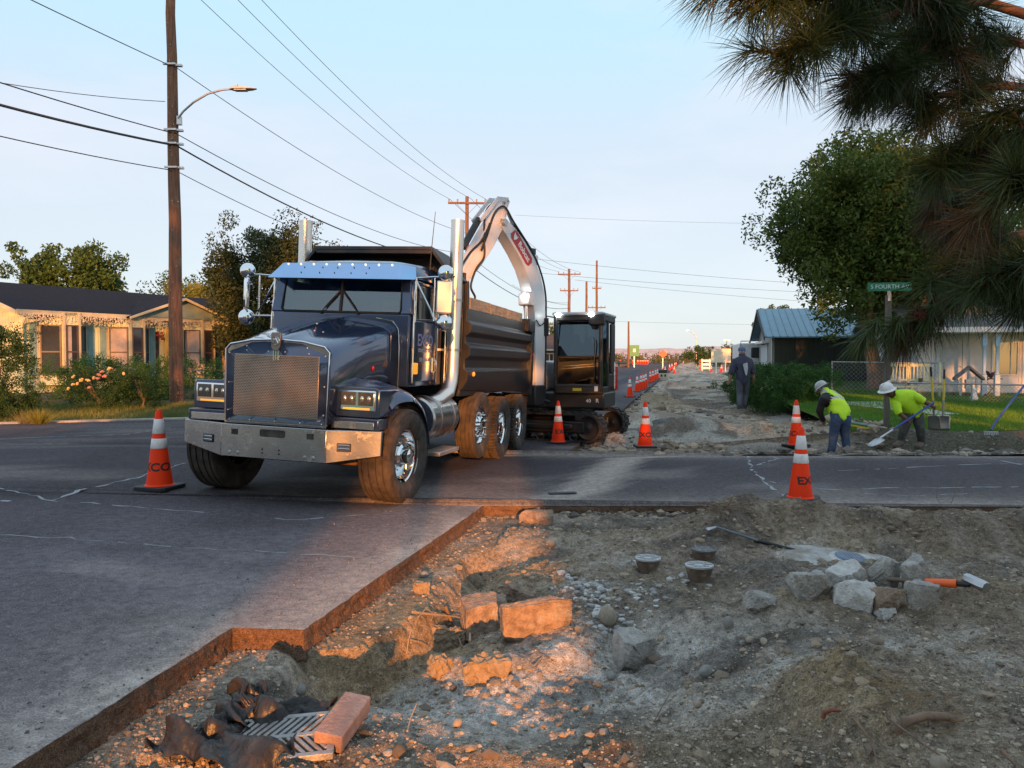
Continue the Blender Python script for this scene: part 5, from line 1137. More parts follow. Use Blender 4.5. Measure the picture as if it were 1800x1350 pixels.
# man walking away
q = PX(22.4)
J3 = dict(pelvis=q(1306, 670), spine=q(1306, 656), chest=q(1306, 641), neck=q(1305, 627, .02), chin=q(1304, 623, .05), skull=q(1304, 617.5, .04),
          shL=q(1293, 636), elL=q(1286, 654, -.02), wrL=q(1282, 669, .10), shR=q(1319, 636), elR=q(1324, 653, -.04), wrR=q(1325, 667, .06),
          hipL=q(1301, 673), knL=q(1300, 692, .06), anL=q(1300, 712, -.12), toL=q(1298, 717, .08), hipR=q(1312, 673), knR=q(1311, 692, .16), anR=q(1308, 711, .12), toR=q(1308, 716, .30))
org3 = Vector((q(1305, 700).x, 22.4, J3['anL'].z - .08))
R3 = dict(RAD_); R3.update(pelvis=.16, spine=.175, chest=.19, shL=.09, shR=.09, elL=.065, elR=.065)
o3, cl3 = person('man in navy hoodie and cap walking away beside the hedge', org3, J3, R3, BON('skin'), dict(skin=skin_l), [('trousers', ('leg',), .016, M('slate_trousers', (.075, .08, .10), .9)), ('hoodie', ('top', 'top2', 'slv'), .022, navy), ('boots', ('boot',), .012, M('grey_shoe', (.12, .12, .13), .8))])
face(o3, J3['skull'], (0, 1, 0), (0, 0, 1), skin_l)
b = MB(); b.lathe([(.105, -.02), (.107, .03), (.095, .075), (.06, .105), (.001, .115)], 20); b.box(-.07, .07, .09, .19, -.01, .005)
b.obj('cap', M('plaid_cap', (.10, .13, .22), .8, 0, .6, 40), o3, smooth=50, M=Matrix.Translation(J3['skull'] - org3 + Vector((0, 0, .025))))
b = MB(); b.tube([(.11 * math.cos(a), -.07 - .10 * abs(math.sin(a)) + .12, -.06 - .09 * abs(math.sin(a)) * (1 if a < 3.2 else 1)) for a in np.linspace(math.pi, 2 * math.pi, 12)], .045, 8); b.obj('hood', navy, o3, smooth=60, M=Matrix.Translation(J3['neck'] - org3 + Vector((0, -.05, 0))))
b = MB(); pr = [(-.075, .12), (.03, .16), (.06, .15), (.075, .0), (.05, -.17), (.03, -.22), (.0, -.17), (-.045, -.02)]
b.add([(x, -.245 + .9 * x * x, z) for x, z in pr], [tuple(range(8))]); b.obj('back_print', M('print_grey', (.42, .42, .44), .8), cl3['hoodie'], M=Matrix.Translation(J3['chest'] - org3 + Vector((.0, .0, -.10))))
# operator inside the excavator cab
q = lambda x, y, z: EXM @ Vector((x, y, z))
J4 = dict(pelvis=q(.54, -.05, 1.45), spine=q(.54, -.03, 1.6), chest=q(.55, -.05, 1.78), neck=q(.55, -.08, 1.97), chin=q(.55, -.12, 2.05), skull=q(.55, -.12, 2.13),
          shL=q(.74, -.06, 1.86), elL=q(.80, -.25, 1.66), wrL=q(.78, -.48, 1.68), shR=q(.36, -.06, 1.86), elR=q(.26, -.25, 1.78), wrR=q(.18, -.48, 1.88),
          hipL=q(.62, -.1, 1.42), knL=q(.64, -.50, 1.45), anL=q(.64, -.6, 1.12), toL=q(.64, -.75, 1.12), hipR=q(.46, -.1, 1.42), knR=q(.44, -.50, 1.45), anR=q(.44, -.6, 1.12), toR=q(.44, -.75, 1.12))
org4 = q(.54, 0, 1.35)
o4, cl4 = person('operator in dark green shirt sitting in the excavator cab', org4, J4, RAD_, BON('skin'), dict(skin=skin_d), [('trousers', ('leg',), .012, dark_cloth), ('shirt', ('top', 'top2', 'slv'), .014, M('green_shirt', (.03, .12, .05), .8)), ('boots', ('boot',), .01, boot)])
fw = EXR @ Vector((0, -1, 0)); face(o4, J4['skull'], fw, (0, 0, 1), skin_d)

# ------------------------------------------------------------ left house
siding = M('pale_green_siding', (.62, .67, .46), .75, 0, .1, 3, .05, 30, stretch=(8, 8, .6), dirt=(.54, .51, .35), dscale=2, dlo=.55, dhi=.8)
teal = M('teal_trim', (.22, .36, .35), .7, 0, .12, 5); cream = M('cream_trim', (.52, .48, .34), .7, 0, .1, 5); ochre = M('ochre_panel', (.55, .36, .08), .7, 0, .12, 4)
shingle_dark = M('dark_shingles', (.014, .017, .027), .9, 0, .5, 9, .5, 30, stretch=(1, 1, 6), spec=.12)
pane_m = M('house_glass', (.035, .04, .05), .06, 0, .3, 1.5, spec=.8); curtain = M('curtain', (.42, .36, .33), .8, 0, .12, 6); brown_frame = M('brown_frame', (.10, .07, .055), .5)
HX = Matrix.Translation((-17.1, 27, .34)) @ Matrix.Rotation(RAD(60), 4, 'Z')
house = thing('yellow_house', 'long pale yellow house with dark roof, bay windows and icicle lights', 'house'); house.matrix_world = HX
b = MB(); b.box(0, 14, 0, .12, -.3, 2.9); b.box(0, .12, .12, 8, -.3, 2.9); b.box(13.88, 14, .12, 8, -.3, 2.9); b.box(.12, 13.88, 7.88, 8, -.3, 2.9)
b.prism([(0, 2.9), (8, 2.9), (4, 4.02)], 0, .0, .12); b.prism([(0, 2.9), (8, 2.9), (4, 4.02)], 0, 13.88, 14); wall = b.obj('wall', siding, house)
b = MB()
for i in range(70): b.box(i * .2 + .02, i * .2 + .045, -.014, .003, -.3, 2.88)
for i in range(40): b.box(-.014, .003, i * .2 + .02, i * .2 + .045, -.3, 2.88)
b.obj('siding_batten', siding, wall, kind='stuff')
b = MB(); b.loft([[(-.5, -.45, 2.80), (-.5, 4, 4.09), (-.5, 8.45, 2.80), (-.5, 8.45, 2.88), (-.5, 4, 4.19), (-.5, -.45, 2.88)], [(14.5, -.45, 2.80), (14.5, 4, 4.09), (14.5, 8.45, 2.80), (14.5, 8.45, 2.88), (14.5, 4, 4.19), (14.5, -.45, 2.88)]]); roof = b.obj('roof', shingle_dark, house)
b = MB(); b.box(-.5, 14.5, -.50, -.452, 2.74, 2.90); b.prism([(-.45, 2.72), (4, 4.01), (8.45, 2.72), (8.45, 2.87), (4, 4.17), (-.45, 2.87)], 0, -.53, -.502); b.obj('fascia', cream, roof)
b = MB(); b.tube([(-.1, -.48, 2.72), (-.15, -.30, 2.55), (-.1, -.06, 2.42), (-.1, -.06, 0)], .04, 8); b.obj('downpipe', siding, house, smooth=50)
def winpane(par, Mx, w_, z0, z1, cur=0.0):
    f = MB(); f.box(-w_ / 2, w_ / 2, -.03, .02, z0, z0 + .05); f.box(-w_ / 2, w_ / 2, -.03, .02, z1 - .05, z1); f.box(-w_ / 2, -w_ / 2 + .05, -.03, .02, z0 + .05, z1 - .05); f.box(w_ / 2 - .05, w_ / 2, -.03, .02, z0 + .05, z1 - .05)
    zm = z0 + (z1 - z0) * .46; f.box(-w_ / 2 + .05, w_ / 2 - .05, -.025, .015, zm - .025, zm + .025); fo = f.obj('window', brown_frame, par, M=Mx)
    MB().box(-w_ / 2 + .05, w_ / 2 - .05, -.005, .0, z0 + .05, z1 - .05).obj('pane', curtain if cur > .9 else pane_m, fo)
    if 0 < cur < .9: MB().box(-w_ / 2 + .05, -w_ / 2 + .05 + w_ * cur, -.010, -.006, z0 + .05, z1 - .05).obj('curtain', curtain, fo)
def bay(s0, curs):
    P = [(s0, 0), (s0 + .66, -.5), (s0 + 1.22, -.5), (s0 + 1.75, 0)]
    b = MB(); b.prism(P + [(s0 + 1.75, .1), (s0, .1)], 2, .25, 2.86); by = b.obj('bay', siding, house)
    for i in range(3):
        (xa, ya), (xb, yb) = P[i], P[i + 1]; ln = math.hypot(xb - xa, yb - ya); Mx = Matrix.Translation(((xa + xb) / 2, (ya + yb) / 2, 0)) @ Matrix.Rotation(math.atan2(yb - ya, xb - xa), 4, 'Z') @ Matrix.Translation((0, -.02, 0))
        winpane(by, Mx, ln * .80, .62, 2.42, curs[i])
    b = MB()
    for x, y in P: b.box(x - .04, x + .04, y - .045, y + .03, .25, 2.86)
    b.obj('corner_trim', cream, by)
    for xs_ in (s0 - .28, s0 + 1.80):
        sh_ = MB().box(xs_, xs_ + .25, -.04, -.002, .6, 2.45).obj('shutter', teal, by)
        for za, zb_ in ((.7, 1.45), (1.55, 2.35)): MB().box(xs_ + .03, xs_ + .22, -.055, -.04, za, zb_).obj('panel', teal, by)
bay(.42, (0, .35, 0)); bay(3.0, (1, 0, 0)); bay(6.3, (1, 0, 0)); bay(9.6, (0, 0, 0))
b = MB(); b.box(4.95, 5.22, -.03, .0, .2, 2.3); b.obj('entry_recess_shade', frame_black, house)  # flat black panel paints the shade inside the entry recess
d_ = MB().box(5.3, 6.15, -.35, -.30, .1, 2.45).obj('entry_screen', ochre, house, bevel=.01)
MB().ell((5.75, -.37, 1.75), (.24, .03, .22), 0, 16, 8).obj('wreath', M('dark_wreath', (.03, .05, .04), .9), d_)
b = MB()
r = random.Random(4)
for i in range(14): b.ell((5.1 + r.gauss(0, .10), -.2 + r.gauss(0, .05), 2.15 + r.gauss(0, .08)), (.05, .05, .04), 0, 6, 4)
tag(b.obj('flower_basket', M('red_flowers', (.32, .03, .04), .8), None, M=None), 'red flower basket hanging by the entry of the yellow house', 'flower basket').matrix_world = HX
MB().box(8.3, 9.3, -.05, -.002, .1, 2.5).obj('ochre_panel', ochre, house)
# entry gable over the roof
b = MB(); b.prism([(3.75, 2.86), (5.95, 3.62), (8.2, 2.86)], 1, -.55, .0); g = b.obj('gable', M('gable_green', (.24, .33, .31), .75, 0, .12, 4), house)
b = MB(); b.loft([[(3.5, -.8, 2.82), (5.95, -.8, 3.70), (8.45, -.8, 2.82), (8.45, -.8, 2.74), (5.95, -.8, 3.60), (3.5, -.8, 2.74)], [(3.5, -.70, 2.82), (5.95, -.70, 3.70), (8.45, -.70, 2.82), (8.45, -.70, 2.74), (5.95, -.70, 3.60), (3.5, -.70, 2.74)]]); b.obj('gable_fascia', cream, g)
b = MB(); b.loft([[(3.5, -.698, 2.83), (5.95, -.698, 3.71), (8.45, -.698, 2.83), (8.45, -.698, 2.76), (5.95, -.698, 3.62), (3.5, -.698, 2.76)], [(3.5, .3, 2.83), (5.95, 3.0, 3.71), (8.45, .3, 2.83), (8.45, .3, 2.76), (5.95, 3, 3.62), (3.5, .3, 2.76)]]); b.obj('gable_roof', shingle_dark, g)
for x in (3.3, 6.6): MB().box(x, x + .55, -.85, -.52, .55, .85).obj('air_conditioner', M('aircon', (.55, .48, .38), .6), house, bevel=.02)
b = MB(); r = random.Random(9)
for i in range(950):
    x = r.uniform(-.4, 11); z = 2.76 - abs(r.gauss(0, .13)); s_ = r.uniform(.006, .014); b.box(x - s_, x + s_, -.54, -.51, z - s_ * 1.6, z + s_ * 1.6)
for i in range(110): x = -.4 + i * .104; b.box(x, x + .006, -.53, -.52, 2.76 - r.uniform(.1, .35), 2.77)
ic = b.obj('string_lights', M('pale_bulb', (.68, .64, .56), .4), kind='stuff'); ic.matrix_world = HX
b = MB()
for (xa, za), (xb, zb_) in (((4.7, 1.05), (6.6, .75)), ((4.7, .75), (6.6, .45)), ((6.6, .75), (8.3, .55))): b.bar((xa, -1.5, za), (xb, -1.5, zb_), .05, .06)
for x, z in ((4.7, 1.1), (5.6, .95), (6.6, .8), (7.5, .7), (8.3, .6)): b.box(x - .03, x + .03, -1.53, -1.47, -.2, z)
t = tag(b.obj('ramp_railing', wood_grey), 'weathered wooden ramp railing before the yellow house entry', 'railing'); t.matrix_world = HX

# ------------------------------------------------------------ right: green garage with metal roof
GX = Matrix.Translation((11.5, 34, .3)) @ Matrix.Rotation(RAD(-12.3), 4, 'Z')
gar = thing('garage', 'dark green garage with blue metal roof behind the hedge', 'garage'); gar.matrix_world = GX
dkgreen = M('dark_green_metal', (.022, .030, .024), .42, 0, .15, 2, .03, 20); bluemetal = M('blue_metal_roof', (.13, .25, .33), .35, .2, .1, 2); greywall = M('grey_wall', (.30, .29, .28), .8, 0, .1, 4)
b = MB(); b.box(.1, 7.0, 0, .1, -.4, 2.3); w_ = b.obj('wall', dkgreen, gar)
b = MB()
for i in range(34): b.box(.1 + i * .2, .13 + i * .2, -.025, .002, -.4, 2.3)
b.obj('wall_rib', dkgreen, w_, kind='stuff')
for xa in (0, 6.9): gw = MB().prism([(0 if xa < 1 else .1, -.4), (6, -.4), (6, 2.3), (3, 3.5), (0 if xa < 1 else .1, 2.3)], 0, xa, xa + .1).obj('gable_wall', greywall, gar)
MB().box(-.03, .0, -.02, .10, -.4, 2.3).obj('corner_trim', white_paint, gar)
b = MB(); b.box(-.04, .0, 1.6, 4.4, -.4, 1.9); b.obj('garage_door', M('pale_door', (.55, .56, .58), .6), gar)
MB().box(-.3, .0, 1.3, 4.7, 1.95, 2.05).obj('door_canopy', white_paint, gar)
b = MB(); b.loft([[(-.35, -.5, 2.14), (-.35, 3, 3.55), (-.35, 6.5, 2.14), (-.35, 6.5, 2.20), (-.35, 3, 3.62), (-.35, -.5, 2.20)], [(7.3, -.5, 2.14), (7.3, 3, 3.55), (7.3, 6.5, 2.14), (7.3, 6.5, 2.20), (7.3, 3, 3.62), (7.3, -.5, 2.20)]]); rf = b.obj('roof', bluemetal, gar)
for i in range(26):
    b = MB(); x = -.33 + i * .30; b.loft([[(x, -.51, 2.203), (x + .05, -.51, 2.203), (x + .04, -.51, 2.235), (x + .01, -.51, 2.235)], [(x, 3.0, 3.622), (x + .05, 3.0, 3.622), (x + .04, 3.0, 3.655), (x + .01, 3.0, 3.655)]]); b.obj('roof_rib', bluemetal, rf)
MB().prism([(-.5, 2.04), (3, 3.44), (6.5, 2.04), (6.5, 2.20), (3, 3.60), (-.5, 2.20)], 0, -.40, -.352).obj('rake_board', M('dark_soffit', (.05, .05, .05), .7), rf)
# white house
WX = Matrix.Translation((13.75, 26.0, .33)) @ Matrix.Rotation(RAD(-12.3), 4, 'Z')
wh = thing('white_house', 'white clapboard house with grey shingle roof and pale blue porch posts', 'house'); wh.matrix_world = WX
wsid = M('white_clapboard', (.74, .74, .75), .7, 0, .06, 3); ltblue = M('pale_blue_post', (.34, .48, .60), .6, 0, .08, 5); shing_g = M('grey_shingles', (.17, .165, .17), .9, 0, .35, 10, .4, 30)
b = MB(); b.box(0, 9, 0, .12, -.4, 2.2); b.box(0, .12, .12, 7, -.4, 2.2); b.box(.12, 9, 6.88, 7, -.4, 2.2); ww = b.obj('wall', wsid, wh)
for i in range(13):
    for xa, xb in ((-.005, .50), (1.56, 2.2), (3.05, 9.0)):
        b = MB(); z = -.35 + i * .2; b.loft([[(xa, -.003, z), (xa, -.028, z), (xa, -.008, z + .198), (xa, -.003, z + .198)], [(xb, -.003, z), (xb, -.028, z), (xb, -.008, z + .198), (xb, -.003, z + .198)]]); b.obj('clapboard', wsid, ww)
for z in list(range(4)): b = MB(); b.box(2.21, 3.04, -.02, -.003, -.35 + z * .2, -.16 + z * .2); b.obj('clapboard', wsid, ww)
dr = MB().box(.67, 1.33, -.035, -.003, -.05, 2.0).obj('door', M('white_door', (.50, .56, .62), .5), wh)
b = MB(); b.box(.52, .655, -.05, -.003, -.1, 2.2); b.box(1.345, 1.54, -.05, -.003, -.1, 2.2); b.box(.655, 1.345, -.05, -.003, 2.02, 2.2); b.obj('door_frame', M('blue_white_trim', (.55, .62, .68), .6), dr)
MB().ell((1.28, -.06, .95), (.025, .025, .025), 0, 10, 6).obj('handle', steel, dr)
b = MB(); b.box(2.22, 3.03, -.05, -.003, .65, .70); b.box(2.22, 3.03, -.05, -.003, 1.75, 1.80); b.box(2.22, 2.27, -.05, -.003, .70, 1.75); b.box(2.98, 3.03, -.05, -.003, .70, 1.75); b.box(2.78, 2.81, -.05, -.003, .70, 1.75); b.box(2.42, 2.45, -.05, -.003, .70, 1.75); fo = b.obj('window', white_paint, wh)
MB().box(2.27, 2.98, -.02, -.012, .70, 1.75).obj('pane', pane_m, fo)
b = MB(); b.box(3.14, 4.1, -.05, -.003, -.1, 1.9); fo = b.obj('window', white_paint, wh); MB().box(3.2, 4.0, -.055, -.05, 0, 1.8).obj('pane', pane_m, fo)
b = MB(); b.loft([[(-.6, -1.6, 2.10), (-.6, 3.5, 3.65), (-.6, 7.5, 2.3), (-.6, 7.5, 2.38), (-.6, 3.5, 3.75), (-.6, -1.6, 2.2)], [(9.5, -1.6, 2.10), (9.5, 3.5, 3.65), (9.5, 7.5, 2.3), (9.5, 7.5, 2.38), (9.5, 3.5, 3.75), (9.5, -1.6, 2.2)]]); rf = b.obj('roof', shing_g, wh)
MB().box(-.62, 9.5, -1.66, -1.605, 2.05, 2.21).obj('gutter', white_paint, rf)
MB().box(-.5, 9.5, -1.58, -.06, 2.03, 2.06).obj('soffit', white_paint, rf)
b = MB(); b.loft([[(1.5, 3.6, 2.3), (1.5, 3.6, 3.60), (1.5, 3.7, 3.65), (1.5, 3.7, 2.3)], [(9, 3.6, 2.3), (9, 3.6, 3.9), (9, 3.7, 3.95), (9, 3.7, 2.3)]]); 
for x in (1.53, 1.90):
    b = MB(); b.box(x - .07, x + .07, -1.45, -1.31, -.05, .7); b.lathe([(.06, .7), (.075, .73), (.05, .78), (.06, 1.2), (.05, 1.55), (.075, 1.6), (.06, 1.63)], 12, 0, Matrix.Translation((x, -1.38, 0))); b.box(x - .065, x + .065, -1.445, -1.315, 1.63, 2.04); b.obj('porch_post', ltblue, wh, smooth=35)
MB().box(1.4, 9, -1.6, -.05, -.4, -.05).obj('porch_floor', concrete, wh)
# porch things
b = MB(); r = random.Random(2)
for i in range(16): b.ell((r.gauss(0, .2), r.gauss(0, .12), .25 + r.gauss(0, .14)), (.07, .07, .06), 0, 6, 4)
t = thing('flower_planter', 'little roofed planter with red flowers by the white house door', 'planter', WX @ Vector((1.05, -1.5, -.25)), RAD(-12.3))
b.obj('flower', M('deep_red_flowers', (.20, .02, .03), .8), t, kind='stuff')
b = MB(); b.loft([[(-.42, -.15, .78), (0, -.15, 1.15), (.42, -.15, .78), (.42, -.15, .86), (0, -.15, 1.23), (-.42, -.15, .86)], [(-.42, .15, .78), (0, .15, 1.15), (.42, .15, .78), (.42, .15, .86), (0, .15, 1.23), (-.42, .15, .86)]]); b.obj('little_roof', shing_g, t)
b = MB(); b.box(-.25, -.2, -.03, .03, 0, .85); b.box(.2, .25, -.03, .03, 0, .85); b.box(-.3, .3, -.15, .15, -.1, .15); b.box(-.09, .09, -.08, .08, .5, .8); b.obj('stand', M('white_wood', (.5, .48, .46), .7), t)
t = thing('plant_table', 'dark wire plant table on the porch by the right post', 'table', WX @ Vector((1.95, -.9, -.05)), RAD(-12.3))
b = MB(); b.box(-.25, .25, -.15, .15, .60, .63); b.tube([(-.22, 0, 0), (.22, 0, .6)], .012, 5); b.tube([(.22, 0, 0), (-.22, 0, .6)], .012, 5); b.tube([(-.22, .1, 0), (-.22, .1, .6)], .012, 5); b.tube([(.22, .1, 0), (.22, .1, .6)], .012, 5); b.obj('frame', frame_black, t)
b = MB()
for i in range(10): b.ell((r.gauss(0, .14), r.gauss(0, .06), .76 + r.gauss(0, .07)), (.07, .06, .06), 0, 6, 4)
b.obj('potted_plant', M('dark_plant', (.06, .04, .05), .8), t, kind='stuff')
t = thing('garden_bench', 'pale yellow slatted garden bench with pots behind the wooden post', 'bench', at(1603, 692, 24.0) + Vector((0, 0, .0)), RAD(-12))
yb = M('pale_yellow_bench', (.60, .58, .34), .6, 0, .08, 5); t.location.z = float(zlawn(np.float64(12.5), np.float64(24.0)))
for x0_ in (-.66, -.05):
    b = MB(); b.box(x0_, x0_ + .6, .2, .24, .95, 1.05); b.box(x0_, x0_ + .6, .2, .24, .5, .56); b.obj('back_rail', yb, t)
    for i in range(6): MB().box(x0_ + .04 + i * .1, x0_ + .075 + i * .1, .205, .235, .56, .95).obj('slat', yb, t)
b = MB(); b.box(-.68, .9, -.2, .22, .42, .46); b.obj('seat', M('bench_seat', (.20, .12, .09), .7), t)
for x in (-.66, -.05, .86): b = MB(); b.box(x - .03, x + .03, -.2, -.15, 0, .42); b.box(x - .03, x + .03, .2, .25, 0, 1.08); b.obj('leg', yb, t)
MB().box(-.68, .9, -.19, -.16, .30, .36).obj('apron', yb, t)
for x, m_, l_ in ((-.42, white_paint, 'small white pot standing on the yellow garden bench'), (.25, M('dark_pot', (.10, .09, .05), .7), 'dark plant pot on the yellow garden bench seat')):
    tag(MB().lathe([(.05, 0), (.07, .13), (.06, .13), (.001, .12)], 12).obj('plant_pot', m_, smooth=40, M=Matrix.Translation(t.location + Vector((x, -.02, .46)))), l_, 'pot')
# chain-link fence and low wire fence
def fence(name, label, P, h, posts, dia):
    t = thing(name, label, 'fence', P[0]); o = Vector(P[0]); gal = M('galvanised', (.34, .35, .36), .45, .7)
    for k in range(len(P) - 1):
        a, c_ = Vector(P[k]) - o, Vector(P[k + 1]) - o; MB().tube([a + Vector((0, 0, h)), c_ + Vector((0, 0, h))], .024, 8).obj('rail', gal, t, smooth=60)
        n = max(2, int((c_ - a).length / posts) + 1)
        for i in range(n): p_ = a.lerp(c_, i / (n - 1)); MB().tube([p_ - Vector((0, 0, .2)), p_ + Vector((0, 0, h + .03))], .028, 8).obj('post', gal, t, smooth=60)
        b = MB(); ln = (c_ - a).length; m_ = int(ln / dia)
        for i in range(-int(h / dia), m_):
            for s_ in (0, 1):
                u0, u1 = i * dia, i * dia + h; z0_, z1_ = (0, h) if s_ else (h, 0)
                if u0 < 0: z0_ = z0_ + (z1_ - z0_) * (-u0 / h); u0 = 0
                if u1 > ln: z1_ = z0_ + (z1_ - z0_) * ((ln - u0) / (u1 - u0)); u1 = ln
                if u1 > u0: b.bar(a.lerp(c_, u0 / ln) + Vector((0, 0, z0_)), a.lerp(c_, u1 / ln) + Vector((0, 0, z1_)), .006, .006)
        b.obj('wire_mesh', gal, t, kind='stuff')
zl = lambda x, y: float(zlawn(np.float64(x), np.float64(y)))
pa, pb_ = at(1462, 690, 25.5), at(1562, 690, 24.6)
fence('chain_link_fence', 'galvanised chain-link fence between the hedge and the white house', [(pa.x, pa.y, zl(pa.x, pa.y)), (pb_.x, pb_.y, zl(pb_.x, pb_.y)), (pb_.x + 1.6, pb_.y - .3, zl(pb_.x, pb_.y))], 1.05, 2.4, .14)
pa, pb_ = at(1592, 700, 22.8), at(1830, 700, 21.6)
fence('wire_fence', 'low wire fence along the front of the white house lawn', [(pa.x, pa.y, zl(pa.x, pa.y)), (pb_.x, pb_.y, zl(pb_.x, pb_.y))], .52, 1.2, .10)
tag(MB().lathe([(.10, 0), (.11, .12), (.07, .2), (.05, .3), (.07, .34), (.04, .4), (.001, .42)], 10).obj('garden_ornament', white_paint, smooth=50, M=Matrix.Translation(at(1712, 705, 22.9))), 'small white garden ornament standing behind the low wire fence', 'ornament')
# street-name sign on its wooden post
sp = at(1558, 755, 15.6); t = thing('street_sign', 'green street name sign on a square wooden post at the lawn corner', 'street sign', (sp.x, sp.y, zl(sp.x, sp.y)), RAD(-8))
MB().box(-.05, .05, -.05, .05, -.3, 2.72).obj('post', M('dark_post_wood', (.11, .095, .08), .9, 0, .3, 6, .3, 25, stretch=(5, 5, .5)), t, bevel=.008)
pl_ = MB().box(-.42, .42, -.065, -.058, 2.80, 2.97).obj('sign_plate', M('sign_green', (.006, .17, .085), .5), t, bevel=.0)
b = MB(); b.box(-.03, .03, -.062, -.03, 2.6, 2.88); b.obj('sign_bracket', steel, t)
text_obj('lettering', 'S FOURTH AV', .118, white_paint, pl_, Matrix.Translation((0, -.067, 2.885)) @ Matrix.Rotation(math.pi / 2, 4, 'X'), .002, -.001)
# boards lying at the lawn edge
tag(MB().bar(at(1497, 742, 15.7), at(1556, 752, 15.5), .07, .03).obj('board', M('pale_blue_board', (.30, .40, .44), .6)), 'pale blue strip of wood lying along the lawn edge', 'board')
tag(MB().bar(at(1488, 746, 15.3), at(1526, 753, 15.2), .05, .03).obj('tool_handle', yh), 'yellow tool handle lying on dirt behind the worker in a vest', 'handle')

# ------------------------------------------------------------ poles and wires
def pole(label, x, y, z0, h, r0, r1, mat=wood_pole, arms=(), group=None):
    t = thing('utility_pole', label, 'utility pole', (x, y, z0), 0, group)
    rr_ = random.Random(int(x * 10)); n = 12
    MB().tube([(rr_.gauss(0, .01), rr_.gauss(0, .01), -.5 + (h + .5) * i / n) for i in range(n + 1)], [r0 + (r1 - r0) * i / n for i in range(n + 1)], 20).obj('pole', mat, t, smooth=50)
    for z, w_, rz in arms:
        A = Matrix.Rotation(RAD(rz), 4, 'Z')
        b = MB(); b.box(-w_ / 2, w_ / 2, -r1 - .12, -r1 - .0, z - .06, z + .06); b.obj('cross_arm', mat, t, M=A)
        b = MB()
        for s in (-1, 1): b.bar((s * w_ * .28, -r1 - .06, z - .05), (0, -r1 - .06, z - .75), .03, .02)
        if w_ > 1.5: b.obj('brace', mat, t, M=A, kind='stuff')
        for s in (-.95, -.5, .5, .95):
            b = MB(); b.lathe([(.03, 0), (.05, .06), (.045, .12), (.06, .15), (.04, .2), (.001, .21)], 10, 0, Matrix.Translation((s * w_ / 2, -r1 - .06, z + .06))); b.obj('insulator', M('insulator', (.28, .25, .24), .3), t, smooth=40, M=A)
    return t
P1 = Vector((-10.05, 23.0, 0)); P2 = Vector((-2.9, 50, 0)); P0 = Vector((-17.2, -4.5, 0)); P3 = Vector((6.3, 85, 0))
up = pole('tall brown utility pole with street lamp, in front of the yellow house', P1.x, P1.y, .1, 14.0, .215, .115, arms=((13.6, 2.4, 20),))
b = MB()
for z in (7.1, 7.8, 8.2, 10.1): b.box(.12, .30, -.06, .06, z - .03, z + .03); b.box(-.18, .18, -.22, -.14, z - .04, z + .01)
b.obj('wire_clamp', steel, up, kind='stuff'); b = MB()
rs_ = random.Random(3)
for i in range(20): z_ = rs_.uniform(.8, 12); x_ = rs_.gauss(0, .06); b.box(x_ - .007, x_ + .007, -.225 + z_ * .006, -.19 + z_ * .006, z_, z_ + .02)
b.obj('staple', steel, up, kind='stuff')
sl = thing('street_lamp', 'grey curved arm street lamp mounted on the tall brown pole', 'street lamp', P1 + Vector((.16, -.1, 8.75)))
ap_ = [at(313, 208, 22.9), at(322, 196, 22.85), at(340, 180, 22.8), at(365, 165, 22.8), at(390, 158, 22.8), at(407, 156.5, 22.8)]
MB().tube([p - sl.location for p in ap_], [.03] * 6, 10).obj('arm', M('galv_arm', (.36, .36, .37), .5, .6), sl, smooth=60)
hd = at(404, 156, 22.8) - sl.location; b = MB()
b.loft([[hd + Vector((x, y * w_, z * hh)) for y, z in ((-1, -.4), (-.8, .5), (0, 1), (.8, .5), (1, -.4))] for x, w_, hh in ((0, .06, .05), (.1, .14, .07), (.35, .16, .07), (.62, .12, .05), (.78, .05, .02))]); lh = b.obj('lamp_head', M('lamp_grey', (.40, .40, .40), .5), sl, smooth=40)
b = MB(); b.lathe([(.04, .05), (.04, .12), (.001, .13)], 10, 0, Matrix.Translation(hd + Vector((.2, 0, 0)))); b.obj('photocell', steel, lh); MB().box(hd.x + .15, hd.x + .5, hd.y - .1, hd.y + .1, hd.z - .06, hd.z - .03).obj('lens', M('lamp_lens', (.5, .5, .48), .2), lh)
b = MB(); b.box(-.10, .02, -.06, .06, -.55, -.3); b.obj('ballast_box', steel, sl, M=Matrix.Translation((.1, .05, .25)))
pole('distant utility pole with wide cross arm above the excavator boom', P2.x, P2.y, -.2, 12.2, .17, .11, arms=((11.75, 2.45, 3),))
pole('far utility pole with two cross arms above the excavator cab', P3.x, P3.y, -.2, 11.6, .20, .13, arms=((11.0, 2.5, 0), (9.2, 2.0, 0)))
p = at(1031, 495, 110); pole('bare far utility pole, middle of the three above the cab', p.x, 110, -.2, p.z + .2, .2, .14)
p = at(1049, 458, 105); pole('tallest far utility pole with a cross arm low on it', p.x, 105, -.2, p.z + .2, .2, .13, arms=((p.z - 6.2, 2.4, 0), (p.z - 3.6, 1.2, 0)))
p = at(1105, 565, 140); pole('lone far utility pole beside the parked black car', p.x, 140, -.2, p.z + .2, .22, .15)
def wire(label, a, c_, sag, r, name='power_line', cat='wire', n=28, group=None, mat=cable_mat):
    a, c_ = Vector(a), Vector(c_); b = MB(); b.tube([a.lerp(c_, i / n) - Vector((0, 0, 4 * sag * (i / n) * (1 - i / n))) for i in range(n + 1)], r, 5)
    return tag(b.obj(name, mat, smooth=60), label, cat, group)
def zat(P, z, dx=0.0): return (P.x + dx, P.y - .15, z)
wire('thin wire left of the tall pole, the highest of the left side', zat(P0, 10.0), zat(P1, 10.15), .35, .013); wire('thin wire from beside the street lamp arm down to the right', zat(P1, 10.15, .1), zat(P2, 9.6), .6, .012)
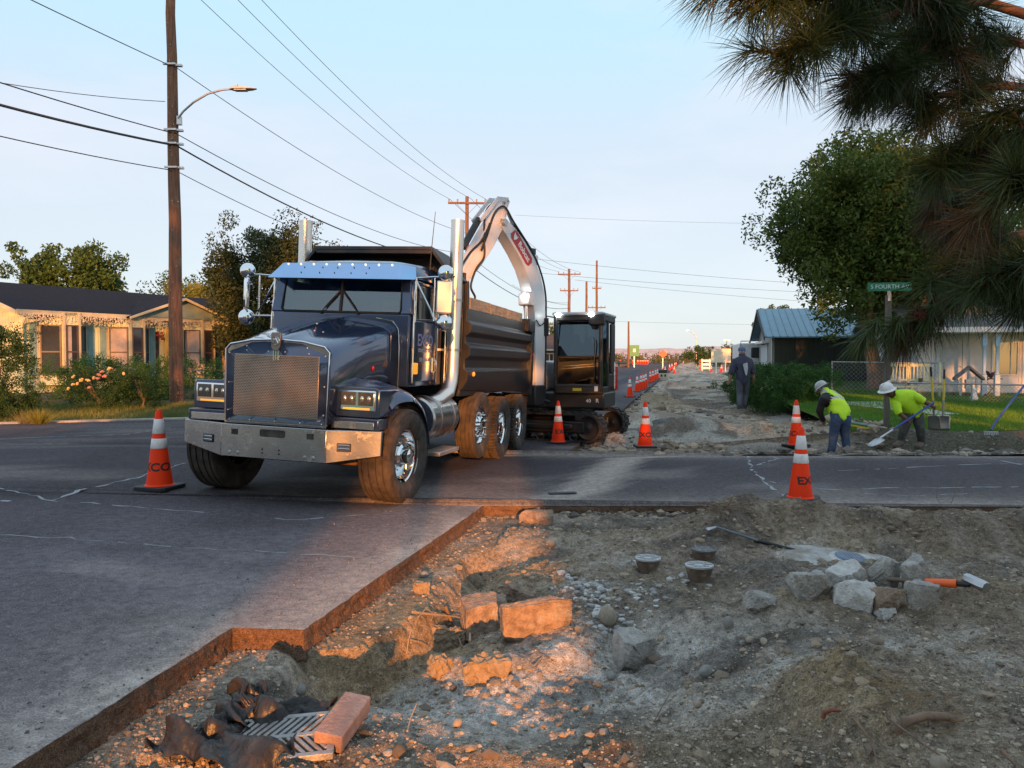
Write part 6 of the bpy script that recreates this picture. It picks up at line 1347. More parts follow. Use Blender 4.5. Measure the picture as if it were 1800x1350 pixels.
wire('black wire second from the top left of the tall pole', zat(P0, 8.2), zat(P1, 8.2), .75, .016); wire('black wire right of the tall pole just above the thick cable', zat(P1, 8.2, .1), zat(P2, 8.3), .7, .014)
wire('thick black cable left of the tall pole', zat(P0, 7.9), zat(P1, 7.85), 1.0, .034, 'cable', 'cable'); wire('thick black cable descending right behind the exhaust stack', zat(P1, 7.85, .1), zat(P2, 7.7), .8, .026, 'cable', 'cable')
wire('lowest wire left of the tall pole', zat(P0, 7.1), zat(P1, 7.1), .9, .014); wire('lowest wire right of the tall pole, ending behind the plum tree', zat(P1, 7.1, .1), zat(P2, 7.0), .8, .012)
wire('loose crinkled wire meeting the tall pole below the lamp arm', (-19, 6, 8.4), zat(P1, 9.1, -.15), 1.0, .010)
for i, (dx, l_) in enumerate(((-1.05, 'overhead wire nearest the tall pole running to the far cross arm'), (.25, 'middle overhead wire running to the far cross arm'), (1.1, 'right overhead wire running to the end of the far cross arm'))):
    wire(l_, (P1.x + dx * .95, P1.y + .35 * dx, 13.9), (P2.x + dx * 1.08, P2.y, 11.85), .75, .011); 
    wire('wire sagging between the two far cross arms, number %s from the left' % ('first', 'second', 'third')[i], (P2.x + dx * 1.08, P2.y, 11.85), (P3.x + dx, P3.y, 11.1), .9, .013)
for i, (z, l_) in enumerate(((8.3, 'upper low cable between the far poles behind the boom'), (7.7, 'lower heavy cable between the far poles behind the boom'))): wire(l_, zat(P2, z), zat(P3, z - .6), 1.0, .016 + .01 * i)
for i, (a, c_, Y) in enumerate((((905, 378), (1700, 390), 80), ((940, 455), (1700, 513), 85), ((950, 480), (1700, 522), 85), ((1010, 492), (1700, 545), 100), ((1000, 562), (1700, 570), 140), ((900, 500), (1000, 536), 85))):
    wire(('faint high wire crossing the sky right of the boom tip', 'wire crossing the sky from the boom elbow to the tree', 'second wire below, from the boom elbow to the tree', 'wire from the far double-arm pole to the tree', 'lowest faint wire above the excavator cab roof', 'short slack wire left of the far double-arm pole')[i], at(*a, Y), at(*c_, Y + 4), .5, .016 if i else .010)

# ------------------------------------------------------------ far objects down the road
def car(label, loc, rz, col, truck_=False):
    t = thing('parked_car', label, 'car', loc, rz); m_ = M('car_paint', col, .25, .2, .05, 3, coat=.5)
    sec = [(-2.2, .35, .80, .82), (-2.1, .30, .90, .86), (-1.3, .28, .98, .88), (1.2, .28, 1.0, .88), (2.1, .30, .88, .84), (2.25, .4, .75, .8)]
    b = MB(); b.loft([[(x, -w_, z0_), (x, -w_, (z0_ + z1_) / 2 + .1), (x, -w_ * .9, z1_), (x, w_ * .9, z1_), (x, w_, (z0_ + z1_) / 2 + .1), (x, w_, z0_)] for x, z0_, z1_, w_ in sec]); b.obj('body', m_, t, smooth=30)
    b = MB(); b.loft([[(x, -w_, z_), (x, w_, z_)] [:0] + [(x - 0, -w_, .96), (x2, -w_ * .8, z_), (x2, w_ * .8, z_), (x, w_, .96)] for x, x2, z_, w_ in ((-1.9, -1.3, 1.40, .80), (1.3, .5, 1.43, .80))]); b.obj('cabin', m_, t, smooth=30)
    b = MB(); b.loft([[(x - 0, -w_, 1.0), (x2, -w_ * .8, z_), (x2, w_ * .8, z_), (x, w_, 1.0)] for x, x2, z_, w_ in ((-1.75, -1.3, 1.36, .815), (1.2, .55, 1.38, .815))]); b.obj('window', pane_m, t)
    for x in (-1.35, 1.4):
        for y in (-.78, .78): MB().lathe([(.001, -.1), (.3, -.1), (.33, -.08), (.33, .08), (.3, .1), (.001, .1)], 16, 0, Matrix.Translation((x, y, .33)) @ Matrix.Rotation(math.pi / 2, 4, 'X')).obj('wheel', rubber, t, smooth=40)
    for y in (-.6, .6): MB().box(-2.26, -2.15, y - .18, y + .18, .62, .74).obj('headlight', white_reflect, t, bevel=.02)
    return t
p = on_road(962, 692); c1 = at(966, 650, 33); car('pale blue car parked behind the excavator boom', (c1.x, 33, -.13), RAD(100), (.16, .24, .36))
c2 = at(1090, 640, 150); car('black car parked at the far end of the road by a lone pole', (c2.x, 150, -.3), RAD(5), (.02, .02, .022)); 
c3 = at(1275, 640, 120); car('dark pickup-like car parked behind the white sign board', (c3.x, 120, -.1), RAD(2), (.03, .035, .05))
c4 = at(1265, 640, 130)
t = thing('sign_board', 'pale blank sign board on two legs far down the street', 'sign', at(1267, 656, 75)); b = MB(); b.box(-.95, .95, -.04, .04, 1.25, 2.6); b.obj('board', M('pale_sign', (.62, .58, .46), .6), t)
t.location.z = -.1
for x in (-.45, .45): MB().box(x - .05, x + .05, -.05, .05, -.3, 1.25).obj('leg', white_paint, t)
t = thing('barricade', 'red and white striped road barricade at the far road end', 'barricade', at(1241, 643, 100)); t.location.z = -.2
for i in range(3): MB().box(-.62, .62, -.03, .03, .35 + i * .48, .62 + i * .48).obj('rail', white_reflect, t); MB().box(-.9, -.62, -.03, .03, .35 + i * .48, .62 + i * .48).obj('rail', orange_cone, t)
for x in (-.5, .5): MB().box(x - .04, x + .04, .03, .09, 0, 1.7).obj('leg', steel, t)
t = thing('route_sign', 'green sign on a thin post above the far black car', 'sign', at(1115, 640, 145)); t.location.z = -.3; q0 = at(1115, 616, 145).z + .3
MB().box(-.9, .9, -.03, .03, q0 - 1.1, q0 + 1.0).obj('sign_plate', M('far_green', (.02, .22, .10), .5), t); MB().box(-.07, .07, .03, .1, 0, q0).obj('post', steel, t)
MB().box(-.25, .25, -.04, -.03, q0 - .3, q0 + .3).obj('route_mark', white_paint, t)
t = thing('work_sign', 'orange diamond road work sign at the far road end', 'sign', at(1165, 643, 130)); t.location.z = -.3; q0 = at(1165, 622, 130).z + .3
MB().prism([(0, q0 - .75), (.75, q0), (0, q0 + .75), (-.75, q0)], 1, -.03, .03).obj('sign_plate', M('faded_orange', (.62, .15, .08), .6), t); MB().box(-.05, .05, .03, .1, 0, q0).obj('post', steel, t)
t = thing('street_lamp', 'distant thin street lamp beyond the end of the road', 'street lamp', at(1224, 636, 160)); t.location.z = -.3; tp = at(1224, 590, 160).z + .3
MB().tube([(0, 0, 0), (0, 0, tp - .8), (-.3, 0, tp), (-.9, 0, tp + .7), (-1.7, 0, tp + 1.05)], .08, 8).obj('pole', steel, t, smooth=60); MB().box(-2.2, -1.6, -.1, .1, tp + 1.0, tp + 1.15).obj('lamp_head', steel, t)
t = thing('street_sign', 'thin dark post with a small street blade, left of the walking man', 'street sign', on_sh(1277, 650)); MB().box(-.03, .03, -.03, .03, 0, 2.35).obj('post', frame_black, t)
d = t.location.y; q0 = at(1277, 598, d).z - t.location.z; MB().box(-.36, .36, -.02, .02, q0 - .07, q0 + .07).obj('sign_plate', steel, t); t.children[0].scale.z = q0 / 2.35
# white truck seen past the garage corner
c5 = at(1320, 680, 40); t = thing('white_truck', 'white truck with big black mirror behind the walking man', 'truck', (c5.x, 40, .1), RAD(-12))
z0_ = at(1300, 660, 40).z; MB().box(-.6, 2.2, 0, 5, .9, at(1300, 603, 40).z - .1).obj('cab', M('truck_white', (.66, .67, .70), .4), t, bevel=.06, seg=3)
b = MB(); zc = at(1327, 620, 40).z - .1; b.box(-.05, .45, -.5, -.38, zc - .27, zc + .27); b.obj('mirror', black_plastic, t, bevel=.06, seg=3)
b = MB(); b.tube([(.45, -.3, .9), (.45, -.3, zc + .6), (-.55, -.3, zc + .6), (-.55, -.1, zc + .2)], .03, 6); b.tube([(.7, -.2, .9), (.7, -.2, zc + .75), (.2, -.2, zc + .7)], .03, 6); b.obj('mirror_bracket', steel, t)
for x in (-.4, 1.9): MB().lathe([(.001, -.15), (.45, -.15), (.5, -.1), (.5, .1), (.45, .15), (.001, .15)], 20, 0, Matrix.Translation((x, .8, .45)) @ RX).obj('wheel', rubber, t, smooth=40)
# house behind the excavator boom
c6 = at(968, 640, 62); t = thing('brown_house', 'small brown house with yellow window trim seen between boom and cab', 'house', (c6.x, 62, -.1), RAD(-12))
MB().box(-5, 1.5, 0, 6, 0, at(960, 612, 62).z).obj('wall', M('brown_wall', (.10, .06, .05), .8), t); z0_ = at(960, 612, 62).z
b = MB(); b.loft([[(-5.4, -.5, z0_), (-5.4, 3, z0_ + 1.3), (-5.4, 6.5, z0_)], [(1.9, -.5, z0_), (1.9, 3, z0_ + 1.3), (1.9, 6.5, z0_)]]); b.obj('roof', M('brown_roof', (.06, .045, .045), .85), t)
b = MB(); b.box(-.55, .35, -.06, .0, 1.0, 2.1); wf = b.obj('window', M('cream_frame', (.6, .5, .3), .6), t); MB().box(-.40, -.14, -.07, -.06, 1.1, 2.0).obj('pane', pane_m, wf); MB().box(-.05, .2, -.07, -.06, 1.1, 2.0).obj('pane', pane_m, wf)
MB().box(-5.4, 1.9, -.55, -.5, z0_ - .12, z0_ + .03).obj('fascia', M('cream_frame2', (.5, .42, .3), .6), t)
# plate compactor / pump beside the cones
p = on_sh(1164, 668); t = thing('pump', 'small pale tracked pump unit standing beside the cone row', 'pump', p, RAD(10)); zz_ = p.y * 22 / 1350
MB().box(-.42, .42, -.3, .3, .12, .58).obj('housing', M('pump_pale', (.45, .40, .28), .6), t, bevel=.04); MB().box(-.35, .35, -.25, .25, .58, .86).obj('engine', black_plastic, t, bevel=.05); MB().box(-.48, .48, -.35, .35, 0, .12).obj('base_plate', steel, t, bevel=.02)
for x in (-.18, .15): MB().box(x - .08, x + .08, -.31, -.30, .28, .48).obj('vent', black_plastic, t)

# ------------------------------------------------------------ vegetation
def leaf_arrays(cen, rad, n, size, r, flat=.0, asp=.45):
    """n leaves spread through clumps; returns verts, faces (4-corner leaf blades)"""
    k = r.integers(0, len(cen), n); d = r.normal(size=(n, 3)); d /= np.linalg.norm(d, axis=1)[:, None]
    p = cen[k] + d * (rad[k] * r.uniform(.25, 1.0, n) ** .6)[:, None]
    a = r.normal(size=(n, 3)); a[:, 2] *= 1 - flat; a /= np.linalg.norm(a, axis=1)[:, None]
    b = np.cross(a, r.normal(size=(n, 3))); b /= np.linalg.norm(b, axis=1)[:, None] + 1e-9
    s = size * r.uniform(.6, 1.25, n)[:, None]
    V_ = np.stack([p - a * s * .5, p + b * s * asp * .5 - a * s * .05, p + a * s * .5, p - b * s * asp * .5 - a * s * .05], 1).reshape(-1, 3)
    return V_, np.arange(4 * n).reshape(-1, 4)
def clumps(c, R, n, cr, r, boxy=2.0, shell=.55, squash=None):
    d = r.normal(size=(n, 3)); d /= (np.abs(d) ** boxy).sum(1)[:, None] ** (1 / boxy)
    t = r.uniform(shell, 1.0, n) ** .7
    w_ = 1 + .16 * np.sin(d[:, 0] * 5 + 1) * np.cos(d[:, 2] * 4) + .10 * r.normal(size=n)
    P = np.array(c) + d * np.array(R) * (t * w_)[:, None]
    return P, cr * r.uniform(.6, 1.35, n)
bark = M('bark', (.14, .10, .075), .9, 0, .35, 6, .6, 25, stretch=(4, 4, .8))
def tree(name, label, base, c, R, mats, n, size, ncl, cr, trunk=.2, seed=1, group=None, cat='tree', limbs=7, boxy=2.0, shell=.45, fork=None, part='crown'):
    r = np.random.default_rng(seed); t = thing(name, label, cat, base, 0, group); B = np.array(base, float)
    P, q = clumps(np.array(c) - B, R, ncl, cr, r, boxy, shell)
    V_, F_ = leaf_arrays(P, q, n, size, r)
    np_obj(part, V_, F_, mats, t)
    b = MB(); cc = Vector(np.array(c) - B)
    if trunk:
        for k, (dx, top) in enumerate(fork or [(0, .55)]):
            tp = Vector((cc.x + dx, cc.y, cc.z * top)); m_ = Vector((tp.x * .35, tp.y * .3, tp.z * .5))
            b.tube([(0, 0, -.2), (tp.x * .08, 0, tp.z * .18), m_, tp], [trunk * 1.25, trunk, trunk * .8, trunk * .5], 10)
            for i in r.choice(len(P), limbs, replace=False):
                e = Vector(P[i]); b.tube([m_.lerp(tp, float(r.uniform(.2, 1))), (m_.lerp(tp, .8)).lerp(e, .55) + Vector((0, 0, .1)), e], [trunk * .42, trunk * .25, trunk * .08], 6)
        b.obj('trunk', bark, t, smooth=60)
    return t
dk = leafmat('dark_leaves', (.040, .080, .018), (.14, .18, .035), .35)
plum = leafmat('plum_leaves', (.022, .034, .014), (.062, .084, .027), .25)
olive = leafmat('olive_leaves', (.032, .066, .014), (.085, .145, .035), .3)
ygreen = leafmat('yellow_green_leaves', (.09, .10, .015), (.26, .25, .04), .35)
hedge_g = leafmat('hedge_leaves', (.018, .062, .012), (.065, .145, .028), .25)
juniper = leafmat('juniper_leaves', (.026, .080, .016), (.085, .19, .04), .25)
shrub_g = leafmat('shrub_leaves', (.020, .060, .014), (.065, .125, .032), .28)
tree('broadleaf_tree', 'big round dark green tree with leaning trunk by the garage', (12.9, 27.2, .3), (14.1, 28.0, 6.2), (4.35, 3.6, 3.35), dk, 150000, .17, 640, .66, .27, 21, fork=[(-1.6, .62), (1.3, .6)], shell=.2)
tree('plum_tree', 'dark reddish plum tree behind the truck cab', (-10.2, 33, .4), (-10.1, 33, 4.3), (2.75, 2.4, 3.2), plum, 64000, .15, 300, .55, .16, 22, shell=.3)
tree('spreading_tree', 'broad airy tree rising behind the roof of the yellow house', (-34.6, 60, 0), (-34.6, 60, 7.7), (4.6, 3.5, 2.7), olive, 15000, .34, 110, .8, .3, 23, shell=.3)
tree('spreading_tree', 'distant dark tree at the left edge behind the roof', (-44, 62, 0), (-44, 62, 5), (5.5, 3, 3.0), olive, 6000, .35, 60, 1.0, .3, 24)
tree('poplar_tree', 'dark green trees top between the pole and the plum tree', (-27.5, 66, 0), (-27.5, 66, 5.4), (4.8, 3, 3.6), shrub_g, 8000, .34, 80, .9, .3, 25)
tree('small_tree', 'bright yellow-green tree beside the pole behind the house', (-19.6, 48, .6), (-19.6, 48, 4.5), (2.4, 2, 2.0), ygreen, 6000, .22, 60, .6, .15, 26)
tree('small_tree', 'sunny olive tree between the excavator boom and cab', (3.7, 75, 0), (3.7, 75, 3.6), (2.0, 1.6, 1.7), ygreen, 3500, .28, 50, .6, .15, 27)
tree('small_tree', 'yellowish tree behind the white house roof', (27, 46, 0), (27, 46, 5.2), (4.5, 3, 3.8), olive, 9000, .28, 100, .8, .2, 28)
tree('conifer', 'small brownish conifer top above the blue garage roof', (20.4, 60, 0), (20.4, 60, 4.2), (1.25, 1.0, 2.0), olive, 3000, .2, 40, .35, .15, 29)
tree('shrub', 'large leafy shrub at the far left by the street corner', (-12.95, 19.3, .05), (-12.95, 19.3, 1.25), (1.05, .8, 1.2), shrub_g, 20000, .06, 130, .2, .05, 30, cat='shrub')
tree('shrub', 'low dark shrub growing at the foot of the large left shrub', (-12.4, 18.9, .05), (-12.5, 18.9, .5), (.8, .5, .5), shrub_g, 8000, .05, 60, .16, 0, 31, cat='shrub')
tree('hedge', 'long juniper hedge under the bay windows of the yellow house', (-12.6, 24.6, .2), (-12.6, 24.9, .82), (2.5, .8, .72), juniper, 46000, .055, 300, .2, 0, 32, cat='hedge', boxy=3.5, part='foliage')
tree('hedge', 'shorter juniper hedge right of the tall pole', (-9.0, 27.5, .25), (-9.0, 27.5, .85), (2.2, .8, .75), juniper, 26000, .06, 200, .2, 0, 33, cat='hedge', boxy=3.5, part='foliage')
tree('hedge', 'trimmed green hedge beside the walking man', (8.15, 23.6, .12), (8.35, 24.2, .66), (1.15, 2.4, .60), hedge_g, 60000, .06, 420, .17, 0, 34, cat='hedge', boxy=6, shell=.7, part='foliage')
t1 = tree('rose_bush', 'rose bush with pale yellow and pink blooms before the hedge', (-11.3, 21.0, .1), (-11.3, 21.0, .72), (.85, .5, .58), shrub_g, 10000, .05, 80, .17, .03, 35, cat='rose bush')
t2 = tree('rose_bush', 'leafy rose bush without blooms just left of the tall pole', (-10.35, 21.5, .1), (-10.35, 21.6, .70), (.72, .5, .6), shrub_g, 10000, .05, 80, .17, .03, 36, cat='rose bush')
rose_y = M('pale_rose', (.62, .45, .22), .7); rose_p = M('pink_rose', (.55, .22, .20), .7)
r = random.Random(6)
for px_, py_, m_ in ((129, 662, rose_y), (128, 676, rose_y), (121, 683, rose_y), (136, 675, rose_y), (142, 669, rose_y), (155, 668, rose_y), (165, 664, rose_y), (175, 659, rose_p), (180, 654, rose_p), (184, 662, rose_p), (172, 666, rose_p), (191, 648, rose_y), (217, 657, rose_y), (157, 681, rose_p)):
    p = at(px_, py_, 20.55) - t1.location; b = MB()
    for k in range(5): b.ell((p.x + r.gauss(0, .018), p.y + r.gauss(0, .018), p.z + r.gauss(0, .014)), (.035, .035, .028), 0, 6, 4)
    b.obj('rose', m_, t1)
def tuft(label, x, y, z, n, h, mat, seed, spread=.25, name='weed_tuft'):
    r = np.random.default_rng(seed); a = r.uniform(0, 6.28, n); d = np.abs(r.normal(0, spread, n)); hh = h * r.uniform(.5, 1.1, n)
    bx, by = .05 * np.cos(a), .05 * np.sin(a); V_ = np.stack([np.stack([bx - .006, by, 0 * a], 1), np.stack([bx + .006, by, 0 * a], 1), np.stack([bx + np.cos(a) * d, by + np.sin(a) * d, hh], 1)], 1).reshape(-1, 3)
    o = np_obj(name, V_, np.arange(3 * n).reshape(-1, 3), mat); o.location = (x, y, z); return tag(o, label, 'weed')
p = on_road(71, 745); tuft('bright yellow-green weed growing at the left kerb', p.x, p.y, .02, 420, .42, leafmat('weed_yellow', (.12, .13, .02), (.30, .28, .06), .3), 41)
p = on_road(44, 745); tuft('thin dry weed at the left kerb beside the yellow-green one', p.x, p.y, .02, 110, .40, leafmat('weed_dry', (.16, .14, .06), (.30, .26, .12), .3), 42)
# far scrub on the horizon
r = np.random.default_rng(50); n = 130; P = np.stack([r.uniform(20, 130, n), r.uniform(240, 300, n), r.uniform(.4, 2.2, n)], 1); V_, F_ = leaf_arrays(P, np.full(n, 2.0), 9000, .9, r)
np_obj('shrubbery', V_, F_, leafmat('far_scrub', (.05, .06, .02), (.16, .14, .05), .2), kind='stuff')
r = np.random.default_rng(51); n = 60; P = np.stack([r.uniform(-190, 0, n), r.uniform(200, 260, n), r.uniform(.4, 3.2, n)], 1); V_, F_ = leaf_arrays(P, np.full(n, 2.4), 6000, .9, r)
np_obj('shrubbery', V_, F_, olive, kind='stuff')
tree('small_tree', 'dark bush beside the far barricade', (33, 125, 0), at(1232, 625, 125), (2.6, 2, 1.5), shrub_g, 2500, .35, 40, .6, 0, 52, cat='bush')
tree('small_tree', 'dark green bushes behind the white truck', (36, 105, 0), at(1290, 628, 105), (3.4, 2, 1.7), shrub_g, 3000, .35, 50, .6, 0, 53, cat='bush')

# ------------------------------------------------------------ the pine reaching in from the right
pine = thing('pine_tree', 'dark long-needled pine reaching in from the right, close by', 'pine tree', (4.9, 3.9, -.1))
PO = pine.location
MB().tube([(0, 0, -.3), (0, 0, .6), (.04, .02, 2.5), (0, .05, 4.5), (0, 0, 7.5)], [.30, .24, .20, .16, .08], 16).obj('trunk', bark, pine, smooth=60)
pine_bark = M('pine_twig', (.16, .075, .045), .9, 0, .3, 12, .5, 40)
BR = [(.028, [(1850, -60, 3.7), (1700, 10, 3.5), (1580, -8, 3.2), (1470, -5, 3.0), (1390, -15, 2.9), (1310, -30, 2.85)], 1), (.016, [(1580, 20, 3.2), (1500, 50, 3.1), (1430, 75, 3.0), (1385, 95, 2.95)], 1), (.026, [(1850, 40, 3.8), (1720, 0, 3.6), (1650, 65, 3.4), (1585, 115, 3.25), (1530, 135, 3.15)], 1),
      (.024, [(1860, 160, 3.8), (1760, 150, 3.7), (1680, 165, 3.6), (1610, 170, 3.5), (1555, 150, 3.4)], 1), (.022, [(1860, 290, 3.6), (1790, 265, 3.5), (1720, 262, 3.3), (1665, 280, 3.2)], 1),
      (.018, [(1900, 330, 2.5), (1840, 315, 2.4), (1800, 320, 2.35)], 1), (.020, [(1850, 400, 3.6), (1750, 420, 3.5), (1700, 460, 3.4), (1672, 478, 3.35)], 1),
      (.018, [(1880, 500, 3.0), (1820, 470, 2.95), (1785, 475, 2.9)], 1), (.030, [(1880, 100, 4.3), (1770, 70, 4.2), (1690, 90, 4.1), (1620, 60, 4.0)], 1), (.026, [(1880, 220, 4.4), (1780, 290, 4.2), (1700, 330, 4.1), (1660, 350, 4.05)], 1),
      (.026, [(1880, -40, 4.4), (1760, -60, 4.3), (1650, -50, 4.1), (1560, -30, 4.0), (1500, 30, 3.9)], 1), (.02, [(1880, 200, 3.2), (1830, 180, 3.1), (1780, 195, 3.05)], 1), (.009, [(1735, 425, 3.5), (1752, 455, 3.48), (1770, 480, 3.45), (1776, 500, 3.45)], 0)]
r = np.random.default_rng(77); NV = {0: [], 1: []}
GR = Vector((0, 0, -1))
def needles(base, axis, n, ln, key, spread=(20, 75), sag=.35):
    axis = np.array(Vector(axis).normalized()); u = np.cross(axis, [.3, .8, .5]); u /= np.linalg.norm(u); v = np.cross(axis, u)
    th = r.uniform(0, 6.28, n); ph = np.radians(r.uniform(spread[0], spread[1], n)); L_ = ln * r.uniform(.7, 1.12, n); s0 = r.uniform(-.09, .03, n)
    d = axis[None] * np.cos(ph)[:, None] + (u[None] * np.cos(th)[:, None] + v[None] * np.sin(th)[:, None]) * np.sin(ph)[:, None]
    p0 = np.array(base)[None] + axis[None] * s0[:, None]; dn = np.array([0, 0, -1.0])
    p1 = p0 + d * (L_ * .5)[:, None] + dn * (sag * L_ * .12)[:, None]; p2 = p0 + d * L_[:, None] + dn * (sag * L_ * .5)[:, None]
    view = p1 - np.array([0, 0, CAMH]); sd = np.cross(d, r.normal(size=(n, 3))); sd /= np.linalg.norm(sd, axis=1)[:, None] + 1e-9
    w0 = .00145
    NV[key].append(np.stack([p0 - sd * w0, p0 + sd * w0, p1 + sd * w0, p2, p1 - sd * w0], 1))
for rad, pts, has in BR:
    bb = MB()
    W = [at(*q) - PO for q in pts]
    bb.tube(W, [rad * (1 - .65 * i / (len(W) - 1)) for i in range(len(W))], 7)
    for i in range(len(W) - 1 if has else 0):
        ln = (W[i + 1] - W[i]).length; m_ = max(1, int(ln / .085))
        for k in range(m_):
            f = (i + (k + 1) / m_) / (len(W) - 1)
            if f < .22: continue
            p = W[i].lerp(W[i + 1], (k + 1) / m_); ax = (W[i + 1] - W[i]).normalized()
            for tw in range(3):
                q = Vector(r.normal(size=3)); q.z = q.z * .6 - .35; d = (ax * .9 + q * .55).normalized(); tl = float(r.uniform(.05, .17)); e = p + d * tl
                bb.tube([p, p + d * tl * .5 + Vector((0, 0, .006)), e], [.006, .005, .004], 5)
                needles(e, d, 125, .185, 1 if r.random() < .2 else 0)
    d = (W[-1] - W[-2]).normalized()
    if has: needles(W[-1], d, 170, .20, 0, (8, 65))
    bb.obj('branch', pine_bark, pine, smooth=60)
# hanging dead bunches
for q in ((1665, 395, 3.7), (1640, 360, 3.6), (1700, 400, 3.7), (1590, 580, 3.25), (1635, 550, 3.3)):
    needles(at(*q) - PO, (-.25, 0, -1), 190, .20, 1, (5, 45))
for q in ((1560, 585, 3.2), (1625, 560, 3.2), (1610, 575, 3.25), (1520, 590, 3.15), (1660, 545, 3.3), (1775, 505, 2.95), (1810, 520, 2.95), (1790, 540, 2.95)):
    needles(at(*q) - PO, (-.5, .1, -.7), 150, .17, 0, (10, 75))
for key, c1, c2, nm in ((0, (.021, .042, .013), (.068, .094, .027), 'needles'), (1, (.050, .030, .015), (.12, .072, .032), 'dry_needles')):
    A = np.concatenate(NV[key]); n = len(A); V_ = A.reshape(-1, 3); i5 = np.arange(n)[:, None] * 5
    F4 = np.concatenate([i5 + 0, i5 + 1, i5 + 2, i5 + 4], 1); F3 = np.concatenate([i5 + 4, i5 + 2, i5 + 3, i5 + 3], 1)
    Fq = np.concatenate([F4, np.concatenate([i5 + 4, i5 + 2, i5 + 3], 1)[:, [0, 1, 2, 2]]])
    me = bpy.data.meshes.new(nm); faces = np.concatenate([F4[:, :3], F4[:, [0, 2, 3]], np.concatenate([i5 + 4, i5 + 2, i5 + 3], 1)])
    np_obj(nm, V_, faces, leafmat(nm, c1, c2, .12, .5), pine)
for q, s_ in (((1722, 283, 3.2), .045), ((1735, 275, 3.25), .04), ((1615, 555, 3.2), .03)):
    b = MB(); c0 = at(*q) - PO
    for k in range(90):
        z = 1 - 2 * (k + .5) / 90; a = k * 2.4; rr_ = math.sqrt(1 - z * z); n_ = Vector((rr_ * math.cos(a), rr_ * math.sin(a), z)); p = c0 + Vector((n_.x * s_ * .8, n_.y * s_ * .8, n_.z * s_)); sd = n_.orthogonal().normalized() * s_ * .2; up = Vector((0, 0, s_ * .14))
        b.add([p - sd - n_ * .012, p + sd - n_ * .012, p + sd * .6 + n_ * .010 + up, p - sd * .6 + n_ * .010 + up], [(0, 1, 2, 3)])
    b.ell(tuple(c0), (s_ * .7, s_ * .7, s_ * .9), 0, 10, 8); b.obj('pine_cone', M('pine_cone_brown', (.13, .045, .025), .8, 0, .3, 30), pine)

# ------------------------------------------------------------ foreground: rubble, stones, ironwork
def chunk(seed, sx, sy, sz, n=14, rough=.012, cuts=2, skew=0.0):
    """broken piece: a block split along random planes, faces flat, edges crisp, skin rough"""
    r = random.Random(seed); bm = bmesh.new(); bmesh.ops.create_cube(bm, size=1)
    for i in range(7 + n // 3):
        d = Vector((r.gauss(0, 1), r.gauss(0, 1), r.gauss(0, .8))).normalized(); ext = max(v.co.dot(d) for v in bm.verts)
        g = bm.verts[:] + bm.edges[:] + bm.faces[:]
        cu = bmesh.ops.bisect_plane(bm, geom=g, plane_co=d * ext * r.uniform(.55, .92), plane_no=d, clear_outer=True)
        es = [e for e in cu['geom_cut'] if isinstance(e, bmesh.types.BMEdge)]
        if es: bmesh.ops.edgenet_fill(bm, edges=es)
    co = [v.co for v in bm.verts]; lo = Vector([min(c[k] for c in co) for k in range(3)]); hi = Vector([max(c[k] for c in co) for k in range(3)])
    for v in bm.verts: v.co = Vector([((v.co[k] - lo[k]) / max(hi[k] - lo[k], 1e-6) - .5) * (sx, sy, sz)[k] for k in range(3)])
    bmesh.ops.bevel(bm, geom=bm.edges[:], offset=min(sx, sy, sz) * .03, segments=1, affect='EDGES')
    bmesh.ops.triangulate(bm, faces=bm.faces)
    for q in range(3): bmesh.ops.subdivide_edges(bm, edges=[e for e in bm.edges if e.calc_length() > min(sx, sy, sz) * .17], cuts=1); bmesh.ops.triangulate(bm, faces=bm.faces)
    bm.normal_update(); co = np.array([v.co for v in bm.verts]); nn = fbm(co[:, 0] * 30 + co[:, 2] * 19, co[:, 1] * 30 - co[:, 2] * 13, 3, seed) + .6 * fbm(co[:, 0] * 90, co[:, 1] * 90 + co[:, 2] * 70, 2, seed + 5)
    for v, k in zip(bm.verts, nn): v.co += v.normal * float(k) * rough
    me = bpy.data.meshes.new('chunk'); bm.to_mesh(me); bm.free(); me.polygons.foreach_set('use_smooth', [True] * len(me.polygons)); me.set_sharp_from_angle(angle=RAD(24)); return me
def place_chunk(name, label, px, py, wpx, hpx, dpt, seed, mat, rot=(0, 0, 0), sink=.2, cat='rubble', lift=0.0, group=None, n=14, rough=.012, Y=None):
    p = on_dirt(px, py + hpx / 2); k = p.y / FPX; me = chunk(seed, wpx * k * 1.12, dpt, hpx * k * 1.25, n, rough); me.materials.append(mat)
    o = bpy.data.objects.new(name, me); COL.objects.link(o); o.location = (p.x, p.y + dpt * .35, p.z + hpx * k * (.5 - sink) + lift); o.rotation_euler = [RAD(a) for a in rot]
    return tag(o, label, cat, group)
def stone(name, label, px, py, wpx, hpx, seed, mat, rot=0, sink=.25, cat='stone', group=None):
    p = on_dirt(px, py + hpx / 2); k = p.y / FPX; bm = bmesh.new(); bmesh.ops.create_icosphere(bm, subdivisions=3, radius=1)
    co = np.array([v.co for v in bm.verts]); nn = fbm(co[:, 0] * 1.3 + seed, co[:, 1] * 1.3 + co[:, 2] * 1.1, 3, seed)
    for v, q in zip(bm.verts, nn): v.co *= 1 + .22 * float(q)
    me = bpy.data.meshes.new('stone'); bm.to_mesh(me); bm.free(); me.polygons.foreach_set('use_smooth', [True] * len(me.polygons)); me.materials.append(mat)
    o = bpy.data.objects.new(name, me); COL.objects.link(o); o.scale = (wpx * k / 2, min(wpx, hpx) * k * .5, hpx * k / 2); o.location = (p.x, p.y + .02, p.z + hpx * k * (.5 - sink)); o.rotation_euler = (0, RAD(rot), RAD(seed * 37))
    return tag(o, label, cat, group)
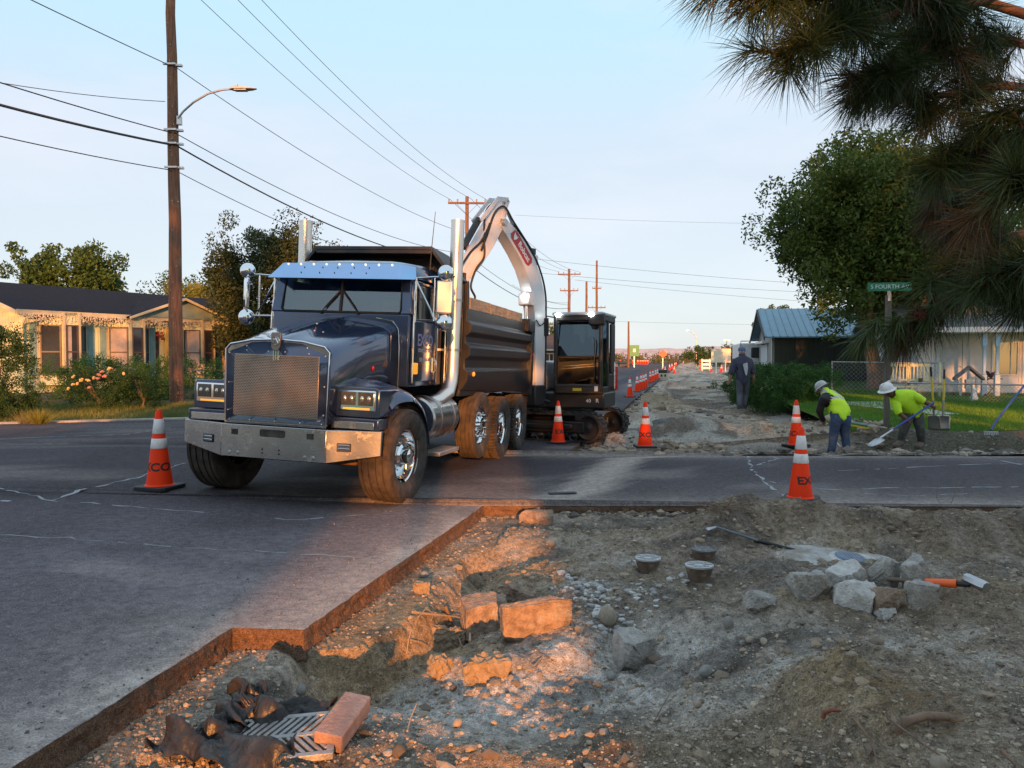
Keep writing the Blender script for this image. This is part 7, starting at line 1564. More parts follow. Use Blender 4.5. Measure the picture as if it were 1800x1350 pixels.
tan_stone = M('tan_river_stone', (.30, .25, .19), .75, 0, .2, 3, .1, 40); grey_stone = M('grey_stone', (.24, .23, .21), .85, 0, .2, 3, .3, 30); clod = M('dry_clod', (.29, .22, .145), .95, 0, .2, 7, .9, 35, dirt=(.22, .18, .14), dscale=9)
place_chunk('concrete_chunk', 'largest broken concrete chunk in the middle of the trench, sunlit', 942, 1084, 112, 54, .18, 3, concrete_brown, (8, -4, 10), .12)
place_chunk('concrete_chunk', 'reddish brown chunk left of the largest one in the trench', 850, 1078, 82, 64, .22, 5, concrete_brown, (-10, 6, 25), .15)
place_chunk('concrete_chunk', 'small flat slab propped behind the two trench chunks', 914, 1046, 52, 34, .12, 8, concrete_brown, (15, 5, -20), .1)
place_chunk('concrete_chunk', 'grey broken slab half buried below the round tan stone', 1112, 1140, 78, 62, .20, 12, concrete, (15, 10, 30), .3)
place_chunk('concrete_chunk', 'blocky grey concrete piece at the left end of the rubble heap', 1430, 1030, 74, 42, .16, 15, concrete, (0, 2, 12), .1, n=22)
place_chunk('concrete_chunk', 'pale sharp concrete piece second from left in the rubble heap', 1492, 1020, 62, 46, .16, 19, concrete_light, (10, -12, 30), .1)
place_chunk('concrete_chunk', 'upright speckled concrete piece at the back of the rubble heap', 1566, 1014, 46, 46, .14, 23, concrete, (5, 18, 20), .05)
place_chunk('concrete_chunk', 'white faced concrete piece at the front of the rubble heap', 1512, 1048, 66, 42, .16, 27, concrete_light, (0, 8, -15), .1)
place_chunk('concrete_chunk', 'brown stained block at the front right of the rubble heap', 1566, 1056, 62, 44, .16, 31, concrete_brown, (0, 0, 18), .1, n=20)
place_chunk('concrete_chunk', 'dark wedge standing tallest on the right of the rubble heap', 1617, 1012, 58, 48, .16, 33, concrete, (0, -12, 30), .05)
place_chunk('concrete_chunk', 'low rough grey lump at the right end of the rubble heap', 1626, 1044, 56, 38, .15, 36, concrete, (0, 5, 0), .15)
place_chunk('concrete_chunk', 'small pale lump fallen below the front of the rubble heap', 1564, 1078, 34, 16, .08, 39, concrete_light, (0, 0, 20), .2)
place_chunk('concrete_chunk', 'curved broken pipe-like piece left of the rubble heap', 1338, 1061, 44, 32, .10, 41, concrete, (10, 20, 0), .15)
place_chunk('concrete_chunk', 'low gutter remnant at the far dirt edge in sunlight', 942, 905, 54, 20, .16, 44, concrete_brown, (0, 0, 0), .3)
place_chunk('asphalt_slab', 'broken dark asphalt slab tilted beside the far trench', 1172, 742, 50, 34, .5, 46, M('slab_asphalt', (.10, .095, .09), .9, 0, .2, 8, .4, 40), (12, 8, 20), .2) if False else None
stone('river_stone', 'smooth tan egg-shaped stone standing right of the trench chunks', 1069, 1079, 30, 38, 3, tan_stone, 10, .15)
for i, (px_, py_, w_, h_, l_, m_) in enumerate([(1320, 1123, 20, 14, 'pale rounded stone at the edge of the gravel slope, left of a pair', tan_stone), (1345, 1127, 24, 13, 'pale rounded stone at the edge of the gravel slope, right of a pair', tan_stone), (1282, 1091, 18, 26, 'upright grey stone at the left of the gravel heap', grey_stone), (1448, 1160, 26, 14, 'flat tan stone on the middle of the gravel slope', tan_stone), (1500, 1150, 22, 12, 'oval stone right of the flat one on the gravel slope', tan_stone), (1306, 1130, 14, 10, 'little grey stone left of the pale pair on the slope', grey_stone),
    (527, 1210, 28, 18, 'round grey stone in the dark hollow above the black fabric', grey_stone), (364, 1242, 18, 10, 'yellowish pebble left of the black fabric, the largest there', tan_stone), (316, 1260, 15, 10, 'pale pebble farthest left beside the black fabric', tan_stone), (1243, 1178, 30, 22, 'rough grey lump right of the white dusty patch', grey_stone), (1228, 1237, 18, 14, 'small brown stone in the white dusty patch', tan_stone), (1075, 1186, 26, 16, 'dark stone above the white dusty patch', grey_stone), (1062, 1288, 20, 14, 'grey stone at the bottom centre of the dirt', grey_stone), (868, 1272, 14, 10, 'reddish pebble in the dirt right of the brick', tan_stone),
    (1657, 1338, 32, 34, 'yellow-brown stone at the bottom right edge by a stick', tan_stone), (804, 1270, 22, 16, 'brown stone right of the paving brick', tan_stone), (700, 1320, 34, 26, 'rusty brown lump below right of the paving brick', clod), (640, 1290, 24, 16, 'orange sunlit clod touching the paving brick', clod), (1305, 935, 12, 9, 'pale stone on the berm beside the shovel blade', tan_stone), (1310, 1032, 12, 8, 'tiny pale stone left of the dark mound', tan_stone), (745, 1008, 20, 14, 'small white stone near the asphalt corner', grey_stone), (915, 1027, 18, 10, 'oval tan stone above the trench chunks', tan_stone), (968, 952, 20, 16, 'small sunlit stone on the orange hump', tan_stone)]):
    stone('stone', l_, px_, py_, w_, h_, 11 + i, m_, 0, .25)
place_chunk('soil_clod', 'lumpy sunlit clod pile left of the white dusty patch', 855, 1175, 70, 44, .16, 63, clod, (0, 0, 0), .3, 'clod', rough=.04)
place_chunk('soil_clod', 'smaller sunlit clod left of the lumpy pile', 775, 1172, 40, 36, .10, 64, clod, (0, 0, 30), .3, 'clod', rough=.03)
place_chunk('soil_clod', 'clod with orange side between the roots and the trench', 775, 1118, 66, 40, .14, 66, clod, (0, 10, 20), .35, 'clod', rough=.03)
place_chunk('soil_clod', 'dark clod at the asphalt corner', 742, 1032, 26, 24, .08, 67, clod, (0, 0, 0), .3, 'clod', rough=.02)
# gravel: countless pebbles on the dirt
r = np.random.default_rng(90)
ico = bmesh.new(); bmesh.ops.create_icosphere(ico, subdivisions=1, radius=1); IV = np.array([v.co for v in ico.verts]); IF = np.array([[v.index for v in f.verts] for f in ico.faces]); ico.free()
def pebbles(name, x, y, z, s, mat, cl=None):
    n = len(x); V0 = IV[None] * (1 + .25 * r.normal(size=(n, len(IV), 1)) * .6); sc = np.stack([s * r.uniform(.8, 1.4, n), s * r.uniform(.7, 1.2, n), s * r.uniform(.45, .9, n)], 1)
    V0 = V0 * sc[:, None]; a = r.uniform(0, 6.28, n); c, s_ = np.cos(a)[:, None], np.sin(a)[:, None]
    V1 = np.stack([V0[..., 0] * c - V0[..., 1] * s_, V0[..., 0] * s_ + V0[..., 1] * c, V0[..., 2]], -1) + np.stack([x, y, z + s * .15], 1)[:, None]
    F_ = (IF[None] + (np.arange(n) * len(IV))[:, None, None]).reshape(-1, 3); np_obj(name, V1.reshape(-1, 3), F_, mat, smooth=False, kind='stuff')
def pebmat(name, a, b_):
    m = M(name, a, .9, bump=.3, bscale=60); n, l = m.node_tree.nodes, m.node_tree.links; g = n.new('ShaderNodeNewGeometry'); mi = n.new('ShaderNodeValToRGB'); e = mi.color_ramp.elements; e[0].color = (*a, 1); e[1].color = (*b_, 1); e[0].position = .1
    l.new(g.outputs['Random Per Island'], mi.inputs[0]); l.new(mi.outputs[0], n['Principled BSDF'].inputs['Base Color']); return m
N_ = 62000; yy = 2.7 + (r.random(N_) ** 1.5) * 5.3; xx = r.uniform(-2.6, 6.5, N_) * np.clip(yy / 4.5, .5, 1.3)
cx = np.array([cut_x(v) for v in yy]); keep = (xx > cx + .05) & (yy < YE - .05) & (r.random(N_) < .35 + .9 * np.clip(.5 + fbm(xx * 1.3, yy * 1.3, 3, 8), 0, 1)); xx, yy = xx[keep], yy[keep]
ss_ = np.clip(np.exp(r.normal(-5.45, .55, len(xx))), .0025, .024)
pebbles('gravel', xx, yy, zdirt(xx, yy), ss_, pebmat('pebble_mix', (.15, .12, .09), (.50, .41, .31)))
n = 5200; yy = 2.9 + r.random(n) * 5.0; xx = r.uniform(-2.2, 6.0, n); cx = np.array([cut_x(v) for v in yy]); k = (xx > cx + .18) & (yy < YE - .1) & (fbm(xx * 1.7, yy * 1.7, 3, 15) > -.08); xx, yy = xx[k], yy[k]
pebbles('clod_litter', xx, yy, zdirt(xx, yy) - .004, np.clip(np.exp(r.normal(-4.35, .5, len(xx))), .008, .042), pebmat('clod_mix', (.14, .11, .085), (.34, .26, .18)))
# white concrete crumbs
cl = [(1040, 1040, .22, 130), (1060, 1080, .16, 70), (1130, 1050, .2, 40), (1085, 1120, .15, 30), (1125, 995, .1, 30), (1470, 1008, .25, 60), (1190, 1020, .2, 20), (1000, 1020, .2, 40)]
X_, Y0_ = [], []
for a, c_, sd_, n in cl: p = on_dirt(a, c_); X_.append(p.x + r.normal(0, sd_ * .45, n)); Y0_.append(p.y + r.normal(0, sd_ * .7, n))
X_, Y0_ = np.concatenate(X_), np.concatenate(Y0_); pebbles('rubble', X_, Y0_, zdirt(X_, Y0_), np.clip(np.exp(r.normal(-4.2, .5, len(X_))), .005, .034), pebmat('concrete_crumb', (.26, .25, .24), (.56, .55, .53)))
# gravel strewn on the asphalt edge and the far shoulder
n = 900; yy = r.uniform(3, YE, n); cx = np.array([cut_x(v) for v in yy]); xx = cx - np.abs(r.normal(0, .5, n)) - .02; pebbles('gravel', xx, yy, zroad(xx, yy) + .006, np.clip(np.exp(r.normal(-5.6, .4, n)), .0015, .009), pebmat('asphalt_crumb', (.10, .09, .085), (.34, .31, .28)))
n = 5000; yy = Y2 + 30 * r.random(n) ** 2; xx = road_r(yy) + .3 + r.random(n) * 8; k = xx < hedge_x(yy) + 1; xx, yy = xx[k], yy[k]; pebbles('gravel', xx, yy, zshoulder(xx, yy), np.clip(np.exp(r.normal(-4.3, .5, len(xx))), .006, .05), pebmat('shoulder_stone', (.16, .14, .12), (.36, .32, .27)))
# valve boxes
for i, (px_, py_, h_, l_, wd) in enumerate(((1139, 974, .085, 'round valve cap on a short rusty pipe, leftmost of three', 46), (1237, 957, .08, 'dark valve cap farthest back of the three', 44), (1229, 991, .10, 'valve cap with a ringed lid, closest of the three', 50))):
    p = on_dirt(px_, py_ + 24); k = p.y / FPX; R_ = wd * k / 2; hz = h_ * 1.0
    t = thing('valve_box', l_, 'valve box', (p.x, p.y, p.z - .04)); 
    MB().lathe([(R_ * .72, -.05), (R_ * .78, .04), (R_ * .92, hz), (R_ * .96, hz + .03)], 28).obj('pipe', M('rusty_pipe', (.15, .105, .075), .85, .1, .35, 10, .4, 40, dirt=(.32, .25, .18), dscale=10), t, smooth=50)
    b = MB(); b.lathe([(R_ * .96, hz + .028), (R_, hz + .03), (R_, hz + .042), (R_ * .9, hz + .046), (R_ * .86, hz + .040), (.001, hz + .040)], 32)
    lid = b.obj('lid', M('lid_iron', (.46, .47, .48) if i != 1 else (.13, .13, .14), .5, .3, .25, 16, .3, 70, dirt=(.28, .25, .21), dscale=14, dlo=.5, dhi=.8), t, smooth=40)
    b = MB()
    for rr_ in (.35, .62): b.tube([(R_ * rr_ * math.cos(a), R_ * rr_ * math.sin(a), hz + .041) for a in np.linspace(0, 6.2832, 25)], .0025, 4)
    for k2 in range(8): a = k2 * math.pi / 4; b.bar((R_ * .35 * math.cos(a), R_ * .35 * math.sin(a), hz + .042), (R_ * .85 * math.cos(a), R_ * .85 * math.sin(a), hz + .042), .006, .004)
    b.obj('lid_rib', cast_iron, lid, kind='stuff')
# manhole collar with blue lid
p = on_dirt(1500, 985); t = thing('manhole', 'pale concrete manhole collar with a small blue iron lid, half buried', 'manhole', (p.x + .06, p.y + .12, p.z - .11))
b = MB(); b.lathe([(.21, .06), (.215, .085), (.24, .09), (.58, .055), (.66, .01), (.67, -.15)], 48); co_ = b.obj('collar', M('collar_concrete', (.40, .39, .37), .9, 0, .2, 12, .4, 60, dirt=(.26, .22, .18), dscale=4, dlo=.45, dhi=.6), t, smooth=40); co_.rotation_euler = (RAD(7), RAD(4), 0)
b = MB(); b.lathe([(.001, .092), (.12, .094), (.125, .088)], 32); ld = b.obj('lid', M('blue_lid', (.16, .24, .36), .4, .5, .2, 14, .3, 60), t, smooth=40); ld.rotation_euler = (RAD(7), RAD(4), 0); ld.location = (-.02, .06, .012)
MB().lathe([(.12, .086), (.215, .086)], 32).obj('inner_ring', concrete_light, t).rotation_euler = (RAD(7), RAD(4), 0)
b = MB()
for i in range(-3, 4): b.bar((i * .03, -math.sqrt(.0121 - (i * .03) ** 2), .094), (i * .03, math.sqrt(.0121 - (i * .03) ** 2), .094), .008, .006)
b.obj('lid_rib', cast_iron, ld, kind='stuff')
# digging bar / spade lying on the berm
p0, p1 = on_dirt(1243, 931, .05), on_dirt(1332, 952, .04); t = thing('spade', 'spade lying on the berm with its pale blade to the left', 'spade', p0)
b = MB(); b.loft([[(-.005, -.05, .0), (-.005, .05, .0), (.0, .05, .006), (.0, -.05, .006)], [(.08, -.02, .02), (.08, .02, .02), (.085, .02, .03), (.085, -.02, .03)]]); b.obj('blade', M('pale_steel', (.62, .62, .64), .3, .8), t)
MB().tube([(.08, 0, .025), tuple(p1 - p0 + Vector((0, 0, .01)))], .012, 8).obj('handle', M('grey_handle', (.13, .15, .17), .6), t, smooth=60)
tag(MB().tube([on_dirt(a, c_, .012) for a, c_ in ((1325, 950), (1350, 955), (1375, 962), (1400, 968), (1425, 972))], .016, 8).obj('hose', rubber_black, smooth=60), 'short black hose leading to the manhole collar', 'hose')
# sledgehammer
p0, p1 = on_dirt(1560, 1018, .07), on_dirt(1712, 1028, .10); t = thing('sledgehammer', 'sledgehammer with orange handle lying right of the rubble heap', 'hammer', p1)
d = p0 - p1; dn = d.normalized(); b = MB(); b.tube([dn * .02, dn * .10], .017, 8); b.obj('collar', rubber_black, t)
MB().tube([dn * .09, dn * .26], [.026, .020], 10).obj('handle', M('orange_handle', (.85, .13, .02), .45), t, smooth=60); MB().tube([dn * .26, d], .014, 8).obj('shaft', M('hammer_shaft', (.16, .12, .09), .7), t, smooth=60)
b = MB(); sd_ = Vector((-.25, 1, .1)).normalized() * .075; b.tube([-sd_, -sd_ * .7, sd_ * .7, sd_], [.030, .036, .036, .030], 8); b.obj('head', steel, t, M=Matrix.Translation((.012, 0, .012)), smooth=30)
# roots and sticks
def root(label, pts, rad, mat, dz=.02, name='root', tip=.4):
    P = [on_dirt(a, c_, dz + h) for a, c_, h in pts]; return tag(MB().tube(P, [rad * (1 - (1 - tip) * i / (len(P) - 1)) for i in range(len(P))], 7).obj(name, mat, smooth=60), label, name)
rootm = M('root_bark', (.20, .13, .09), .9, 0, .3, 15, .5, 40); palem = M('pale_root', (.36, .26, .17), .9)
root('thick grey-brown root sloping down into the trench', [(783, 1066, .06), (790, 1085, .05), (803, 1110, .03), (812, 1138, .0)], .014, rootm)
root('sunlit root lying level across the top of the trench', [(725, 1076, .02), (760, 1080, .05), (800, 1084, .05), (830, 1090, .02)], .010, palem)
root('short upright root stub below the reddish chunk', [(826, 1128, .02), (826, 1110, .04), (828, 1092, .06)], .009, palem, tip=.9)
root('curling pale rootlet on the sunlit bank', [(715, 1150, .02), (718, 1125, .04), (724, 1105, .05), (712, 1095, .06)], .005, palem)
root('thin branching rootlet below the sunlit bank', [(722, 1125, .03), (740, 1130, .04), (752, 1135, .01)], .004, palem)
root('second curling pale rootlet by the asphalt side', [(735, 1085, .05), (748, 1070, .06), (762, 1078, .05), (758, 1092, .02)], .005, palem)
root('arched brown root half buried in the gravel at the right', [(1575, 1285, -.01), (1590, 1270, .03), (1625, 1258, .04), (1665, 1260, .02), (1690, 1268, -.02)], .020, rootm, tip=.8)
root('reddish curl of root on top of the soil wedge', [(1446, 1262, .02), (1450, 1252, .04), (1462, 1248, .05), (1478, 1249, .03)], .010, M('red_root', (.22, .07, .04), .8), tip=.7)
root('long straight stick lying on the right side of the soil wedge', [(1500, 1262, .02), (1530, 1300, .02), (1545, 1345, .02)], .006, rootm, name='stick')
root('slanting thin stick at the bottom right', [(1560, 1262, .05), (1640, 1320, .03), (1690, 1350, .02)], .005, rootm, name='stick')
root('short dark stick at the bottom right corner', [(1760, 1318, .02), (1785, 1345, .02)], .010, rootm, name='stick')
root('thin sunlit stick standing right of the paving brick', [(716, 1285, .0), (722, 1262, .03), (732, 1238, .06)], .005, palem, name='stick')
root('short stick lying before the white dusty patch', [(940, 1175, .02), (952, 1158, .03)], .008, rootm, name='stick')
root('forked twig on the white dusty patch', [(1150, 1268, .01), (1165, 1240, .03), (1180, 1215, .03)], .004, rootm, name='stick')
b = MB(); rr2 = random.Random(5); p = on_dirt(1262, 896)
for i in range(60):
    a = Vector((rr2.gauss(0, .10), rr2.gauss(0, .06), rr2.uniform(-.02, .05))); e = a + Vector((rr2.gauss(0, .12), rr2.gauss(0, .06), rr2.uniform(-.02, .06))); b.tube([p + a, p + a.lerp(e, .5) + Vector((0, 0, .015)), p + e], .003, 4)
tag(b.obj('root_tangle', rootm, kind=None), 'tangled clump of fine roots on the left end of the berm', 'roots')
b = MB(); p = on_dirt(1105, 903)
for i in range(16):
    a = Vector((rr2.gauss(0, .16), rr2.gauss(0, .02), .01)); b.tube([p + a, p + a + Vector((rr2.uniform(-.12, .12), rr2.gauss(0, .02), rr2.uniform(0, .05)))], .003, 4)
tag(b.obj('straw', M('dry_straw', (.42, .25, .08), .9)), 'wisps of dry yellow straw lying along the far cut edge', 'straw')
p = on_road(1652, 885); b = MB(); b.tube([p, p + Vector((-.04, 0, .06)), p + Vector((-.03, 0, .16)), p + Vector((-.02, 0, .26))], .003, 4); b.tube([p + Vector((.13, 0, 0)), p + Vector((.17, 0, .10)), p + Vector((.19, 0, .20))], .003, 4); b.tube([p, p + Vector((.07, 0, .03)), p + Vector((.13, 0, .01))], .003, 4)
tag(b.obj('twig', rootm, smooth=60), 'thin curved twig sticking up at the right road edge', 'twig')
b = MB()
for i in range(220):
    x = 1.62 + rr2.gauss(0, .25); y = 3.2 + rr2.gauss(0, .14); z = zd(x, y) + .01; a = rr2.gauss(.6, .6); ln = rr2.uniform(.05, .16); b.bar((x, y, z), (x + ln * math.cos(a), y + ln * math.sin(a) * .6, z + rr2.uniform(-.005, .03)), .0018, .0018)
b.obj('litter', M('dead_needle', (.26, .17, .09), .9), kind='stuff')
# iron grate with herringbone slots, black fabric, paving brick
gp = [on_dirt(a, c_, .02) for a, c_ in ((400, 1310), (478, 1256), (600, 1262), (548, 1340))]
gc = sum(gp, Vector()) / 4 + Vector((.0, -.09, 0)); gc.z = max(q.z for q in gp) + .02; ax = ((gp[2] - gp[1]) + (gp[3] - gp[0])); ax.z = 0; ax.normalize(); ay = Vector((-ax.y, ax.x, 0))
LX, LY = .46, .36
GM = Matrix((ax, ay, (0, 0, 1))).transposed().to_4x4(); GM = Matrix.Translation(gc) @ GM @ Matrix.Rotation(RAD(4), 4, 'X') @ Matrix.Rotation(RAD(24), 4, 'Z')
gr = thing('storm_drain_grate', 'iron storm drain grate with slanted slots under black fabric and a brick', 'drain grate'); gr.matrix_world = GM
b = MB(); hx_, hy_ = LX / 2, LY / 2
for a in ((-hx_, hx_, -hy_, -hy_ + .03), (-hx_, hx_, hy_ - .03, hy_), (-hx_, -hx_ + .03, -hy_ + .03, hy_ - .03), (hx_ - .03, hx_, -hy_ + .03, hy_ - .03), (-hx_ + .03, hx_ - .03, -.014, .014)): b.box(*a, -.03, .0)
b.obj('frame', cast_iron, gr, bevel=.003)
bi = 0
for s in (1, -1):
    y0, y1 = .014, hy_ - .03
    for i in range(11):
        x = -hx_ + .0 + i * .036; xe = x + .085
        if xe < -hx_ + .03 or x > hx_ - .03: continue
        f0 = max(0, (-hx_ + .03 - x) / .085); f1 = min(1, (hx_ - .03 - x) / .085)
        ya, yb = y0 + (y1 - y0) * f0, y0 + (y1 - y0) * f1; MB().bar((x + .085 * f0, s * ya, -.013), (x + .085 * f1, s * yb, -.013), .017, .024).obj('bar', cast_iron, gr, bevel=.003)
MB().box(-hx_, hx_, -hy_, hy_, -.20, -.19).obj('pit', frame_black, gr)
# brick
bp0, bp1 = on_dirt(590, 1318, .07), on_dirt(622, 1262, .06); d = bp1 - bp0; bl = .33
BMx = Matrix.Translation(on_dirt(601, 1300) + Vector((0, .03, .07))) @ Matrix.Rotation(RAD(78), 4, 'Z') @ Matrix.Rotation(RAD(-7), 4, 'Y') @ Matrix.Rotation(RAD(6), 4, 'X')
b = MB(); b.box(-bl / 2, bl / 2, -.066, .066, -.04, .042)
bk = b.obj('paving_brick', M('reddish_brick', (.32, .20, .165), .85, 0, .2, 12, .5, 60, dirt=(.42, .30, .25), dscale=8, dlo=.5, dhi=.75), bevel=.008, seg=3); bk.matrix_world = BMx; tag(bk, 'reddish paving brick resting on the corner of the drain grate', 'brick')
# black fabric strips: crumpled sheets
def fabric(label, ctr, wd, seed, hgt=.05, crump=.03):
    C_ = [on_dirt(a, c_, h) for a, c_, h in ctr]; n = 90; m_ = 26; V_ = []
    P = [C_[0]] ; 
    def cat(t):
        t = t * (len(C_) - 1); i = min(int(t), len(C_) - 2); f = t - i; p0, p1, p2, p3 = C_[max(i - 1, 0)], C_[i], C_[i + 1], C_[min(i + 2, len(C_) - 1)]
        return .5 * ((2 * p1) + (p2 - p0) * f + (2 * p0 - 5 * p1 + 4 * p2 - p3) * f * f + (3 * p1 - p0 - 3 * p2 + p3) * f ** 3)
    rs = np.random.default_rng(seed); ph = rs.uniform(0, 6, 4)
    for i in range(n):
        t = i / (n - 1); p = cat(t); q = cat(min(1, t + .01)) - cat(max(0, t - .01)); q.z = 0; q.normalize(); sd = Vector((-q.y, q.x, 0))
        for j in range(m_):
            u = j / (m_ - 1) - .5; w_ = wd * (1 + .3 * math.sin(t * 7 + ph[0])); z = crump * math.sin(u * 9 + t * 11 + ph[1]) * (1 - .3 * t) + crump * .7 * math.sin(t * 19 + u * 5 + ph[2]) + hgt * (1 - (2 * u) ** 2) + .05 * (u + .5) * max(0, math.sin(t * 6 + ph[3]))
            z += .022 * float(fbm(np.float64(t * 14 + seed), np.float64(u * 5 + t * 9), 3, seed)) + .012 * abs(float(fbm(np.float64(t * 30 + seed), np.float64(u * 14), 2, seed + 1)))
            w_ *= 1 + .10 * float(fbm(np.float64(t * 16), np.float64(seed * 1.7), 2, 3)); V_.append(p + sd * u * w_ + Vector((0, 0, max(.004, z + .012))) + q * (.02 * math.sin(u * 8 + ph[3])))
    ii = np.arange(n * m_).reshape(n, m_); F_ = np.stack([ii[:-1, :-1], ii[:-1, 1:], ii[1:, 1:], ii[1:, :-1]], -1).reshape(-1, 4)
    o = np_obj('black_fabric', np.array(V_), F_, M('black_filter_fabric', (.020, .017, .016), .42, 0, .3, 8, .25, 45, dirt=(.13, .09, .06), dscale=5, dlo=.58, dhi=.9), smooth=True); so = o.modifiers.new('t', 'SOLIDIFY'); so.thickness = .003
    return tag(o, label, 'fabric')
fabric('crumpled black fabric strip along the far side of the drain grate', [(395, 1262, .02), (440, 1270, .03), (480, 1268, .04), (530, 1262, .03), (585, 1258, .03)], .17, 4, .05)
fabric('black fabric lobe at the lower left of the drain grate', [(282, 1320, .02), (330, 1318, .05), (380, 1326, .03), (440, 1338, .02), (510, 1348, .02)], .20, 7, .055)
fabric('stiff black fabric flap standing up behind the drain grate', [(420, 1245, .06), (440, 1238, .07), (470, 1240, .06)], .18, 11, .06, .02)
fabric('thin black fabric fold left of the grate joining the two strips', [(340, 1322, .01), (375, 1302, .02), (410, 1284, .03), (450, 1272, .03)], .13, 15, .03)
# scraps
tag(MB().cbox(on_dirt(1185, 820) if False else Vector((zr(0, 0) * 0 + .62, 9.4, zr(.62, 9.4) + .012)), (.34, .10, .012), 0, Matrix.Rotation(.2, 3, 'Z')).obj('steel_plate', M('dark_plate', (.05, .05, .055), .7)), 'small dark plate set in the dusty gutter strip', 'plate')

# broken asphalt and soil lumps along the far cut edges
def sh_chunk(name, label, px_, py_, sz, seed, mat, rot=(0, 0, 0), cat='rubble'):
    p = on_sh(px_, py_); me = chunk(seed, *sz, 14, .02); me.materials.append(mat); o = bpy.data.objects.new(name, me); COL.objects.link(o)
    o.location = p + Vector((0, .1, sz[2] * .3)); o.rotation_euler = [RAD(a) for a in rot]; return tag(o, label, cat)
old_asph = M('old_asphalt', (.11, .105, .10), .9, 0, .3, 8, .6, 40)
sh_chunk('asphalt_slab', 'large tilted slab of broken asphalt right of the lettered cone', 1172, 748, (.75, .5, .16), 71, old_asph, (24, -10, 20))
sh_chunk('asphalt_slab', 'smaller broken slab with pale edge just behind the large tilted one', 1212, 742, (.35, .3, .22), 72, concrete, (-20, 15, 50))
sh_chunk('soil_clod', 'brown lump at the far cut edge right of the lettered cone', 1186, 786, (.22, .2, .12), 73, clod, (0, 0, 20), 'clod')
sh_chunk('soil_clod', 'flat brown clod behind the large tilted slab', 1160, 722, (.5, .4, .18), 74, clod, (0, 0, 60), 'clod')
n = 900; xx = np.concatenate([r.uniform(1.2, 13, 500), road_r(np.linspace(13.5, 45, 400)) + np.abs(r.normal(.15, .25, 400))]); yy = np.concatenate([Y2 + np.abs(r.normal(.1, .25, 500)), np.linspace(13.5, 45, 400)])
pebbles('rubble', xx, yy, zshoulder(xx, yy), np.clip(np.exp(r.normal(-3.2, .5, n)), .015, .13), pebmat('edge_crumbs', (.10, .09, .08), (.34, .28, .22)))
n = 2600; yy = 14 + 40 * r.random(n) ** 1.6; xx = road_r(yy) + .3 + r.random(n) * 6; k = (xx < hedge_x(yy)) & (fbm(xx * .6, yy * .4, 3, 19) > 0); xx, yy = xx[k], yy[k]; pebbles('clod_litter', xx, yy, zshoulder(xx, yy) - .01, np.clip(np.exp(r.normal(-3.1, .5, len(xx))), .015, .16), pebmat('shoulder_clods', (.14, .11, .085), (.42, .33, .23)))

# crumbs broken off the cut edge, lying at its foot
n = 1100; yy = r.uniform(2.9, YE - .05, n); xx = np.array([cut_x(v) for v in yy]) + np.abs(r.normal(.03, .09, n)) + .012; pebbles('rubble', xx, yy, zdirt(xx, yy), np.clip(np.exp(r.normal(-5.15, .5, n)), .003, .022), pebmat('edge_crumb', (.07, .06, .055), (.32, .25, .18)))
n = 700; xx = r.uniform(CUT[5][0], 6, n); yy = YE - np.abs(r.normal(.04, .10, n)) - .02; pebbles('rubble', xx, yy, zdirt(xx, yy), np.clip(np.exp(r.normal(-4.2, .55, n)), .006, .05), pebmat('edge_crumb', (.08, .07, .06), (.36, .29, .22)))

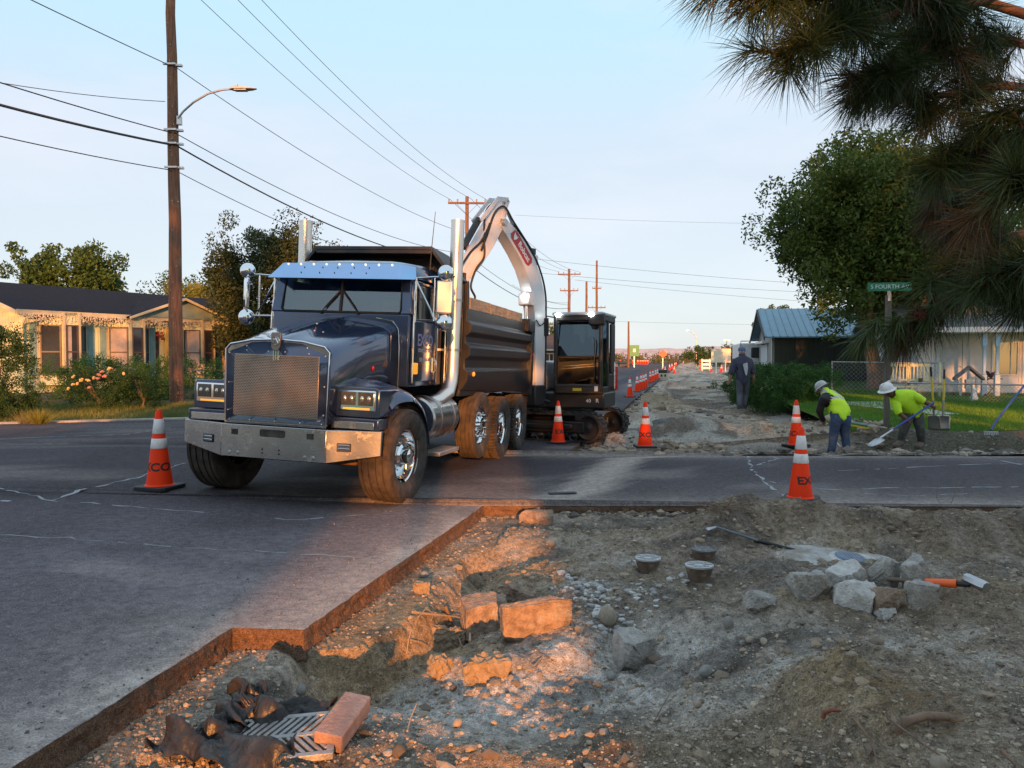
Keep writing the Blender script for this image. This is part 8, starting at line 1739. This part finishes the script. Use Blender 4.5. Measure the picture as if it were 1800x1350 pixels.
# ------------------------------------------------------------ unseen houses, trees and a post, added behind the photographer to block the sun
def blocker_house(label, x0, x1, y, hw, hr):  # unseen house, added to keep low sun off the scene
    t = thing('sun_blocker_house', label, 'house', ((x0 + x1) / 2, y, -.1)); h = (x1 - x0) / 2
    MB().box(-h, h, -7, 0, -.3, hw).obj('wall', siding, t)
    MB().loft([[(-h - .3, .5, hw - .05), (-h - .3, -3.5, hr), (-h - .3, -7.5, hw - .05)], [(h + .3, .5, hw - .05), (h + .3, -3.5, hr), (h + .3, -7.5, hw - .05)]]).obj('roof', shingle_dark, t)
    for i in range(2):
        x = -h * .5 + i * h; f = MB().box(x - .6, x + .6, 0, .05, .9, 2.1).obj('window', cream, t); MB().box(x - .52, x + .52, .05, .06, .98, 2.02).obj('pane', pane_m, f)
blocker_house('added unseen house blocking the sun behind the photographer, opposite the truck', -13.2, -.95, -14, 3.6, 5.2)
blocker_house('added unseen house blocking the sun behind the photographer, further along', -26, -14.4, -14, 3.5, 5.0)
blocker_house('added unseen house blocking the sun behind the photographer, on the excavation side', 2.1, 15.5, -14, 3.6, 5.2)
t = thing('sun_blocker_post', 'added unseen post and panel casting the dark strip, behind the photographer', 'post', (.20, -13.2, -.2))  # unseen post and panel, added to cast the dark strip on the road
MB().tube([(0, 0, 0), (0, 0, 6.2)], .035, 10).obj('post', steel, t); MB().box(-.17, .17, -.02, .02, 3.55, 6.0).obj('sun_blocker_panel', teal, t)
for l_, c, R, n, sz, ncl, sd in (('added unseen tree shading the truck front, behind the photographer, above the house', (-3.7, -24, 8.1), (3.5, 2, 2.6), 14000, .42, 90, 61), ('added unseen thin tree dappling the sun, behind the photographer', (-.4, -24, 7.6), (1.5, 1.6, 1.4), 900, .36, 26, 62), ('added unseen tall dense tree blocking the sun behind the photographer', (5.6, -23, 10.6), (4.5, 2.6, 6.0), 28000, .46, 120, 63), ('second added unseen tall tree blocking the sun behind the photographer', (12.9, -24, 12.5), (5.2, 2.6, 9), 30000, .50, 130, 64), ('third added unseen tall tree blocking the sun behind the photographer', (22, -24, 12), (4.8, 2.6, 8.6), 24000, .50, 120, 65),
    ('added unseen dense tree closing a sun gap behind the photographer', (9.6, -27, 10.5), (2.6, 2.4, 6.5), 13000, .48, 80, 69), ('added unseen slim tree shading the tall pole, behind the photographer', (-7.5, -24, 16.4), (.95, 1.2, 7.4), 3000, .42, 90, 68), ('added unseen open-crowned tree thinning the sun, behind the photographer', (-11, -24, 10.2), (4.0, 2, 2.4), 950, .42, 60, 66), ('second added unseen open-crowned tree thinning the sun, behind the photographer', (-18.5, -24, 10), (4.0, 2, 2.4), 900, .42, 50, 67)):
    tree('sun_blocker_tree', l_, (c[0], c[1], -.1), c, R, olive, n, sz, ncl, .8, .2, sd, shell=.1, boxy=3.6)  # unseen trees, added and thinned to shape the sun patches
